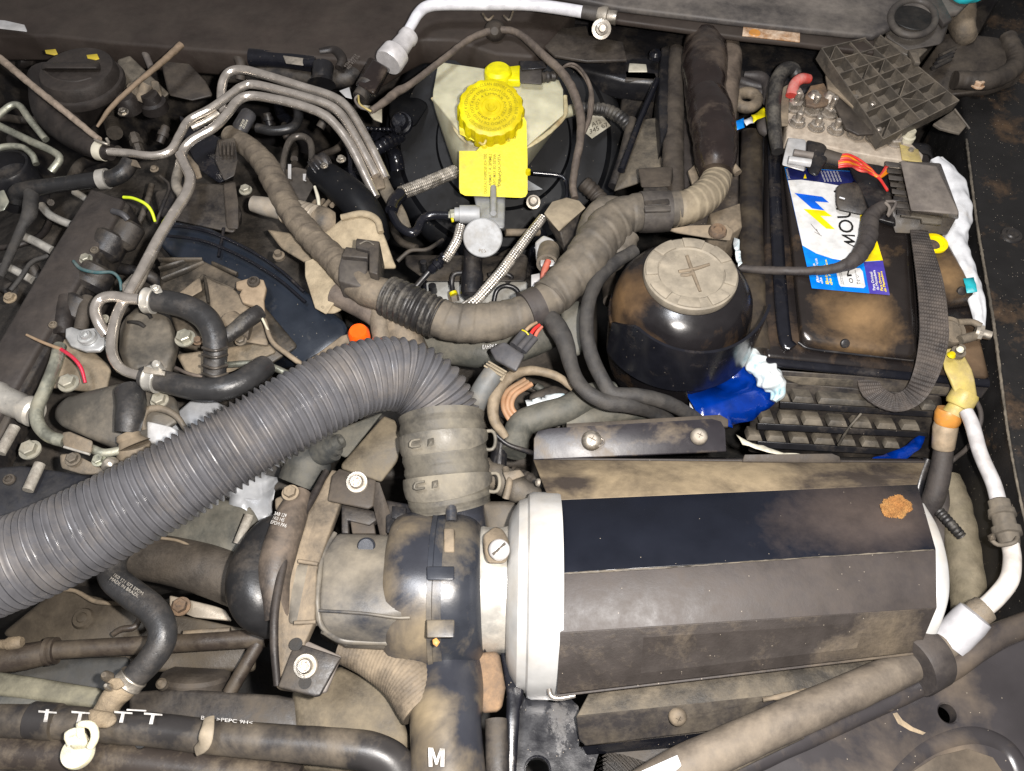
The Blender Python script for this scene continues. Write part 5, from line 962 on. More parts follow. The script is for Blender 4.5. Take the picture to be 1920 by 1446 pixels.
prism('silver_tag', [(636, 170), (655, 163), (660, 185), (648, 182)], 1.5, .1, 'alu_grey', L='small pale tag beside the brown plug', C='tag')
prism('pale_wedge', [(680, 196), (716, 200), (716, 228), (700, 222)], -1, .3, 'sticker', L='pale wedge shaped sticker below the brown plug', C='sticker')
t = thing('white_pipe', 'thick white painted pipe bent along the top edge of the bay', 'pipe', (900, 10, 5))
tube('pipe', [(757, 72, 4.8, 18), (772, 46, 5.2, 19), (784, 26, 5.6, 20), (800, 13, 5.8, 21), (830, 8, 5.8, 22), (900, 8, 5.8, 22), (980, 8, 5.8, 22), (1030, 13, 5.8, 22), (1095, 23, 5.8, 22)], 'pipe_white', t, seg=28)
turn('dark_sleeve', (1092, 22, 5.8), (1122, 27, 5.8), [(0, 24), (1, 26)], 'box_dark', t)
turn('union', (1120, 28, 5.8), (1156, 34, 5.8), [(0, 26), (.3, 34), (.5, 34), (.55, 24), (1, 26)], 'steel_dirty', t)
disc('stud', (1127, 55, 5), 1.5, [(0, 34), (.25, 36), (.3, 24), (.6, 22), (.65, 14), (1, 12)], 'steel_dirty', t, d=(0, -.8, .6))
t = thing('rubber_grommet', 'dark rubber knuckle where the brown cable fixes to the bulkhead', 'grommet', (930, 50, 3))
disc('grommet', (928, 58, 3), 1.6, [(-.4, 40), (0, 38), (.4, 34), (.8, 26), (1, 14)], 'brown_dusty', t, d=(0, -.8, .5))
tube('retainer', [(905, 26, 4, 5), (915, 38, 4, 5), (925, 30, 4, 4)], 'cast', t, seg=8); tube('retainer', [(945, 30, 4, 5), (955, 38, 4, 5), (962, 22, 4, 4)], 'cast', t, seg=8)
tube('brown_cable', [(696, 208, 3.6, 12), (720, 192, 3.6, 15), (745, 172, 3.6, 16), (770, 158, 3.6, 13), (830, 112, 3.6, 12), (880, 74, 3.6, 12), (925, 56, 3.6, 14)], 'cable_tan', mod=lump(.1, 1.5), L='brown taped cable sweeping from the brown plug up to the bulkhead', C='cable')
tube('brown_cable', [(932, 56, 3.6, 14), (960, 58, 3.6, 13), (985, 72, 3.6, 14), (1020, 105, 3.4, 16), (1050, 132, 3.2, 16), (1072, 165, 2.8, 17), (1088, 215, 2, 17), (1088, 260, 1.4, 15), (1080, 305, .6, 15), (1074, 345, 0, 14), (1078, 372, -.4, 14)], 'cable_tan', mod=lump(.10, 1.6), L='brown taped cable dropping down the right side of the fluid tank', C='cable')
for i, (dx, z) in enumerate(((0, 2.9), (6, 2.6))):
    tube('thin_wire', [(1043, 140-dx*.5, 1.6, 5), (1062, 122+dx*.3, z, 5), (1080, 122+dx, z, 5), (1098, 142+dx, z, 6), (1108, 170, 2.2, 9), (1108, 195, 2, 12), (1104, 225, 1.6, 10), (1092, 255, 1.4, 8)], 'cable_tan', seg=10, L=['upper thin wire looping from the black plug', 'lower thin wire looping from the black plug'][i], C='wire')
tube('ribbed_tube', [(1076, 205, -2, 22), (1110, 203, -1.6, 24), (1145, 210, -1.6, 25), (1175, 232, -1.8, 26), (1190, 262, -2.4, 26), (1182, 310, -4, 26)], 'rubber', mod=rings(.55, .12), step=.07, seg=24, L='ribbed grey tube curving right from the fluid tank', C='tube')
prism('bulkhead_bracket', [(1010, 26), (1060, 52), (1100, 48), (1104, 66), (1168, 78), (1176, 112), (1100, 114), (1040, 104), (1012, 78)], 1.8, .4, 'brown_dusty', bev=.12, L='brown notched bracket plate under the right end of the white pipe', C='bracket')
t = thing('black_strut', 'thin black strut running diagonally right of the servo drum', 'strut', (1190, 250, 0))
tube('strut', [(1232, 150, .6, 12), (1200, 225, 0, 12), (1165, 320, -1, 14)], 'black_gloss', t, straight=True)
tube('strut', [(1185, 225, -1.5, 18), (1170, 290, -2, 20), (1150, 350, -3, 20)], 'black_dusty', t, straight=True)
prism('white_tag', [(1180, 118), (1212, 120), (1214, 134), (1178, 134)], -.5, .2, 'sticker', L='small white marked tag on the black ledge behind the servo', C='tag')
prism('inner_ledge', [(1170, 132), (1230, 136), (1236, 150), (1172, 150)], -1, 6, 'black_dusty', bev=.2, L='black vertical panel edge between the servo and the rail housing', C='panel')
hull('tan_wall', [(1200, 225, -1), (1236, 220, -1), (1240, 330, -1), (1180, 330, -1), (1150, 360, -2), (1200, 225, -8), (1240, 330, -8), (1150, 360, -8)], 'tan_dirty', bev=.2, L='tan dusty sheet metal beside the thin black strut', C='panel')
# ================= the big taped harness =================
t = thing('wiring_loom', 'thick dusty taped wiring loom snaking across the middle of the bay', 'wiring harness', (960, 590, 2))
tube('ribbed_end', [(1346, 318, 2.2, 52), (1340, 345, 2.6, 56), (1320, 370, 3, 60), (1290, 388, 3.2, 62), (1262, 394, 3.2, 64)], 'tape_sand', t, mod=wrap(.9, .06, .03), step=.08, seg=32)
tube('right_run', [(1270, 392, 3.2, 64), (1210, 396, 3.4, 66), (1165, 408, 3.4, 72), (1130, 440, 3.2, 80), (1095, 490, 3, 78), (1060, 530, 2.6, 74), (1030, 560, 2.4, 72)], 'tape', t, mod=wrap(1.9, .08, .08, 3), step=.1, seg=36)
tube('side_branch', [(1178, 395, 3, 40), (1140, 392, 2.8, 48), (1116, 410, 2.6, 48), (1098, 450, 2.4, 40)], 'tape', t, mod=wrap(1.9, .08, .08), step=.1, seg=28)
tube('torn_flap', [(1170, 440, 2.2, 60), (1150, 480, 1.6, 52), (1120, 510, 1.4, 30)], 'tape', t, mod=lump(.2, 1.2))
tube('middle_run', [(1040, 552, 2.6, 66), (1010, 575, 2.4, 66), (975, 590, 2.4, 66), (940, 600, 2.4, 70), (900, 606, 2.4, 74), (850, 604, 2.4, 72), (812, 592, 2.6, 72)], 'tape', t, mod=wrap(1.2, .06, .03, 7), step=.08, seg=36)
tube('dark_tape', [(1012, 572, 2.5, 74), (985, 584, 2.5, 74)], 'tape_dark', t, mod=wrap(1.2, .02, .02), seg=32)
tube('ribbed_sleeve', [(822, 598, 2.6, 80), (790, 584, 2.8, 82), (760, 570, 3, 82), (728, 556, 3, 80)], 'rubber', t, mod=rings(.55, .13), step=.06, seg=40)
tube('left_run', [(735, 558, 3, 62), (690, 545, 3, 62), (660, 520, 2.8, 60), (625, 485, 2.4, 52), (580, 440, 2, 48), (545, 395, 1.6, 46), (520, 350, 1.2, 46), (498, 310, .9, 44), (470, 280, .6, 40), (430, 252, .4, 34)], 'tape_brown', t, mod=wrap(1.5, .06, .06, 2), step=.1, seg=32)
tube('down_branch', [(706, 560, 1.8, 34), (712, 600, 1.4, 36), (716, 650, .6, 34)], 'tape_brown', t, mod=wrap(1.1, .06, .05), step=.1, seg=24)
t = thing('loom_clip', 'square black clip holding the taped loom near the tan boot', 'clip', (672, 490, 4))
prism('shell', [(640, 478), (690, 482), (688, 508), (684, 540), (634, 526), (634, 500)], 4.4, 2.6, 'box_dark', t, bev=.2)
prism('step', [(648, 462), (690, 468), (690, 484), (640, 480)], 4.9, 2.6, 'black_dusty', t, bev=.12)
prism('tower', [(668, 446), (712, 452), (708, 514), (692, 510), (692, 470), (666, 464)], 5.3, 3.4, 'black_dusty', t, bev=.12)
tube('latch_arc', [(674, 458, 5.35, 4), (688, 452, 5.4, 4), (702, 460, 5.35, 4)], 'box_tan', t, seg=8)
t = thing('loom_clip', 'black clip strapped round the loom above the reservoir cap', 'clip', (1230, 370, 4))
turn('band', (1254, 396, 3.3), (1200, 398, 3.4), [(0, 70), (0, 76), (.2, 78), (.8, 78), (1, 76), (1, 70)], 'box_dark', t, seg=36)
hull('buckle', [(1206, 352, 5.0), (1252, 350, 5.0), (1256, 384, 5.4), (1208, 386, 5.4), (1206, 352, 3), (1256, 384, 4)], 'black_dusty', t, bev=.15)
prism('buckle_lip', [(1208, 388), (1258, 386), (1258, 394), (1210, 396)], 5.4, .3, 'box_dark', t, bev=.05)
hull('mount', [(1196, 316, 2.4), (1262, 312, 2.4), (1258, 350, 3), (1202, 352, 3), (1196, 316, 0), (1262, 340, 0), (1202, 352, 0)], 'brown_dusty', t, bev=.2)
t = thing('round_tan_cap', 'tan round topped bracket between the braided line and the loom', 'bracket', (1055, 400, 0))
hull('dome', [(1020, 400, 1), (1035, 378, 1.2), (1062, 370, 1.2), (1086, 376, 1.2), (1098, 390, 1), (1080, 405, 1), (1060, 420, 1), (1048, 434, .8), (1022, 408, .2), (1050, 434, 0), (1096, 392, 0)], 'tape_sand', t, bev=.2)
hull('web', [(1022, 404, -.2), (1050, 436, .2), (1096, 394, 0), (1090, 440, -1), (1062, 480, -2), (1030, 430, -1), (1060, 430, -4)], 'black_dusty', t, bev=.2)
t = thing('white_connector', 'pale grey connector with a red wire left of the taped loom', 'connector', (1020, 490, -1))
hull('shell', [(1003, 455, 0), (1020, 440, .2), (1040, 448, .2), (1046, 480, .4), (1044, 500, .2), (1006, 502, .2), (1003, 455, -2), (1046, 500, -2)], 'alu_grey', t, bev=.25)
turn('socket', (1028, 478, .2), (1026, 495, .8), [(-.6, 40), (0, 42), (1, 40), (1, 30), (.4, 28), (.4, 3)], 'cast', t)
tube('red_wire', [(1028, 490, .8, 12), (1022, 505, .8, 13), (1018, 525, .6, 12), (1016, 545, 0, 10)], 'red_dusty2', t, seg=10)
prism('catch', [(996, 515), (1012, 512), (1013, 528), (1002, 528), (1002, 538), (996, 536)], .2, .6, 'alu_grey', t, bev=.06)
# connector with coloured wires
t = thing('grey_connector', 'dark grey three wire connector hanging under the taped loom', 'connector', (960, 660, 2))
hull('shell', [(918, 655, 3), (945, 640, 3.4), (984, 665, 3.4), (968, 698, 3), (928, 676, 2.8), (918, 655, 1.4), (984, 668, 1.8), (966, 700, 1.4)], 'box_slate', t, bev=.2)
for i, (dx, m, mm) in enumerate(((0, 'wire_tan', 16), (11, 'red', 14), (20, 'red_dusty2', 12))):
    rod('seal', (962+dx, 648+dx*.6, 3), (984+dx, 622+dx*.6, 3), mm, 'box_slate', t)
    tube('lead', [(984+dx*.9, 622+dx*.6, 3, 7), (994+dx*.7, 612+dx*.5, 3, 7), (1006+dx*.5, 605+dx*.4, 2.8, 6)], m, t, seg=8)
tube('yellow_ring', [(979, 619, 3.5, 3), (986, 622, 3.6, 3), (991, 628, 3.4, 3)], 'yellow', t, seg=6)
hull('lower_shell', [(920, 680, 1.8), (950, 700, 1.8), (942, 716, 1.4), (904, 694, 1.4), (920, 680, .4), (942, 716, .2)], 'tape_sand', t, bev=.1)
for i in range(3): rod('ridge', (908+i*4, 686-i*4, 2.0), (942+i*4, 706-i*4, 2.0), 4, 'tape_sand', t, seg=8)
tube('grey_hose', [(928, 696, 1.4, 40), (905, 730, .4, 40), (888, 765, -1, 42), (880, 800, -3, 42)], 'hose_slate', L='slate grey hose dropping from the grey connector past the corrugated hose', C='hose', seg=28)
tube('dark_hose', [(780, 640, -4, 60), (860, 655, -3.4, 62), (930, 660, -3, 60), (1000, 640, -3, 56), (1060, 610, -3, 56)], 'rubber_green', L='dark hose with faded print running beneath the taped loom', C='hose', seg=28)
lettering('hose_print', 'EVH34 B', [(905, 650, -.9), (932, 648, -.9), (931, 656, -1.0), (905, 658, -1.0)], 0, 'white', None, off=.25)
bpy.data.objects['hose_print']['label'] = 'small white printed code on the dark hose under the loom'; bpy.data.objects['hose_print']['category'] = 'print'
tube('grey_branch', [(735, 585, .8, 70), (752, 620, .4, 66), (775, 665, -.6, 62), (790, 700, -2, 60)], 'rubber_tan', L='broad brown grey tube going down behind the corrugated hose', C='tube', seg=28)
tube('brown_hose', [(628, 552, 1.2, 44), (660, 566, 1.2, 44), (700, 590, 1.2, 42), (720, 610, .6, 40)], 'cable_tan', L='brown grey hose leaving the lower tan boot', C='hose', seg=24)
# black cables left of the reservoir
tube('black_cable', [(1190, 470, 2.2, 24), (1150, 495, 2.6, 26), (1118, 530, 3, 27), (1102, 575, 3, 27), (1100, 625, 2.6, 28), (1110, 670, 2.2, 28), (1130, 712, 2, 28), (1150, 738, 1.6, 28), (1200, 742, 1.2, 28), (1250, 755, 0, 28), (1290, 776, -2.2, 26), (1318, 796, -3.6, 26)], 'cable_black', mod=lump(.06, 1.2), L='right hand thick black cable wrapping round the left of the reservoir', C='cable', seg=24)
tube('black_cable', [(1020, 585, 2.2, 30), (1045, 615, 2.4, 38), (1060, 645, 2.4, 34), (1072, 690, 2.2, 28), (1090, 725, 2, 28), (1130, 752, 1.6, 30), (1180, 758, .8, 34), (1215, 768, -1.2, 30), (1245, 784, -3.0, 28), (1265, 800, -4, 28)], 'cable_black', mod=lump(.07, 1.1, 4), L='black cable left of the first one, leaving the loom beside the red wires', C='cable', seg=24)
tube('tan_cable_loop', [(1075, 728, -.6, 14), (1040, 704, -.2, 16), (990, 695, .2, 18), (950, 712, .2, 22), (928, 745, 0, 24), (926, 785, -.6, 20), (948, 820, -1.6, 16)], 'wire_tan_dusty', mod=lump(.1, 2), L='outer loop of dusty tan cable behind the filter box', C='cable', seg=16)
for i in range(3):
    tube('tan_wire', [(985+i*6, 712+i*4, -2, 10), (950+i*8, 735+i*3, -2, 10), (944+i*8, 765, -2.2, 10), (962+i*8, 795-i*6, -2.6, 10), (985+i*6, 810-i*14, -3.4, 10)], 'wire_orange_tan', L=['outermost of three tan wires inside the cable loop', 'middle one of three tan wires inside the cable loop', 'innermost of three tan wires inside the cable loop'][i], C='wire', G='tan wires inside the cable loop', seg=10)
tube('grey_bottom_hose', [(962, 850, -2.8, 50), (975, 800, -2.8, 52), (1010, 782, -2.6, 52), (1060, 768, -2.6, 52), (1105, 745, -2.8, 52), (1150, 738, -3.4, 46)], 'rubber_green', L='fat grey green hose curving behind the filter box flange', C='hose', seg=28)
tube('grey_bottom_hose', [(1060, 800, -3.6, 40), (1110, 782, -3.6, 44), (1160, 770, -3.8, 46), (1210, 765, -4, 44)], 'rubber_green', L='second grey green hose lying below the black cables', C='hose', seg=28, mod=rings(.5, .03))
hull('grey_lump', [(1050, 580, 0), (1085, 560, .4), (1104, 575, 0), (1100, 640, -1), (1080, 680, -1.4), (1060, 640, -1), (1050, 590, -4), (1100, 640, -4)], 'rubber_green', bev=.4, L='dusty grey plastic lump between the two black cables', C='housing')
hull('dark_lump', [(990, 740, -4), (1040, 720, -3.6), (1080, 735, -4), (1075, 765, -4), (1000, 780, -4.4), (990, 740, -8), (1080, 765, -8)], 'black_dusty', bev=.4, L='dark lump inside the tan cable loop', C='housing')
t = thing('black_valve_pipe', 'black glossy cylinder valve standing right of the tan sleeve', 'valve', (955, 860, -3))
turn('cylinder', (940, 812, -2), (932, 880, -4), [(0, 20), (.1, 26), (.5, 26), (.55, 30), (1, 34)], 'black_plastic', t, mod=lambda i, a: 1+.04*math.cos(12*a))
tube('zip_tie', [(920, 806, -1, 8), (950, 832, -1.4, 8), (985, 845, -2, 10), (1000, 850, -2.6, 8)], 'black_plastic', t)
t = thing('grey_hose_joint', 'dusty grey hose joint with clips beside the lower wire clamp', 'joint', (950, 910, -4))
tube('joint', [(905, 880, -4, 50), (940, 900, -4, 56), (975, 920, -4, 50), (1005, 935, -4.6, 46)], 'tape', t, mod=rings(1.2, .06), seg=28)
hull('joint_clip', [(942, 885, -1.6), (975, 880, -1.6), (985, 892, -1.8), (950, 905, -1.6), (946, 890, -3), (985, 895, -3)], 'cast', t, bev=.1)
tube('joint_band', [(948, 880, -2.6, 14), (955, 905, -1.8, 14), (948, 935, -2.4, 14)], 'cast', t)
hull('lower_casting', [(900, 940, -5), (985, 940, -5), (990, 1000, -6), (915, 1010, -6), (900, 940, -9), (990, 1000, -9)], 'tape', bev=.4, L='grey dusty casting behind the silver clamp', C='casting')
# ================= steel pipes =================
tube('steel_pipe', [(420, 215, 1.6, 17), (415, 185, 2, 17), (418, 155, 2.6, 17), (430, 136, 3, 17), (455, 131, 3.2, 17), (500, 142, 3.3, 17), (563, 162, 3.3, 17), (620, 180, 3.2, 17), (650, 200, 2.9, 17), (672, 232, 2.3, 17), (698, 280, 1.4, 17), (724, 335, 0, 17)], 'steel', L='rearmost of three parallel steel pipes, arching over at its left end', C='pipe', G='three parallel steel pipes', seg=24)
tube('steel_pipe', [(200, 284, 2.6, 15), (240, 287, 2.6, 15), (288, 292, 2.7, 15), (320, 282, 2.8, 16), (338, 252, 3, 16), (355, 226, 3.2, 16), (395, 204, 3.5, 16), (435, 176, 3.7, 16), (452, 164, 3.8, 16), (480, 159, 3.8, 16), (563, 180, 3.8, 17), (613, 196, 3.6, 17), (640, 216, 3.2, 17), (665, 255, 2.4, 17), (705, 330, .6, 17)], 'steel', L='middle one of three parallel steel pipes, ending in a rubber hose', C='pipe', G='three parallel steel pipes', seg=24)
tube('steel_pipe', [(340, 300, 3, 17), (345, 280, 3.2, 17), (362, 262, 3.6, 17), (400, 240, 4, 17), (425, 215, 4.2, 17), (445, 190, 4.3, 17), (470, 180, 4.3, 17), (520, 187, 4.3, 17), (570, 200, 4.2, 17), (608, 216, 4, 17), (634, 240, 3.4, 17), (660, 278, 2.4, 17), (690, 340, .8, 17), (705, 370, 0, 17)], 'steel', L='front one of three parallel steel pipes above the engine', C='pipe', G='three parallel steel pipes', seg=24)
tube('steel_pipe', [(360, 240, 2.6, 13), (385, 228, 2.8, 13), (410, 213, 3, 13)], 'steel_dirty', L='short dusty pipe between the steel pipes near their bend', C='pipe', seg=20)
tube('long_steel_pipe', [(338, 290, 3.2, 19), (348, 312, 3.2, 19), (357, 334, 3.2, 20), (350, 362, 3.2, 20), (325, 402, 3.2, 20), (296, 450, 3.2, 20), (268, 503, 3.2, 20), (243, 548, 3.2, 20), (222, 585, 3.2, 20), (212, 620, 3.2, 20), (210, 660, 3.2, 20), (222, 686, 3.2, 19), (240, 698, 3.2, 19), (270, 706, 3.2, 19)], 'steel', L='long steel pipe running down left and hooking into the lower hose', C='pipe', seg=24)
tube('long_steel_pipe', [(340, 300, 2.2, 18), (330, 345, 2.6, 18), (342, 375, 2.8, 18), (315, 420, 2.8, 16), (285, 480, 2.8, 16), (262, 530, 2.8, 16), (246, 558, 2.8, 16)], 'steel_dirty', L='second dusty steel pipe running beside the long pipe', C='pipe', seg=24)
tube('hooked_pipe', [(268, 562, 3.6, 20), (240, 560, 3.6, 21), (210, 556, 3.6, 21), (188, 562, 3.5, 21), (179, 582, 3.3, 21), (186, 606, 3.0, 21), (200, 628, 2.4, 20)], 'steel', L='u shaped steel pipe end entering the upper black hose', C='pipe', seg=24)
prism('pipe_tie_plate', [(228, 532), (248, 512), (262, 525), (242, 556), (230, 560)], 2.6, .4, 'steel_dirty', bev=.1, L='small dusty tie plate across the two long pipes', C='bracket')
prism('pipe_bracket', [(330, 270), (350, 285), (372, 310), (378, 330), (368, 334), (350, 318), (340, 330), (332, 300)], 1.8, .3, 'tan_dusty', bev=.1, L='tan bracket behind the bend of the long steel pipe', C='bracket')
prism('pipe_bracket', [(690, 318), (716, 312), (722, 350), (700, 356)], .2, .3, 'tan_dusty', bev=.1, L='tan bracket foot where the three pipes end', C='bracket')
tube('bracket_strap', [(700, 300, .4, 22), (722, 352, -.4, 26), (748, 400, -1.2, 26), (760, 430, -2, 24)], 'tan_dirty', L='brown strap continuing below the three pipes', C='strap', aspect=.4)
# ================= upper left: filler cap, ducts, rods =================
t = thing('oil_filler_cap', 'broad dark brown oil filler cap with two small yellow marks', 'cap', (142, 150, 2))
disc('cap', (142, 128, 4), 1, [(-3, 128), (-2.6, 140), (-2.4, 150), (-1.9, 154), (-1.5, 150), (-1.4, 140), (-.5, 138), (-.1, 132), (0, 124), (0, 60), (0, 4)], 'brown_matte', t, seg=64)
hull('grip_bar', [(76, 132, 4), (190, 132, 4), (188, 116, 4), (78, 116, 4), (84, 128, 4.8), (182, 128, 4.8), (180, 122, 4.8), (86, 122, 4.8)], 'brown_matte', t, bev=.2)
tube('grip_ridge', [(84, 135, 3.9, 6), (105, 149, 3.9, 7), (140, 154, 3.9, 7), (172, 147, 3.9, 6)], 'brown_matte', t)
for x, y in ((95, 97), (173, 106)):
    prism('yellow_mark', [(x-11, y-3), (x+9, y-5), (x+13, y+4), (x+6, y+6), (x-9, y+3)], 4.08, .08, 'yellow_lug2', t, bev=.02)
t = thing('filler_neck', 'dark duct below the oil filler cap curving right to the white ringed hose', 'duct', (130, 230, 0))
tube('neck', [(130, 170, 0, 140), (120, 205, -.4, 110), (125, 240, .4, 60), (155, 266, 1.6, 44), (185, 282, 2.2, 36), (208, 286, 2.4, 30)], 'brown_dark', t, seg=32)
turn('white_ring', (186, 282, 2.3), (198, 285, 2.4), [(0, 37), (0, 38), (1, 34), (1, 32)], 'sticker', t)
tube('hose_clip', [(178, 262, 3.6, 6), (192, 268, 3.8, 6), (204, 270, 3.6, 6), (200, 260, 3.8, 6)], 'steel_dirty', t, seg=8)
for p, l, m in (([(-40, 85, 4.6, 14), (0, 110, 4.6, 14), (60, 160, 4.5, 13), (120, 208, 4.2, 13), (186, 262, 3.6, 11)], 'tan twig like cable slanting across the oil filler cap', 'cable_sand'),
                ([(340, 84, 4.4, 13), (300, 120, 4.2, 11), (250, 162, 3.8, 9), (210, 200, 3, 9), (182, 238, 2, 5)], 'thin tan rod leaning right of the oil filler cap', 'cable_sand2')):
    tube('slanting_rod', p, m, L=l, C='rod', seg=14, mod=lump(.15, 1.5))
hull('pale_bar', [(-20, 36, 4), (10, 38, 4), (46, 46, 4), (52, 60, 4), (20, 56, 4), (-20, 52, 4), (-20, 40, 3), (50, 58, 3)], 'alu_grey', bev=.1, L='pale grey strip end at the top left corner', C='strip')
rod('grey_rod', (258, 66, 1), (284, 128, .4), 13, 'box_grey', L='short grey rod descending from the brown bulkhead', C='rod')
tube('bulkhead_hose', [(326, 96, .8, 20), (360, 92, 1, 22), (410, 94, 1, 22), (440, 102, 1, 22), (452, 120, .6, 20), (450, 150, -.6, 18)], 'brown_dusty', L='dark hose along the bulkhead behind the steel pipe arch', C='hose', mod=lump(.06, 1))
t = thing('grey_cover_plate', 'grey dusty cover with bolts right of the oil filler cap', 'cover', (270, 150, -1))
hull('plate', [(220, 112, .5), (245, 104, .5), (268, 130, .5), (300, 150, .4), (318, 175, .2), (300, 190, 0), (248, 182, 0), (224, 165, .2), (220, 112, -3), (318, 190, -3)], 'box_tan', t, bev=.25)
hull('knob', [(282, 150, 1), (298, 152, 1), (304, 178, .8), (296, 188, .6), (284, 176, .8), (284, 150, 0), (304, 186, 0)], 'cast', t, bev=.2)
disc('bolt', (256, 178, .8), 1.2, [(0, 34), (.3, 34), (.35, 24), (1, 20)], 'tan_dusty', t)
rod('post', (262, 192, .6), (276, 160, 1.6), 22, 'tan_dusty', t)
disc('black_stopper', (246, 206, 0), 1.8, [(0, 44), (.6, 40), (1, 30)], 'brown_dark', t); disc('black_stopper', (292, 205, -.6), 2, [(0, 50), (.5, 48), (.6, 36), (1, 30)], 'brown_dark', t)
hull('brown_housing', [(300, 110, 0), (350, 112, 0), (385, 150, -.4), (400, 180, -1), (360, 190, -1), (316, 180, -.6), (300, 110, -4), (400, 185, -4)], 'brown_dusty', bev=.3, L='brown housing behind the steel pipes at the upper left', C='housing')
hull('dark_module', [(335, 215, .4), (375, 235, .6), (430, 268, .6), (440, 330, .2), (410, 345, 0), (372, 320, 0), (350, 280, 0), (335, 215, -4), (440, 340, -4)], 'black_gloss', bev=.3, L='glossy dark module under the steel pipe bend', C='module')
t = thing('upright_connector', 'black ridged connector standing at the top of the taped loom', 'connector', (428, 290, 2))
hull('shell', [(408, 262, 2), (440, 258, 2), (446, 300, 1.8), (440, 330, 1.4), (420, 340, 1.2), (402, 300, 1.8), (408, 262, 0), (446, 300, 0), (420, 340, 0)], 'black_dusty', t, bev=.15)
for i in range(4): rod('ridge', (412+i*8, 268, 2.5), (414+i*7, 292, 2.4), 5, 'brown_dusty', t, seg=8)
t = thing('labelled_plug', 'small grey plug with tiny white print below the three pipes', 'plug', (455, 230, 1))
turn('plug', (468, 212, 1.4), (446, 248, .8), [(0, 26), (.1, 30), (.8, 30), (.9, 24), (1, 20)], 'box_slate', t)
lettering('print', '0304\nA58', [(450, 240, 2.3), (458, 224, 2.5), (467, 230, 2.5), (459, 246, 2.3)], 0, 'sticker', t, off=.25)
tube('dark_u_hose', [(482, 240, .4, 18), (515, 246, .4, 18), (550, 238, .4, 18), (560, 215, .2, 18), (550, 190, 0, 16)], 'rubber_clean', L='short dark curved hose hanging under the three pipes', C='hose')
tube('black_bulkhead_hose', [(470, 108, 1, 34), (530, 112, 1, 32), (590, 122, 1, 32)], 'black_gloss', L='glossy black hose below the bulkhead left of the round cap', C='hose', seg=24)
tube('lower_bulkhead_hose', [(430, 140, -1, 30), (500, 138, -.6, 30), (580, 146, -.4, 34), (640, 148, 0, 34), (672, 130, .4, 30), (690, 108, .8, 28)], 'black_dusty', L='dull black hose with faded print passing behind the round cap', C='hose', seg=24)
lettering('faded_print', '8E0 612 DF\n6204 AB15', [(645, 128, 2.0), (668, 104, 2.2), (676, 110, 2.2), (654, 135, 2.0)], 0, 'box_grey', None, off=.3)
bpy.data.objects['faded_print']['label'] = 'faded grey print on the dull black hose near the brown plug'; bpy.data.objects['faded_print']['category'] = 'print'
t = thing('black_tee_fitting', 'black tee fitting with silver clip above the three pipes', 'fitting', (600, 125, 2))
turn('barrel', (606, 120, 2.6), (604, 158, 1.6), [(0, 36), (.1, 40), (.8, 38), (1, 50)], 'black_plastic', t)
tube('ring', [(600, 98, 2, 14), (628, 96, 2, 18), (642, 112, 2, 18), (636, 128, 1.8, 14)], 'brown_dark', t)
turn('stub', (592, 118, 2.4), (570, 118, 2.4), [(0, 20), (1, 16)], 'black_gloss', t)
hull('silver_clip', [(530, 104, 2.2), (545, 106, 2.4), (576, 110, 2.4), (574, 124, 2.2), (536, 120, 2), (530, 104, 1.4), (576, 124, 1.4)], 'steel_dirty', t, bev=.1)
disc('yellow_dot', (578, 88, 1.6), .3, [(0, 8), (1, 6)], 'yellow_lug2', t)
t = thing('hanging_loop_bracket', 'dark curved metal hanger bracket with two slots below the pipes', 'bracket', (560, 300, 1))
tube('loop', [(526, 340, 1, 13), (534, 290, 1.2, 12), (546, 262, 1.2, 13), (566, 256, 1.2, 13), (582, 268, 1.2, 13), (584, 300, 1, 12), (578, 340, .6, 12)], 'steel_dark', t)
hull('plate', [(534, 318, .6), (556, 312, .7), (580, 318, .6), (588, 350, .4), (570, 385, 0), (540, 380, 0), (526, 350, .4), (534, 318, 0), (588, 350, -.6), (545, 382, -.8)], 'steel_dark', t, bev=.15)
prism('slot', [(540, 308), (546, 308), (546, 336), (540, 334)], .95, .04, 'alu_grey', t, bev=0); prism('slot', [(568, 326), (574, 326), (574, 340), (568, 338)], .75, .04, 'alu_grey', t, bev=0)
tube('fat_black_hose', [(596, 320, 1, 50), (630, 345, 1.2, 60), (665, 375, 1, 66), (690, 410, 0, 66), (700, 450, -2, 64)], 'black_satin', L='fat smooth black hose curving down right of the hanger bracket', C='hose', seg=32)
t = thing('ribbed_collar', 'black ribbed clip collar at the top of the fat black hose', 'collar', (612, 312, 2))
tube('collar', [(590, 322, 1.6, 44), (608, 308, 2, 46), (618, 304, 2, 30)], 'black_plastic', t, mod=rings(.5, .12), step=.08)
bolt((608, 312, 3.4), 14, 'steel_dirty', t)
tube('white_edge', [(590, 350, 1.2, 5), (596, 370, 1, 7), (598, 386, .8, 6)], 'sticker', L='thin pale strip beside the fat black hose', C='strip')
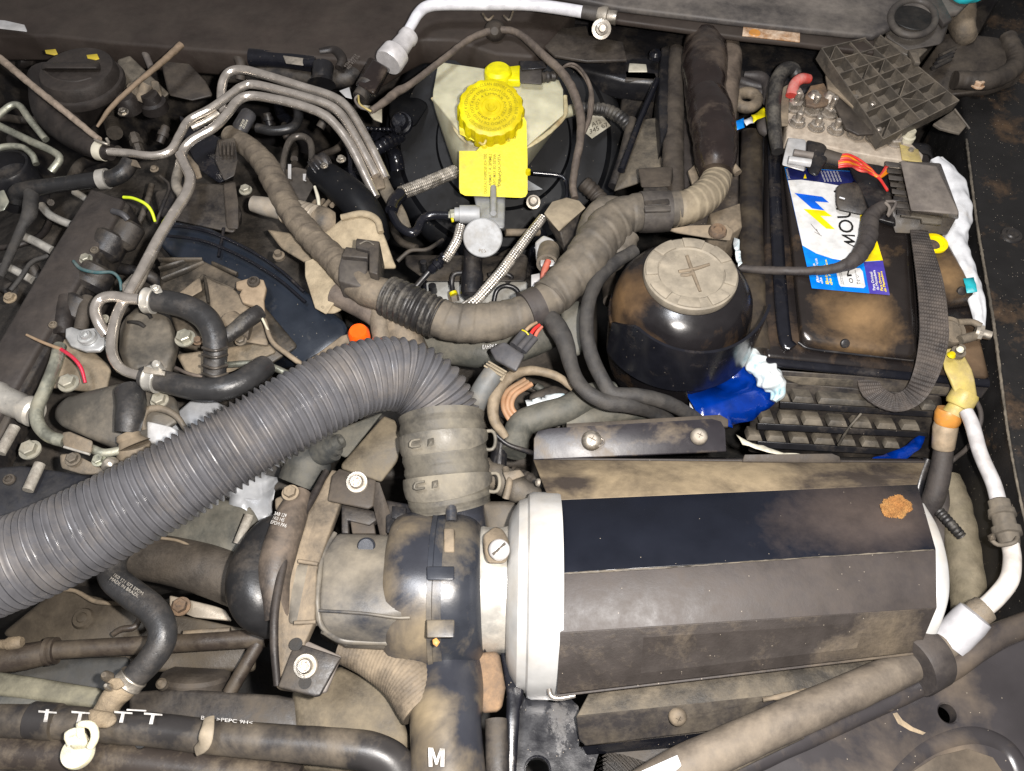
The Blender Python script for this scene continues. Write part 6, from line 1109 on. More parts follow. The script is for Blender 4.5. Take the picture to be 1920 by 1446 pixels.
# ================= left edge pipes =================
for p, l in (([(-30, 240, 2, 13), (0, 214, 2.4, 13), (22, 198, 2.6, 13), (38, 200, 2.6, 13), (56, 225, 2.4, 13), (86, 262, 1.8, 13)], 'upper greenish steel pipe at the left edge below the oil cap'),
             ([(-30, 222, 1.4, 14), (10, 242, 1.6, 14), (60, 266, 1.8, 14), (98, 284, 1.8, 14), (112, 298, 1.6, 14), (96, 322, 1, 14)], 'middle greenish steel pipe ending in a hook at the left edge'),
             ([(-30, 290, 1.2, 12), (5, 276, 1.4, 12), (40, 276, 1.4, 12), (60, 290, 1.2, 12), (68, 308, .8, 12)], 'lower greenish steel pipe arching over the dark round hole')):
    tube('greenish_pipe', p, 'steel_green', L=l, C='pipe', G='greenish steel pipes at the left edge', seg=18)
disc('dark_socket', (22, 330, -1), 1.5, [(-2, 90), (.8, 90), (1, 84), (1, 74), (0, 70), (-.5, 3)], 'black_plastic', L='dark round socket at the left edge under the greenish pipes', C='socket')
hull('green_dusty_nut', [(-10, 362, 1), (8, 355, 1.2), (18, 378, 1), (8, 395, .8), (-10, 400, .6), (-10, 362, -1), (16, 390, -1)], 'steel_green', bev=.15, L='greenish nut at the left edge', C='nut')
t = thing('black_bleed_hose', 'dark elbow hose with a pale clamp at the upper left, under the horizontal pipe', 'hose', (130, 345, 1))
tube('hose', [(30, 380, -.4, 30), (34, 362, .4, 32), (60, 354, .9, 30), (120, 345, 1.2, 28), (180, 337, 1.4, 30), (210, 334, 1.6, 32), (232, 322, 1.9, 32), (244, 304, 2.2, 30)], 'rubber_clean', t, seg=28)
turn('clamp', (186, 337, 1.5), (202, 335, 1.6), [(0, 34), (0, 37), (1, 38), (1, 34)], 'steel_bright', t)
hull('nipple', [(236, 298, 2.6), (256, 300, 2.8), (266, 316, 2.6), (252, 312, 2.6), (240, 310, 2.4), (240, 300, 1.6), (264, 318, 1.6)], 'tan_dusty', t, bev=.12)
for p, l in (([(78, 386, -1.5, 15), (92, 402, -1.2, 15), (110, 412, -1.2, 15), (134, 422, -1.4, 15)], 'bright steel injector pipe stub nearest the elbow hose'),
             ([(44, 443, -1.4, 16), (70, 455, -1.2, 16), (98, 470, -1.4, 16)], 'middle bright steel injector pipe stub at the left'),
             ([(8, 497, -1.6, 15), (30, 508, -1.4, 15), (62, 526, -1.6, 15)], 'lowest bright steel injector pipe stub at the left'),
             ([(140, 360, -1, 13), (160, 372, -1, 13), (176, 382, -1.2, 13)], 'short pale pipe stub beside the black rail top')):
    tube('injector_pipe', p, 'steel_bright', L=l, C='pipe', G='injector pipe stubs', seg=20)
t = thing('long_black_rail', 'long straight dark cable channel slanting down the left side', 'channel', (110, 520, 1))
prism('channel', [(170, 352), (232, 372), (212, 415), (150, 520), (78, 640), (0, 775), (-60, 880), (-110, 840), (-50, 720), (20, 600), (90, 480)], 1.2, 1.6, 'brown_edge2', t, bev=.3)
prism('side_strip', [(232, 374), (245, 384), (160, 530), (30, 760), (-30, 880), (-60, 884), (0, 776), (150, 522)], .6, 3, 'black_dusty', t, bev=.2)
tube('grey_spur', [(60, 355, .8, 26), (55, 400, .6, 26), (40, 430, 0, 18), (0, 520, -.6, 14)], 'cable_black', t, mod=lump(.08, 1))
tube('yellow_green_wire', [(232, 370, 2, 6), (250, 372, 2.4, 6), (272, 382, 2.4, 6), (284, 396, 2, 6), (291, 416, 1.4, 5)], 'green_yellow', L='bright yellow green wire beside the long steel pipe', C='wire', seg=10)
tube('teal_wire', [(138, 490, 2, 6), (152, 504, 2.1, 7), (180, 511, 2.2, 7), (210, 511, 2.2, 6), (224, 524, 2, 6), (228, 545, 1.6, 6)], 'wire_teal', L='grey teal wire crossing from the black rail', C='wire', seg=10)
tube('red_black_wire', [(50, 628, 2, 5), (80, 642, 2.1, 6), (115, 655, 2.1, 7)], 'wire_tan', L='brown start of the red wire on the black rail', C='wire', seg=10)
tube('red_wire', [(113, 654, 2.1, 7), (136, 670, 2, 7), (152, 690, 1.6, 7), (160, 718, 1, 6)], 'wire_crimson', L='crimson wire beside the bent steel fuel pipe', C='wire', seg=10)
for i, (x, y, w_) in enumerate(((215, 440, 60), (190, 500, 64), (160, 560, 60), (250, 420, 50))):
    turn('coil_barrel', (x, y, .2), (x-26, y+44, -.6), [(0, w_*.8), (.1, w_), (.8, w_), (1, w_*.7)], 'black_dusty', L=['first black barrel beside the rail, near the yellow wire', 'second black barrel, under the teal wire', 'third black barrel, above the silver bolted bracket', 'black barrel nearest the steel pipe top'][i], C='barrel', seg=24)
tube('loop_fitting', [(212, 396, 1.6, 12), (230, 402, 1.8, 12), (240, 412, 1.4, 12)], 'box_slate', L='curved grey fitting on the black barrels', C='fitting')
tube('dark_drop_pipe', [(128, 560, .6, 34), (120, 600, .4, 36), (118, 630, 0, 34)], 'brown_dark', L='dark vertical pipe behind the silver bolted bracket', C='pipe')
tube('brown_drop_pipe', [(165, 560, .6, 24), (158, 590, .6, 26), (150, 622, .4, 24)], 'cast_dark', L='brown pipe behind the bolt of the silver bracket', C='pipe')
t = thing('silver_bracket', 'shiny silver bracket with a round bolt beside the bent pipe', 'bracket', (165, 635, 1.5))
prism('plate', [(122, 616), (134, 612), (150, 618), (178, 614), (202, 630), (200, 644), (186, 657), (160, 658), (132, 648), (122, 632)], 1.6, .4, 'alu_bracket', t, bev=.12)
bolt((165, 634, 1.7), 34, 'alu_bracket', t, 'torx')
t = thing('bent_fuel_pipe', 'dull steel fuel pipe bending round to a clamp on the lower left casting', 'pipe', (90, 770, 2))
tube('pipe', [(112, 650, 1.4, 24), (105, 680, 1.8, 24), (86, 728, 2, 24), (70, 765, 2, 24), (72, 796, 2, 24), (92, 818, 2, 24), (122, 828, 2, 24)], 'steel_green', t, seg=24)
hull('clamp_block', [(116, 812, 2.4), (130, 808, 2.8), (175, 826, 2.8), (172, 850, 2.4), (150, 850, 2.6), (118, 838, 2.4), (116, 812, 1), (175, 850, 1)], 'cast', t, bev=.2)
rod('clamp_edge', (120, 838, 2.8), (168, 852, 2.8), 5, 'steel_bright', t, seg=8)
tube('tail_pipe', [(172, 842, 1.8, 17), (195, 850, 1.8, 17), (225, 845, 1.6, 16)], 'steel_green', t)
hull('foot', [(112, 852, 1.4), (140, 850, 1.6), (158, 862, 1.6), (200, 880, 1.4), (204, 892, 1.2), (150, 890, 1.2), (114, 880, 1.2), (112, 852, .4), (200, 892, .2)], 'cast', t, bev=.2)
bolt((138, 862, 1.7), 28, 'cast', t, 'hex')
bolt((186, 864, 1.6), 26, 'steel_green', t, 'hex')
disc('ball_stud', (210, 875, 1.5), .9, [(0, 30), (.4, 32), (.8, 22), (1, 10)], 'steel_dirty', t)
t = thing('silver_cam_end', 'bright metal sleeve end at the left edge below the black rail', 'sleeve', (30, 760, 1))
turn('sleeve', (68, 775, 1), (-10, 742, 1), [(0, 46), (.05, 56), (.2, 56), (.25, 50), (.85, 52), (.9, 58), (1, 58)], 'steel_bright', t, seg=36)
# casting covers
hull('tan_cam_cover', [(40, 625, -1), (110, 600, -.6), (130, 640, -.6), (170, 660, -.4), (210, 690, -.4), (200, 740, -.6), (120, 720, -.6), (20, 720, -1.2), (30, 700, -1), (40, 625, -6), (210, 690, -6), (20, 720, -6)], 'tan_cast', bev=.4, L='tan dusty metal cover left of the bent fuel pipe', C='cover')
t = thing('pump_cover', 'rounded grey brown pump cover inside the bent steel pipes', 'cover', (265, 640, 1))
hull('dome', [(238, 592, 1.4), (262, 580, 1.4), (300, 590, 1.4), (322, 620, 1.4), (326, 660, 1.2), (300, 690, 1.2), (250, 690, 1.4), (232, 660, 1.4), (226, 610, .6), (260, 572, .6), (320, 596, .6), (336, 650, .2), (320, 710, 0), (240, 710, .2), (224, 660, .6), (222, 620, -4), (340, 650, -4), (300, 720, -4)], 'cast_grey', t, bev=.55)
for a in (((262, 584), (284, 598)), ((240, 604), (272, 614))):
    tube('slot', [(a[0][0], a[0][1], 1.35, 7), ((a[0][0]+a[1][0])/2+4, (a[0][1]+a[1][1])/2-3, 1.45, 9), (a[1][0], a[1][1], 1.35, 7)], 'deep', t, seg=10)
hull('lower_pump_cover', [(100, 770, 0), (120, 745, .6), (160, 735, 1), (220, 720, 1), (290, 745, .8), (330, 740, .4), (340, 790, .2), (280, 830, 0), (225, 845, 0), (160, 820, .6), (110, 800, .4), (96, 780, -4), (340, 790, -4), (225, 850, -4), (250, 715, -4)], 'cast_grey', bev=.6, L='large shaded grey tan cover under the lower clamped hose', C='cover')
for x, y, wd, l, z in ((348, 636, 38, 'grey flanged bolt right of the pump cover', 1.0), (130, 720, 38, 'flanged bolt at the top left of the large lower cover', 1.6), (300, 752, 34, 'flanged bolt above the eyelet bracket', 1.2), (58, 845, 40, 'greenish flanged bolt at the lower left edge of the engine', 1.2), (461, 358, 24, 'pale capped bolt beside the taped loom top', 1.2), (162, 487, 24, 'small silver bolt on the second black barrel', 1.2)):
    o = bolt((x, y, z), wd, 'bolt_grey', None, 'hex'); tag(o, l, 'bolt')
t = thing('eyelet_bracket', 'curved dull metal eyelet bracket against a bright foil patch', 'bracket', (300, 790, 1))
tube('eyelet', [(350, 808, .6, 10), (330, 780, 1, 12), (300, 766, 1.2, 14), (276, 770, 1.2, 14), (268, 788, 1, 12), (270, 806, .6, 10)], 'cast', t, seg=14)
hull('web', [(276, 790, .6), (320, 800, .4), (345, 815, .2), (300, 840, 0), (276, 830, 0), (276, 790, -.6), (345, 815, -.6), (300, 842, -.6)], 'alu_grey', t, bev=.1)
t = thing('sleeved_outlet', 'short dark rubber sleeve hooked onto a tan pipe stub', 'hose', (240, 780, 2))
tube('sleeve', [(243, 735, 2, 54), (246, 760, 2.2, 54), (242, 785, 2.2, 50), (238, 812, 1.8, 44)], 'rubber_clean2', t, seg=32)
turn('bead', (238, 812, 1.8), (250, 836, 1.2), [(0, 38), (.3, 46), (.5, 42), (.9, 58), (1, 64)], 'tan_dusty', t, seg=32)
turn('foot_ring', (250, 835, 1.2), (256, 858, .4), [(0, 60), (.5, 66), (1, 62)], 'tan_dusty', t, seg=32)
hull('bright_foil', [(365, 745, -2), (400, 750, -2), (430, 765, -2), (420, 800, -2.4), (360, 850, -2.6), (280, 860, -2.6), (290, 810, -2.4), (360, 760, -2.2), (365, 745, -4), (280, 860, -4), (430, 770, -4)], 'silver_bag', bev=.2, L='pale silver foil patch above the corrugated hose', C='foil')
# hoses with clamps
t = thing('upper_clamped_hose', 'black rubber hose with silver clamp curving down right of the u pipe', 'hose', (350, 600, 3))
tube('hose', [(268, 562, 3.4, 40), (310, 566, 3.4, 44), (350, 576, 3.4, 46), (382, 594, 3.2, 47), (400, 622, 2.8, 46), (404, 655, 2.2, 44), (403, 690, 1.4, 42), (402, 710, 1, 42)], 'rubber_clean2', t, seg=32)
clampband((272, 563, 3.4), (290, 565, 3.4), 48, 'steel_bright', t)
hull('clamp_screw', [(280, 536, 4.4), (300, 534, 4.4), (306, 548, 4.4), (290, 552, 4.6), (280, 536, 3.8), (304, 550, 3.8)], 'steel_bright', t, bev=.1); bolt((292, 541, 4.6), 15, 'steel_bright', t)
for y, z in ((655, 2.2), (668, 1.9), (688, 1.5), (704, 1.1)): tube('band', [(380, y-3, z+1.3, 6), (403, y+3, z+2.2, 6), (426, y-3, z+1.3, 6)], 'steel_dark', t, seg=10)
tube('side_branch', [(410, 640, 2, 28), (440, 620, 2, 30), (470, 596, 2, 32), (488, 584, 1.8, 28)], 'rubber', L='short rubber branch going right from the upper clamped hose', C='hose', mod=lump(.06, 1))
t = thing('lower_clamped_hose', 'black rubber hose with silver clamp running right to the corrugated hose', 'hose', (380, 720, 3))
tube('hose', [(268, 706, 3, 40), (310, 716, 3, 42), (360, 728, 3.2, 44), (410, 730, 3.4, 46), (450, 718, 3.2, 46), (478, 700, 2.8, 46), (498, 686, 2.2, 42)], 'rubber_clean2', t, seg=32)
clampband((278, 708, 3), (298, 713, 3), 50, 'steel_bright', t)
disc('clamp_screw', (298, 690, 4.2), .8, [(0, 18), (.8, 16), (1, 10)], 'steel_bright', t)
prism('clamp_lug', [(270, 686), (310, 696), (308, 704), (268, 698)], 4.2, .3, 'steel_dirty', t, bev=.05)
tube('thin_steel_tube', [(428, 684, .6, 12), (470, 682, .8, 13), (510, 688, .8, 13), (560, 712, .4, 13)], 'steel_green', L='thin greenish tube passing behind the end of the lower clamped hose', C='tube')
tube('thin_tan_tube', [(496, 600, 1.4, 8), (510, 640, 1.2, 9), (540, 665, 1, 10), (575, 690, .4, 10)], 'rubber_tan', L='thin tan breather tube beside the curved black cover', C='tube')
tube('cream_wire', [(489, 592, 1.8, 5), (498, 610, 1.6, 5), (506, 626, 1.2, 5)], 'cream_dull', L='short cream wire near the tan bolt plate', C='wire', seg=8)
# belt cover
t = thing('black_belt_cover', 'large curved black plastic cover with raised ribs and a painted bluish sheen', 'cover', (490, 510, -1))
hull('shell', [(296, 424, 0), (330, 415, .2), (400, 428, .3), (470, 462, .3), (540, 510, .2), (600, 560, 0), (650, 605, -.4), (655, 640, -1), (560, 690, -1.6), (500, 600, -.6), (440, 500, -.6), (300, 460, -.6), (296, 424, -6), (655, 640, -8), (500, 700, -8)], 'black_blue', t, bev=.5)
for i, dz in enumerate((2, 22)):
    tube('rib', [(310+i*2, 420+dz, .55, 6), (380, 430+dz, .75, 6), (450, 458+dz, .75, 6), (520, 500+dz, .65, 6), (570+i*3, 545+dz, .4, 6)], 'black_gloss', t, seg=10)
rod('rib', (420, 428, .7), (410, 482, .5), 6, 'black_gloss', t)
t = thing('tan_rib_plate', 'tan dusty ribbed engine plate below the black belt cover', 'plate', (400, 560, 0))
hull('plate', [(300, 490, 0), (380, 486, .2), (450, 520, .2), (500, 575, 0), (560, 650, -1), (500, 690, -1), (340, 650, -.6), (300, 540, -.4), (300, 490, -4), (560, 650, -5), (340, 660, -5)], 'tan_patchy2', t, bev=.35)
hull('raised_field', [(384, 518, .5), (440, 540, .6), (492, 600, .3), (505, 650, 0), (440, 640, .1), (400, 605, .3), (388, 560, .4), (384, 518, -1), (505, 650, -2), (400, 620, -1)], 'tan_dusty', t, bev=.3)
for a, c in (((300, 505), (350, 490)), ((305, 525), (382, 494)), ((350, 560), (382, 520)), ((382, 520), (440, 545)), ((385, 520), (392, 570)), ((310, 545), (345, 560)), ((300, 488), (380, 488)), ((400, 495), (445, 515))):
    tube('rib', [(*a, .1, 7), ((a[0]+c[0])/2, (a[1]+c[1])/2, .3, 7), (*c, .1, 7)], 'tan_patchy2', t, seg=10, aspect=2)
hull('raised_wedge', [(322, 560, .6), (375, 518, .9), (380, 545, .9), (345, 565, .8), (322, 560, -.6), (380, 545, -.6)], 'tan_dusty', t, bev=.15)
t = thing('bolted_tan_tab', 'tan notched tab with a bolt at the edge of the belt cover', 'bracket', (470, 545, 1))
prism('tab', [(442, 528), (470, 520), (494, 524), (499, 540), (494, 560), (496, 585), (478, 574), (454, 566), (448, 552), (454, 542), (442, 540)], 1.6, .5, 'tab_tan', t, bev=.12)
bolt((476, 530, 1.65), 24, 'cast_dark', t, 'torx')
tube('tall_casting', [(430, 600, 1, 40), (450, 615, 1, 44), (470, 620, .8, 36)], 'rubber_tan', L='dusty casting lump where the side branch meets the tan plate', C='casting', mod=lump(.1, 1))
hull('lower_tan_plate', [(330, 665, -.4), (400, 660, -.4), (500, 640, -.4), (520, 660, -.6), (440, 700, -.8), (360, 720, -1), (330, 665, -5), (520, 665, -5), (360, 720, -5)], 'tan_cast', bev=.3, L='tan plate between the two clamped hoses', C='plate')
# exhaust side: tan boot, ribbed silver sleeve
t = thing('tan_heat_boot', 'folded tan heat resistant boot under the square black loom clip', 'boot', (660, 470, 1))
hull('upper_fold', [(604, 440, 1), (628, 420, 1.6), (650, 404, 2), (690, 402, 2), (710, 412, 1.8), (714, 440, 1.4), (740, 490, .4), (744, 504, 0), (700, 505, 0), (640, 470, .4), (604, 440, -.6), (650, 408, 0), (744, 505, -1), (640, 490, -1)], 'cloth', t, bev=.7)
tube('fold_edge', [(640, 408, 2.0, 12), (680, 401, 2.3, 13), (706, 412, 2.1, 13), (714, 436, 1.7, 12)], 'cloth', t)
hull('lower_fold', [(572, 490, 1.2), (590, 484, 1.4), (640, 530, 1.6), (642, 550, 1.6), (620, 575, 1.4), (612, 590, 1), (590, 578, .8), (572, 520, 1), (572, 490, -.5), (640, 550, -.5), (612, 590, -.6)], 'cloth', t, bev=.7)
hull('lower_lip', [(598, 574, 1.2), (640, 560, 1), (644, 580, .8), (626, 590, .8), (610, 590, .8), (600, 575, -.4), (640, 582, -.4)], 'cloth', t, bev=.3)
t = thing('ribbed_metal_sleeve', 'dusty ribbed metal sleeve emerging beside the taped loom', 'sleeve', (590, 408, 0))
turn('pipe', (474, 382, .4), (560, 402, .4), [(0, 30), (.3, 36), (1, 36)], 'alu_grey_dusty', t)
tube('ribs', [(540, 396, .6, 50), (565, 404, 1.0, 54), (594, 413, 1.2, 56)], 'steel_tan', t, mod=rings(.5, .2), step=.06, seg=36)
tube('cuff', [(590, 412, .8, 56), (612, 418, .8, 56), (626, 420, .6, 44)], 'tan_dusty', t, seg=28)
for i in range(4): rod('cowl_fin', (580+i*14, 392-i*2, .6), (592+i*14, 378-i*2, 0), 9, 'tan_dusty', t)
disc('orange_knob', (675, 634, 1.4), 1.1, [(-1, 38), (0, 40), (.7, 40), (1, 32), (1.05, 4)], 'knob_orange', L='bright orange dipstick knob just above the corrugated hose', C='dipstick knob')
hull('tan_bracket_arm', [(570, 680, .4), (640, 628, .8), (662, 622, .9), (656, 645, .8), (600, 690, .4), (570, 690, -.6), (660, 640, -.6)], 'tan_dusty', bev=.2, L='tan arm beside the orange knob', C='bracket')
disc('plate_bolt', (524, 483, .6), .8, [(0, 22), (.4, 22), (.5, 14), (1, 12), (1, 3)], 'tan_dusty', L='small tan bolt beside the black rib at the loom', C='bolt')
hull('dark_upper_block', [(290, 360, -.4), (360, 340, -.2), (430, 345, 0), (455, 400, 0), (440, 440, -.2), (380, 425, -.3), (300, 410, -.5), (290, 360, -5), (455, 420, -5)], 'black_dusty', bev=.4, L='dark block behind the long steel pipe above the belt cover', C='block')
hull('brown_upright', [(418, 345, .6), (442, 340, .8), (450, 380, .6), (448, 430, .2), (424, 430, .2), (418, 345, -2), (450, 420, -2)], 'brown_dusty', bev=.2, L='brown upright rib left of the pale capped bolt', C='bracket')
hull('tan_shoulder', [(500, 430, -.6), (560, 440, -.4), (600, 480, -.4), (580, 500, -.6), (530, 470, -.8), (500, 430, -4), (600, 490, -4)], 'tan_cast', bev=.3, L='tan casting shoulder under the loom', C='casting')
# ================= below the corrugated hose =================
prism('dark_cover_slab', [(-80, 880), (40, 870), (140, 885), (220, 890), (330, 860), (300, 905), (150, 980), (40, 985), (-80, 1010)], .2, 5, 'navy_plastic', bev=.4, L='dark blue black cover slab left of the corrugated hose', C='cover')
for a, c in (((75, 870), (52, 920)), ((28, 800), (0, 850))):
    rod('worn_post', (*a, .8), (*c, .8), 20, 'worn_grey', L='worn grey post on the dark slab, %s' % ('nearest the corrugated hose' if a[0] > 50 else 'at the left edge'), C='post', seg=20)
t = thing('triangular_brown_panel', 'folded brown panel showing inside the bend of the corrugated hose', 'panel', (700, 840, -2))
hull('front_face', [(720, 780, -2), (744, 790, -1.8), (756, 830, -2), (746, 865, -2.6), (715, 905, -3), (640, 880, -2.8), (640, 870, -2.6), (690, 815, -2.2), (720, 780, -5), (715, 905, -6), (640, 880, -6)], 'cast_brown', t, bev=.2)
hull('rear_face', [(620, 810, -3), (720, 772, -2.8), (700, 800, -3), (650, 860, -3.4), (622, 850, -3.6), (620, 810, -6), (700, 800, -6)], 'rubber_green', t, bev=.2)
t = thing('round_sensor', 'slate grey round sensor on a curved hose under the corrugated hose', 'sensor', (625, 835, -1))
turn('head', (612, 842, -1.2), (640, 826, -.4), [(-.6, 50), (0, 58), (.3, 58), (.35, 44), (.6, 44), (.65, 30), (1, 28), (1, 16), (.8, 14), (.8, 3)], 'slate', t, seg=36)
tube('bent_hose', [(550, 830, -3, 80), (575, 870, -2.8, 90), (560, 910, -3.4, 80)], 'slate', t, seg=32, mod=rings(1.4, .05))
crumple('silver_foil_sheet', [(440, 900), (480, 880), (516, 900), (522, 930), (512, 960), (488, 990), (466, 960), (430, 945)], -3.4, 'silver_bag', amp=1.4, sc=.5, seed=9, sharp=60, L='crumpled silver foil behind the rubber elbow', C='foil')
hull('tan_gearbox_side', [(290, 1000, -4), (400, 930, -3.4), (470, 945, -3.2), (490, 985, -3.4), (440, 1040, -4), (420, 1060, -4.4), (340, 1040, -4.6), (270, 1030, -4.8), (290, 1000, -9), (490, 990, -9), (340, 1060, -9)], 'rubber_green', bev=.5, L='grey green casting below the corrugated hose', C='casting')
rod('worn_rod', (468, 965, -1.8), (446, 1020, -2.4), 18, 'worn_grey', L='worn pale grey rod beside the rubber elbow', C='rod', seg=20)
tube('gasket_line', [(296, 1008, -3.4, 6), (340, 1016, -3.4, 6), (385, 1042, -3.8, 6)], 'tan_dusty', L='pale seam line on the grey green casting', C='seam', seg=8)
tube('brown_round_pipe', [(260, 1040, -5.4, 90), (330, 1052, -5.2, 92), (400, 1072, -5, 96), (470, 1100, -5, 96)], 'cast_dark', L='broad brown pipe running left into the rubber elbow', C='pipe', seg=36)
hull('pale_bolted_strip', [(318, 1116, -6), (340, 1120, -5.8), (420, 1140, -5.8), (436, 1165, -6), (360, 1158, -6), (318, 1140, -6.2), (318, 1118, -7), (436, 1166, -7)], 'steel_tan', bev=.15, L='pale metal strip under the broad brown pipe', C='strip')
o = bolt((340, 1138, -5.6), 36, 'rusty_tan', None, 'hex'); tag(o, 'rusty tan bolt on the pale metal strip', 'bolt')
hull('brown_floor_plate', [(60, 1150, -7.5), (110, 1100, -7), (200, 1120, -7), (300, 1160, -7), (480, 1180, -7), (480, 1260, -8), (100, 1260, -8), (0, 1190, -8), (60, 1150, -12), (480, 1260, -12)], 'cast_brown2', bev=.4, L='brown dusty plate behind the s shaped hose', C='plate')
tube('plate_edge', [(104, 1106, -6.6, 8), (140, 1108, -6.5, 8), (180, 1128, -6.4, 10), (230, 1132, -6.4, 8)], 'tan_dusty', L='tan edge of the brown dusty plate', C='edge', seg=8)
disc('plate_boss', (156, 1160, -6.9), .4, [(0, 40), (.6, 34), (.6, 20), (.9, 16), (1, 6)], 'cast_brown2', L='small round boss on the brown dusty plate', C='boss')
tube('cross_pipe', [(-60, 1240, -5, 52), (30, 1234, -5, 50), (95, 1222, -5, 44), (110, 1219, -5, 34), (300, 1208, -5, 34), (500, 1196, -5, 34)], 'brown_pipe', L='brown pipe running across behind the s shaped hose', C='pipe', seg=24)
turn('pipe_collar', (88, 1222, -5), (106, 1220, -5), [(0, 52), (.4, 52), (.5, 46), (.7, 50), (1, 50)], 'brown_pipe', L='ribbed collar on the brown cross pipe', C='collar')
tube('small_hook_pipe', [(212, 1190, -5.6, 10), (228, 1180, -5.4, 12), (252, 1176, -5.4, 12), (262, 1160, -5.6, 10)], 'brown_pipe', L='small hooked tan pipe behind the s shaped hose', C='pipe')
tube('tan_rod', [(345, 1188, -4.8, 12), (400, 1184, -4.8, 12), (432, 1182, -4.8, 12)], 'tan_dusty', L='short tan rod lying on the brown cross pipe', C='rod')
t = thing('round_damper', 'round dark brown damper behind the s shaped hose clamp', 'damper', (370, 1270, -6))
disc('damper', (368, 1262, -7.5), 1, [(-3, 118), (-1.8, 122), (-1.7, 134), (-1.0, 134), (-.9, 124), (-.3, 128), (0, 120), (.2, 100), (.2, 4)], 'brown_dusty', t, d=(.05, .85, .5), seg=56)
disc('small_cap', (306, 1284, -4.4), .6, [(0, 22), (.7, 20), (1, 10)], 'tan_dusty', t)
prism('slate_plate', [(-40, 1245), (110, 1232), (240, 1230), (240, 1300), (100, 1300), (-40, 1262)], -7.4, 2, 'slate_dark', bev=.3, L='slate plate below the brown cross pipe', C='plate')
prism('front_ledge', [(240, 1296), (330, 1290), (520, 1302), (560, 1310), (570, 1370), (400, 1366), (240, 1350)], -5.4, 2.5, 'black_dusty', bev=.3, L='black ledge behind the fat front hose', C='ledge')
prism('tan_cross_member', [(-60, 1250), (60, 1268), (190, 1290), (180, 1328), (60, 1312), (-60, 1296)], -4.6, 2, 'tan_green', bev=.3, L='grey tan cross member at the lower left edge', C='cross member')
prism('grey_strip', [(-60, 1300), (56, 1308), (120, 1324), (110, 1336), (-60, 1322)], -4.8, 1, 'slate', bev=.15, L='grey strip under the tan cross member', C='strip')
rod('stay_bar', (485, 1205, -5), (430, 1300, -6), 26, 'brown_pipe', L='slanting brown stay left of the lower bolted tab', C='bar', seg=16)
t = thing('s_shaped_hose', 'thick s shaped rubber hose with dirty clamp at its lower end', 'hose', (280, 1180, 1))
tube('hose', [(228, 1020, 1, 50), (210, 1052, .8, 52), (214, 1084, .6, 53), (245, 1112, .5, 54), (282, 1140, .5, 54), (303, 1172, .5, 53), (302, 1206, .3, 52), (282, 1238, 0, 50), (256, 1266, -.4, 48), (236, 1284, -.6, 46)], 'rubber_clean2', t, seg=36, mod=lump(.02, .8))
lettering('worn_print', '1K0 121 073 EPDM\nMADE IN BRAZIL', [(212, 1092, 2.6), (268, 1128, 2.6), (276, 1116, 2.7), (222, 1080, 2.7)], 0, 'worn_grey', t, off=.6)
clampband((252, 1268, -.4), (238, 1284, -.6), 54, 'steel_dirty', t)
disc('clamp_screw', (204, 1270, .2), .8, [(0, 20), (.7, 18), (1, 10)], 'tan_dusty', t)
t = thing('hose_tee', 'muddy tan tee fitting joining the s shaped hose to the fat front hose', 'tee fitting', (205, 1320, -1))
tube('stem', [(240, 1282, -.6, 50), (216, 1306, -.8, 46), (200, 1330, -1.2, 44), (190, 1352, -1.6, 46)], 'mud_tan', t, seg=28, mod=lump(.10, 1.6))
hull('ear', [(200, 1272, .4), (225, 1270, .6), (236, 1285, .6), (215, 1296, .4), (200, 1285, .2), (204, 1275, -.6), (232, 1292, -.6)], 'mud_tan', t, bev=.15)
disc('stem_bolt', (207, 1290, .3), .8, [(0, 14), (.8, 12), (1, 6)], 'steel_dirty', t)
t = thing('fat_front_hose', 'fat black and tan coolant hose along the bottom edge with white cross marks', 'hose', (350, 1370, -2))
tube('hose', [(-100, 1352, -1.6, 62), (0, 1352, -1.6, 60), (100, 1354, -1.6, 60), (200, 1362, -1.6, 60), (300, 1370, -1.6, 60), (400, 1382, -1.6, 62), (520, 1392, -1.6, 64), (640, 1402, -1.6, 68), (700, 1412, -1.7, 72), (742, 1440, -2.2, 76), (760, 1500, -3, 76)], 'front_hose', t, seg=40, mod=lump(.02, .8))
hull('joint_wrap', [(165, 1328, -.2), (215, 1334, .4), (222, 1352, .6), (200, 1368, .6), (165, 1364, .4), (165, 1330, -2), (222, 1360, -2)], 'mud_tan', t, bev=.3)
def mark(nm, *ls):
    for s in ls: sheet(nm, [(x, y, z) for x, y, z in s], 0, 'print_worn', t, off=.5)
hz = lambda y: -.05+(1355-y)*(-.012)
for x, y, up_ in ((86, 1336, 1), (148, 1337, 0), (228, 1337, 0), (284, 1340, 0)):
    z0 = .32
    prism('cross_mark', [(x-14, y-4, z0-.35), (x+20, y-1, z0-.25), (x+20, y+2, z0-.2), (x-14, y, z0-.3)], 0, .05, 'print_worn', t, bev=0, d=(0, 0, -1))
    prism('cross_mark', [(x, y-6*up_, z0-.35), (x+6, y-6*up_, z0-.35), (x+2, y+18, z0+.05), (x-5, y+18, z0+.05)], 0, .05, 'print_worn', t, bev=0)
lettering('printed_code', 'B 16 >PEPC 9H<', [(378, 1350, .1), (474, 1359, .1), (475, 1353, 0), (379, 1343, 0)], 0, 'print_worn', t, off=.15)
rod('white_dash', (238, 1331, .1), (274, 1333, .1), 3, 'print_worn', t, seg=6)
tube('moulding_tag', [(392, 1346, .2, 20), (388, 1370, .9, 26), (382, 1395, .6, 28), (368, 1408, 0, 20)], 'front_tag', t, aspect=.3, flat=UP)
tube('rear_branch', [(60, 1350, -1.3, 66), (108, 1354, -1.3, 66)], 'front_hose', t, seg=36)
t = thing('lower_front_tube', 'long brown tube lying along the very bottom left edge', 'tube', (250, 1430, -3))
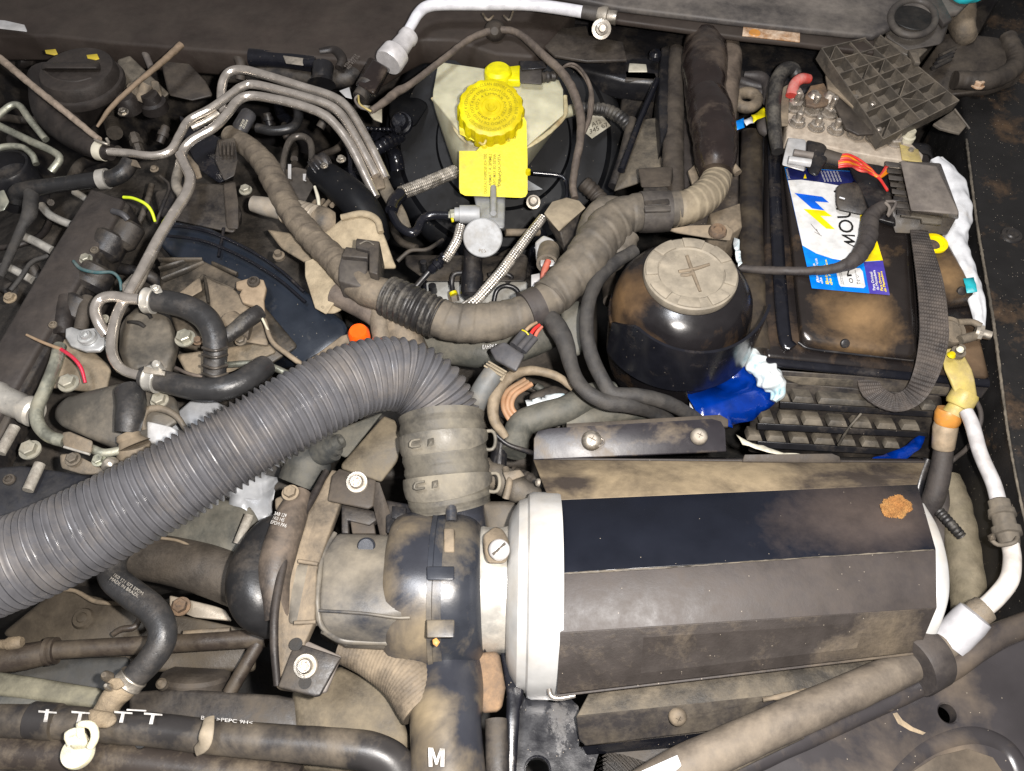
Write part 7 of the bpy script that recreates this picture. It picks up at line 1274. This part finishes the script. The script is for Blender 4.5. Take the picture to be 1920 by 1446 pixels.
tube('tube', [(-100, 1412, -2.6, 66), (0, 1412, -2.6, 66), (130, 1418, -2.6, 64), (260, 1430, -2.6, 64), (400, 1446, -2.8, 64), (560, 1470, -3, 64)], 'brown_patchy', t, seg=36)
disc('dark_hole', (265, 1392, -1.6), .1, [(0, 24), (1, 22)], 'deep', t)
prism('bottom_black_edge', [(-60, 1440), (200, 1446), (420, 1462), (420, 1520), (-60, 1520)], -1.9, 3, 'black_dusty', bev=.2, L='dark edge running along the bottom left corner', C='edge')
prism('grey_spacer', [(385, 1400), (520, 1410), (560, 1425), (540, 1440), (390, 1425)], -3.6, 1, 'rubber_green', bev=.15, L='grey strip between the two front tubes', C='strip')
# cream clip
t = thing('cream_plastic_clip', 'bright cream plastic clip standing on the tube at the bottom left', 'clip', (150, 1390, 0))
disc('foot', (149, 1412, -.1), .5, [(0, 58), (.4, 60), (1, 56), (1.2, 40), (1.3, 4)], 'cream', t, seg=40)
hull('neck', [(128, 1372, 1.6), (160, 1370, 1.6), (164, 1398, 1.4), (130, 1400, 1.4), (132, 1376, .2), (166, 1376, .2), (164, 1406, .3), (134, 1408, .3)], 'cream', t, bev=.25)
tube('hook', [(134, 1394, 1.2, 16), (128, 1378, 1.6, 16), (140, 1372, 1.8, 14)], 'cream', t)
hull('back_post', [(142, 1355, 1.6), (158, 1354, 1.6), (160, 1385, 2), (143, 1385, 2), (142, 1355, 0), (160, 1385, 0)], 'cream', t, bev=.12)
tube('loop', [(150, 1358, 1.8, 12), (166, 1358, 2, 14), (176, 1366, 2, 15), (178, 1384, 1.8, 15), (170, 1400, 1.4, 15)], 'cream', t)
prism('finger', [(148, 1352), (160, 1350), (164, 1360), (150, 1364)], 2.2, .5, 'cream', t, bev=.1)
# yellow tan stub at the left edge
turn('dusty_stub', (-10, 1210, -4), (42, 1204, -4), [(0, 18), (.4, 18), (.5, 24), (.9, 24), (1, 18)], 'mud_tan', L='short mud coloured stub at the lower left edge', C='stub')
for p, m, l in (([(300, 330, 1, 6), (318, 350, 1.2, 6), (306, 385, 1.2, 6), (292, 420, .8, 6)], 'black_dusty', 'thin black wire dropping left of the long steel pipe'),
        ([(470, 300, -1, 8), (500, 330, -.6, 8), (512, 365, -.6, 8), (500, 395, -1, 8)], 'brown_dusty', 'thin brown wire between the loom and the hanger bracket'),
        ([(640, 250, -1, 9), (655, 290, -.6, 9), (660, 330, -.8, 9), (690, 370, -1.2, 9)], 'black_gloss', 'thin glossy wire beside the fat smooth black hose'),
        ([(745, 490, -2, 8), (770, 470, -1.6, 8), (800, 468, -1.8, 8), (830, 450, -2.4, 8)], 'black_dusty', 'thin wire between the tan boot and the aluminium cylinder'),
        ([(330, 690, .6, 7), (352, 700, 1, 7), (380, 705, 1, 7), (395, 690, .6, 7)], 'cable_tan', 'thin tan wire between the two clamped hoses'),
        ([(20, 640, 0, 9), (40, 665, .2, 9), (44, 700, .2, 9), (30, 735, .2, 9)], 'cable_black', 'short dark wire on the tan cover at the left edge'),
        ([(90, 480, -.6, 9), (60, 492, -.2, 9), (40, 520, -.2, 9), (20, 545, -.4, 9)], 'cable_black', 'dark wire between the two lowest injector pipe stubs')):
    tube('thin_wire', p, m, L=l, C='wire', seg=10, mod=lump(.1, 2))
for i, (x0, y0, x1, y1, wd) in enumerate(((250, 250, 262, 285, 24), (312, 236, 300, 268, 20), (500, 212, 506, 236, 20), (618, 210, 600, 240, 24))):
    turn('small_fitting', (x0, y0, .4), (x1, y1, -.6), [(0, wd*.6), (.1, wd*.8), (.35, wd*.8), (.36, wd), (.6, wd), (.62, wd*.7), (1, wd*.7)], ('cast_dark', 'brown_dusty', 'black_plastic', 'black_dusty')[i], seg=6 if i == 0 else 24,
         L=('small hexagonal fitting below the left black stopper', 'small brown fitting left of the glossy dark module', 'small black fitting under the rear of the three pipes', 'dusty black fitting under the bend of the three pipes')[i], C='fitting')
# more small fittings one can pick out on the left of the engine
for x, y, z, wd, m, k, l in ((232, 212, 1.2, 20, 'steel_dirty', 'hex', 'dull bolt head between the two black stoppers and the tan rod'), (178, 470, 1.9, 16, 'cast', 'torx', 'little dusty screw on the edge of the black rail, near its top'),
        (100, 610, 1.9, 16, 'cast', 'torx', 'little dusty screw low on the black rail, above the tan cover'), (392, 585, .9, 16, 'cast_dark', 'hex', 'dark screw in the tan ribbed plate'), (20, 560, -1, 24, 'mud_tan', 'hex', 'mud coloured bolt between the injector pipe stubs and the rail'),
        (452, 640, .8, 22, 'cast', 'hex', 'dusty bolt under the rubber side branch'), (372, 640, .8, 20, 'rusty_tan', 'hex', 'rusty bolt just left of the ringed part of the upper hose'), (196, 600, 2.2, 20, 'bolt_grey', 'torx', 'round headed screw inside the u shaped pipe'),
        (290, 318, .8, 16, 'cast', 'hex', 'small bolt left of the pipe bend'), (520, 355, .9, 14, 'steel_dirty', 'torx', 'small screw on the hanger bracket foot'), (640, 300, .4, 18, 'steel_dirty', 'hex', 'dull bolt right of the hanger bracket'),
        (560, 700, .2, 20, 'cast', 'hex', 'dusty bolt beside the orange knob arm'), (18, 900, .4, 22, 'cast_dark', 'torx', 'dark screw on the cover slab at the left edge')):
    o = bolt((x, y, z), wd, m, None, k); tag(o, l, 'bolt')
# small filler pipes and cables seen in the dark gaps
rnd = random.Random(5); USED = set(); HID = []
for (x0, y0, x1, y1, zz, n_, mats, where) in ((440, 150, 740, 420, -7, 12, ('black_dusty', 'brown_dusty', 'cast_dark', 'black_gloss'), 'gap under the three steel pipes'), (700, 440, 1050, 640, -9, 12, ('black_dusty', 'black_gloss', 'cast_dark'), 'gap below the aluminium cylinder'), (0, 330, 230, 640, -4, 9, ('black_dusty', 'cast_dark'), 'gap left of the black rail'), (600, 640, 780, 900, -8, 4, ('black_dusty', 'cast_dark'), 'gap inside the hose bend'), (880, 680, 1050, 940, -8, 10, ('black_dusty', 'cast_dark', 'rubber_green'), 'gap right of the tan sleeve'), (1860, 750, 1930, 1150, -12, 3, ('black_dusty',), 'gap at the right fender'), (1100, 350, 1240, 480, -6, 4, ('black_dusty', 'brown_dusty'), 'gap behind the loom'), (0, 150, 330, 420, -5, 8, ('brown_dark', 'cast_dark'), 'gap round the oil filler')):
    for i in range(n_):
        x, y = rnd.uniform(x0, x1), rnd.uniform(y0, y1); a = rnd.uniform(0, 6.28); l = rnd.uniform(40, 110); wd = rnd.uniform(10, 34); q = [(x, y, zz, wd)]
        for j in range(3):
            a += rnd.uniform(-.7, .7); x += math.cos(a)*l/2; y += math.sin(a)*l/2; q.append((x, y, zz+rnd.uniform(-2, 2), wd))
        near = min((o for o in list(bpy.data.objects) if o.get('category') and o.get('category') != 'hose deep' and o.name in WL and 3 < len(o.get('label').split())), key=lambda o: (WL[o.name]-P(q[1][0], q[1][1], zz)).length)
        dd = WL[near.name]-P(q[1][0], q[1][1], zz); side = ('left of' if dd.x > 0 else 'right of') if abs(dd.x) > abs(dd.y) else ('in front of' if dd.y > 0 else 'behind')
        rib_ = rnd.random() < .33; mt = rnd.choice(mats); ww = ' '.join(near['label'].split()[:8])
        lab_ = ('ribbed ' if rib_ else 'thin ' if wd < 18 else 'plain ')+'dark hose deep '+side+' the '+ww
        if lab_ in USED: continue
        USED.add(lab_)
        o = tube('hidden_hose', q, mt, seg=14, mod=rings(.6, .12) if rib_ else None, step=.12, G='dark hoses deep in the bay'); HID.append((o, lab_))
for o, l in HID: o['label'] = l; o['category'] = 'hose'
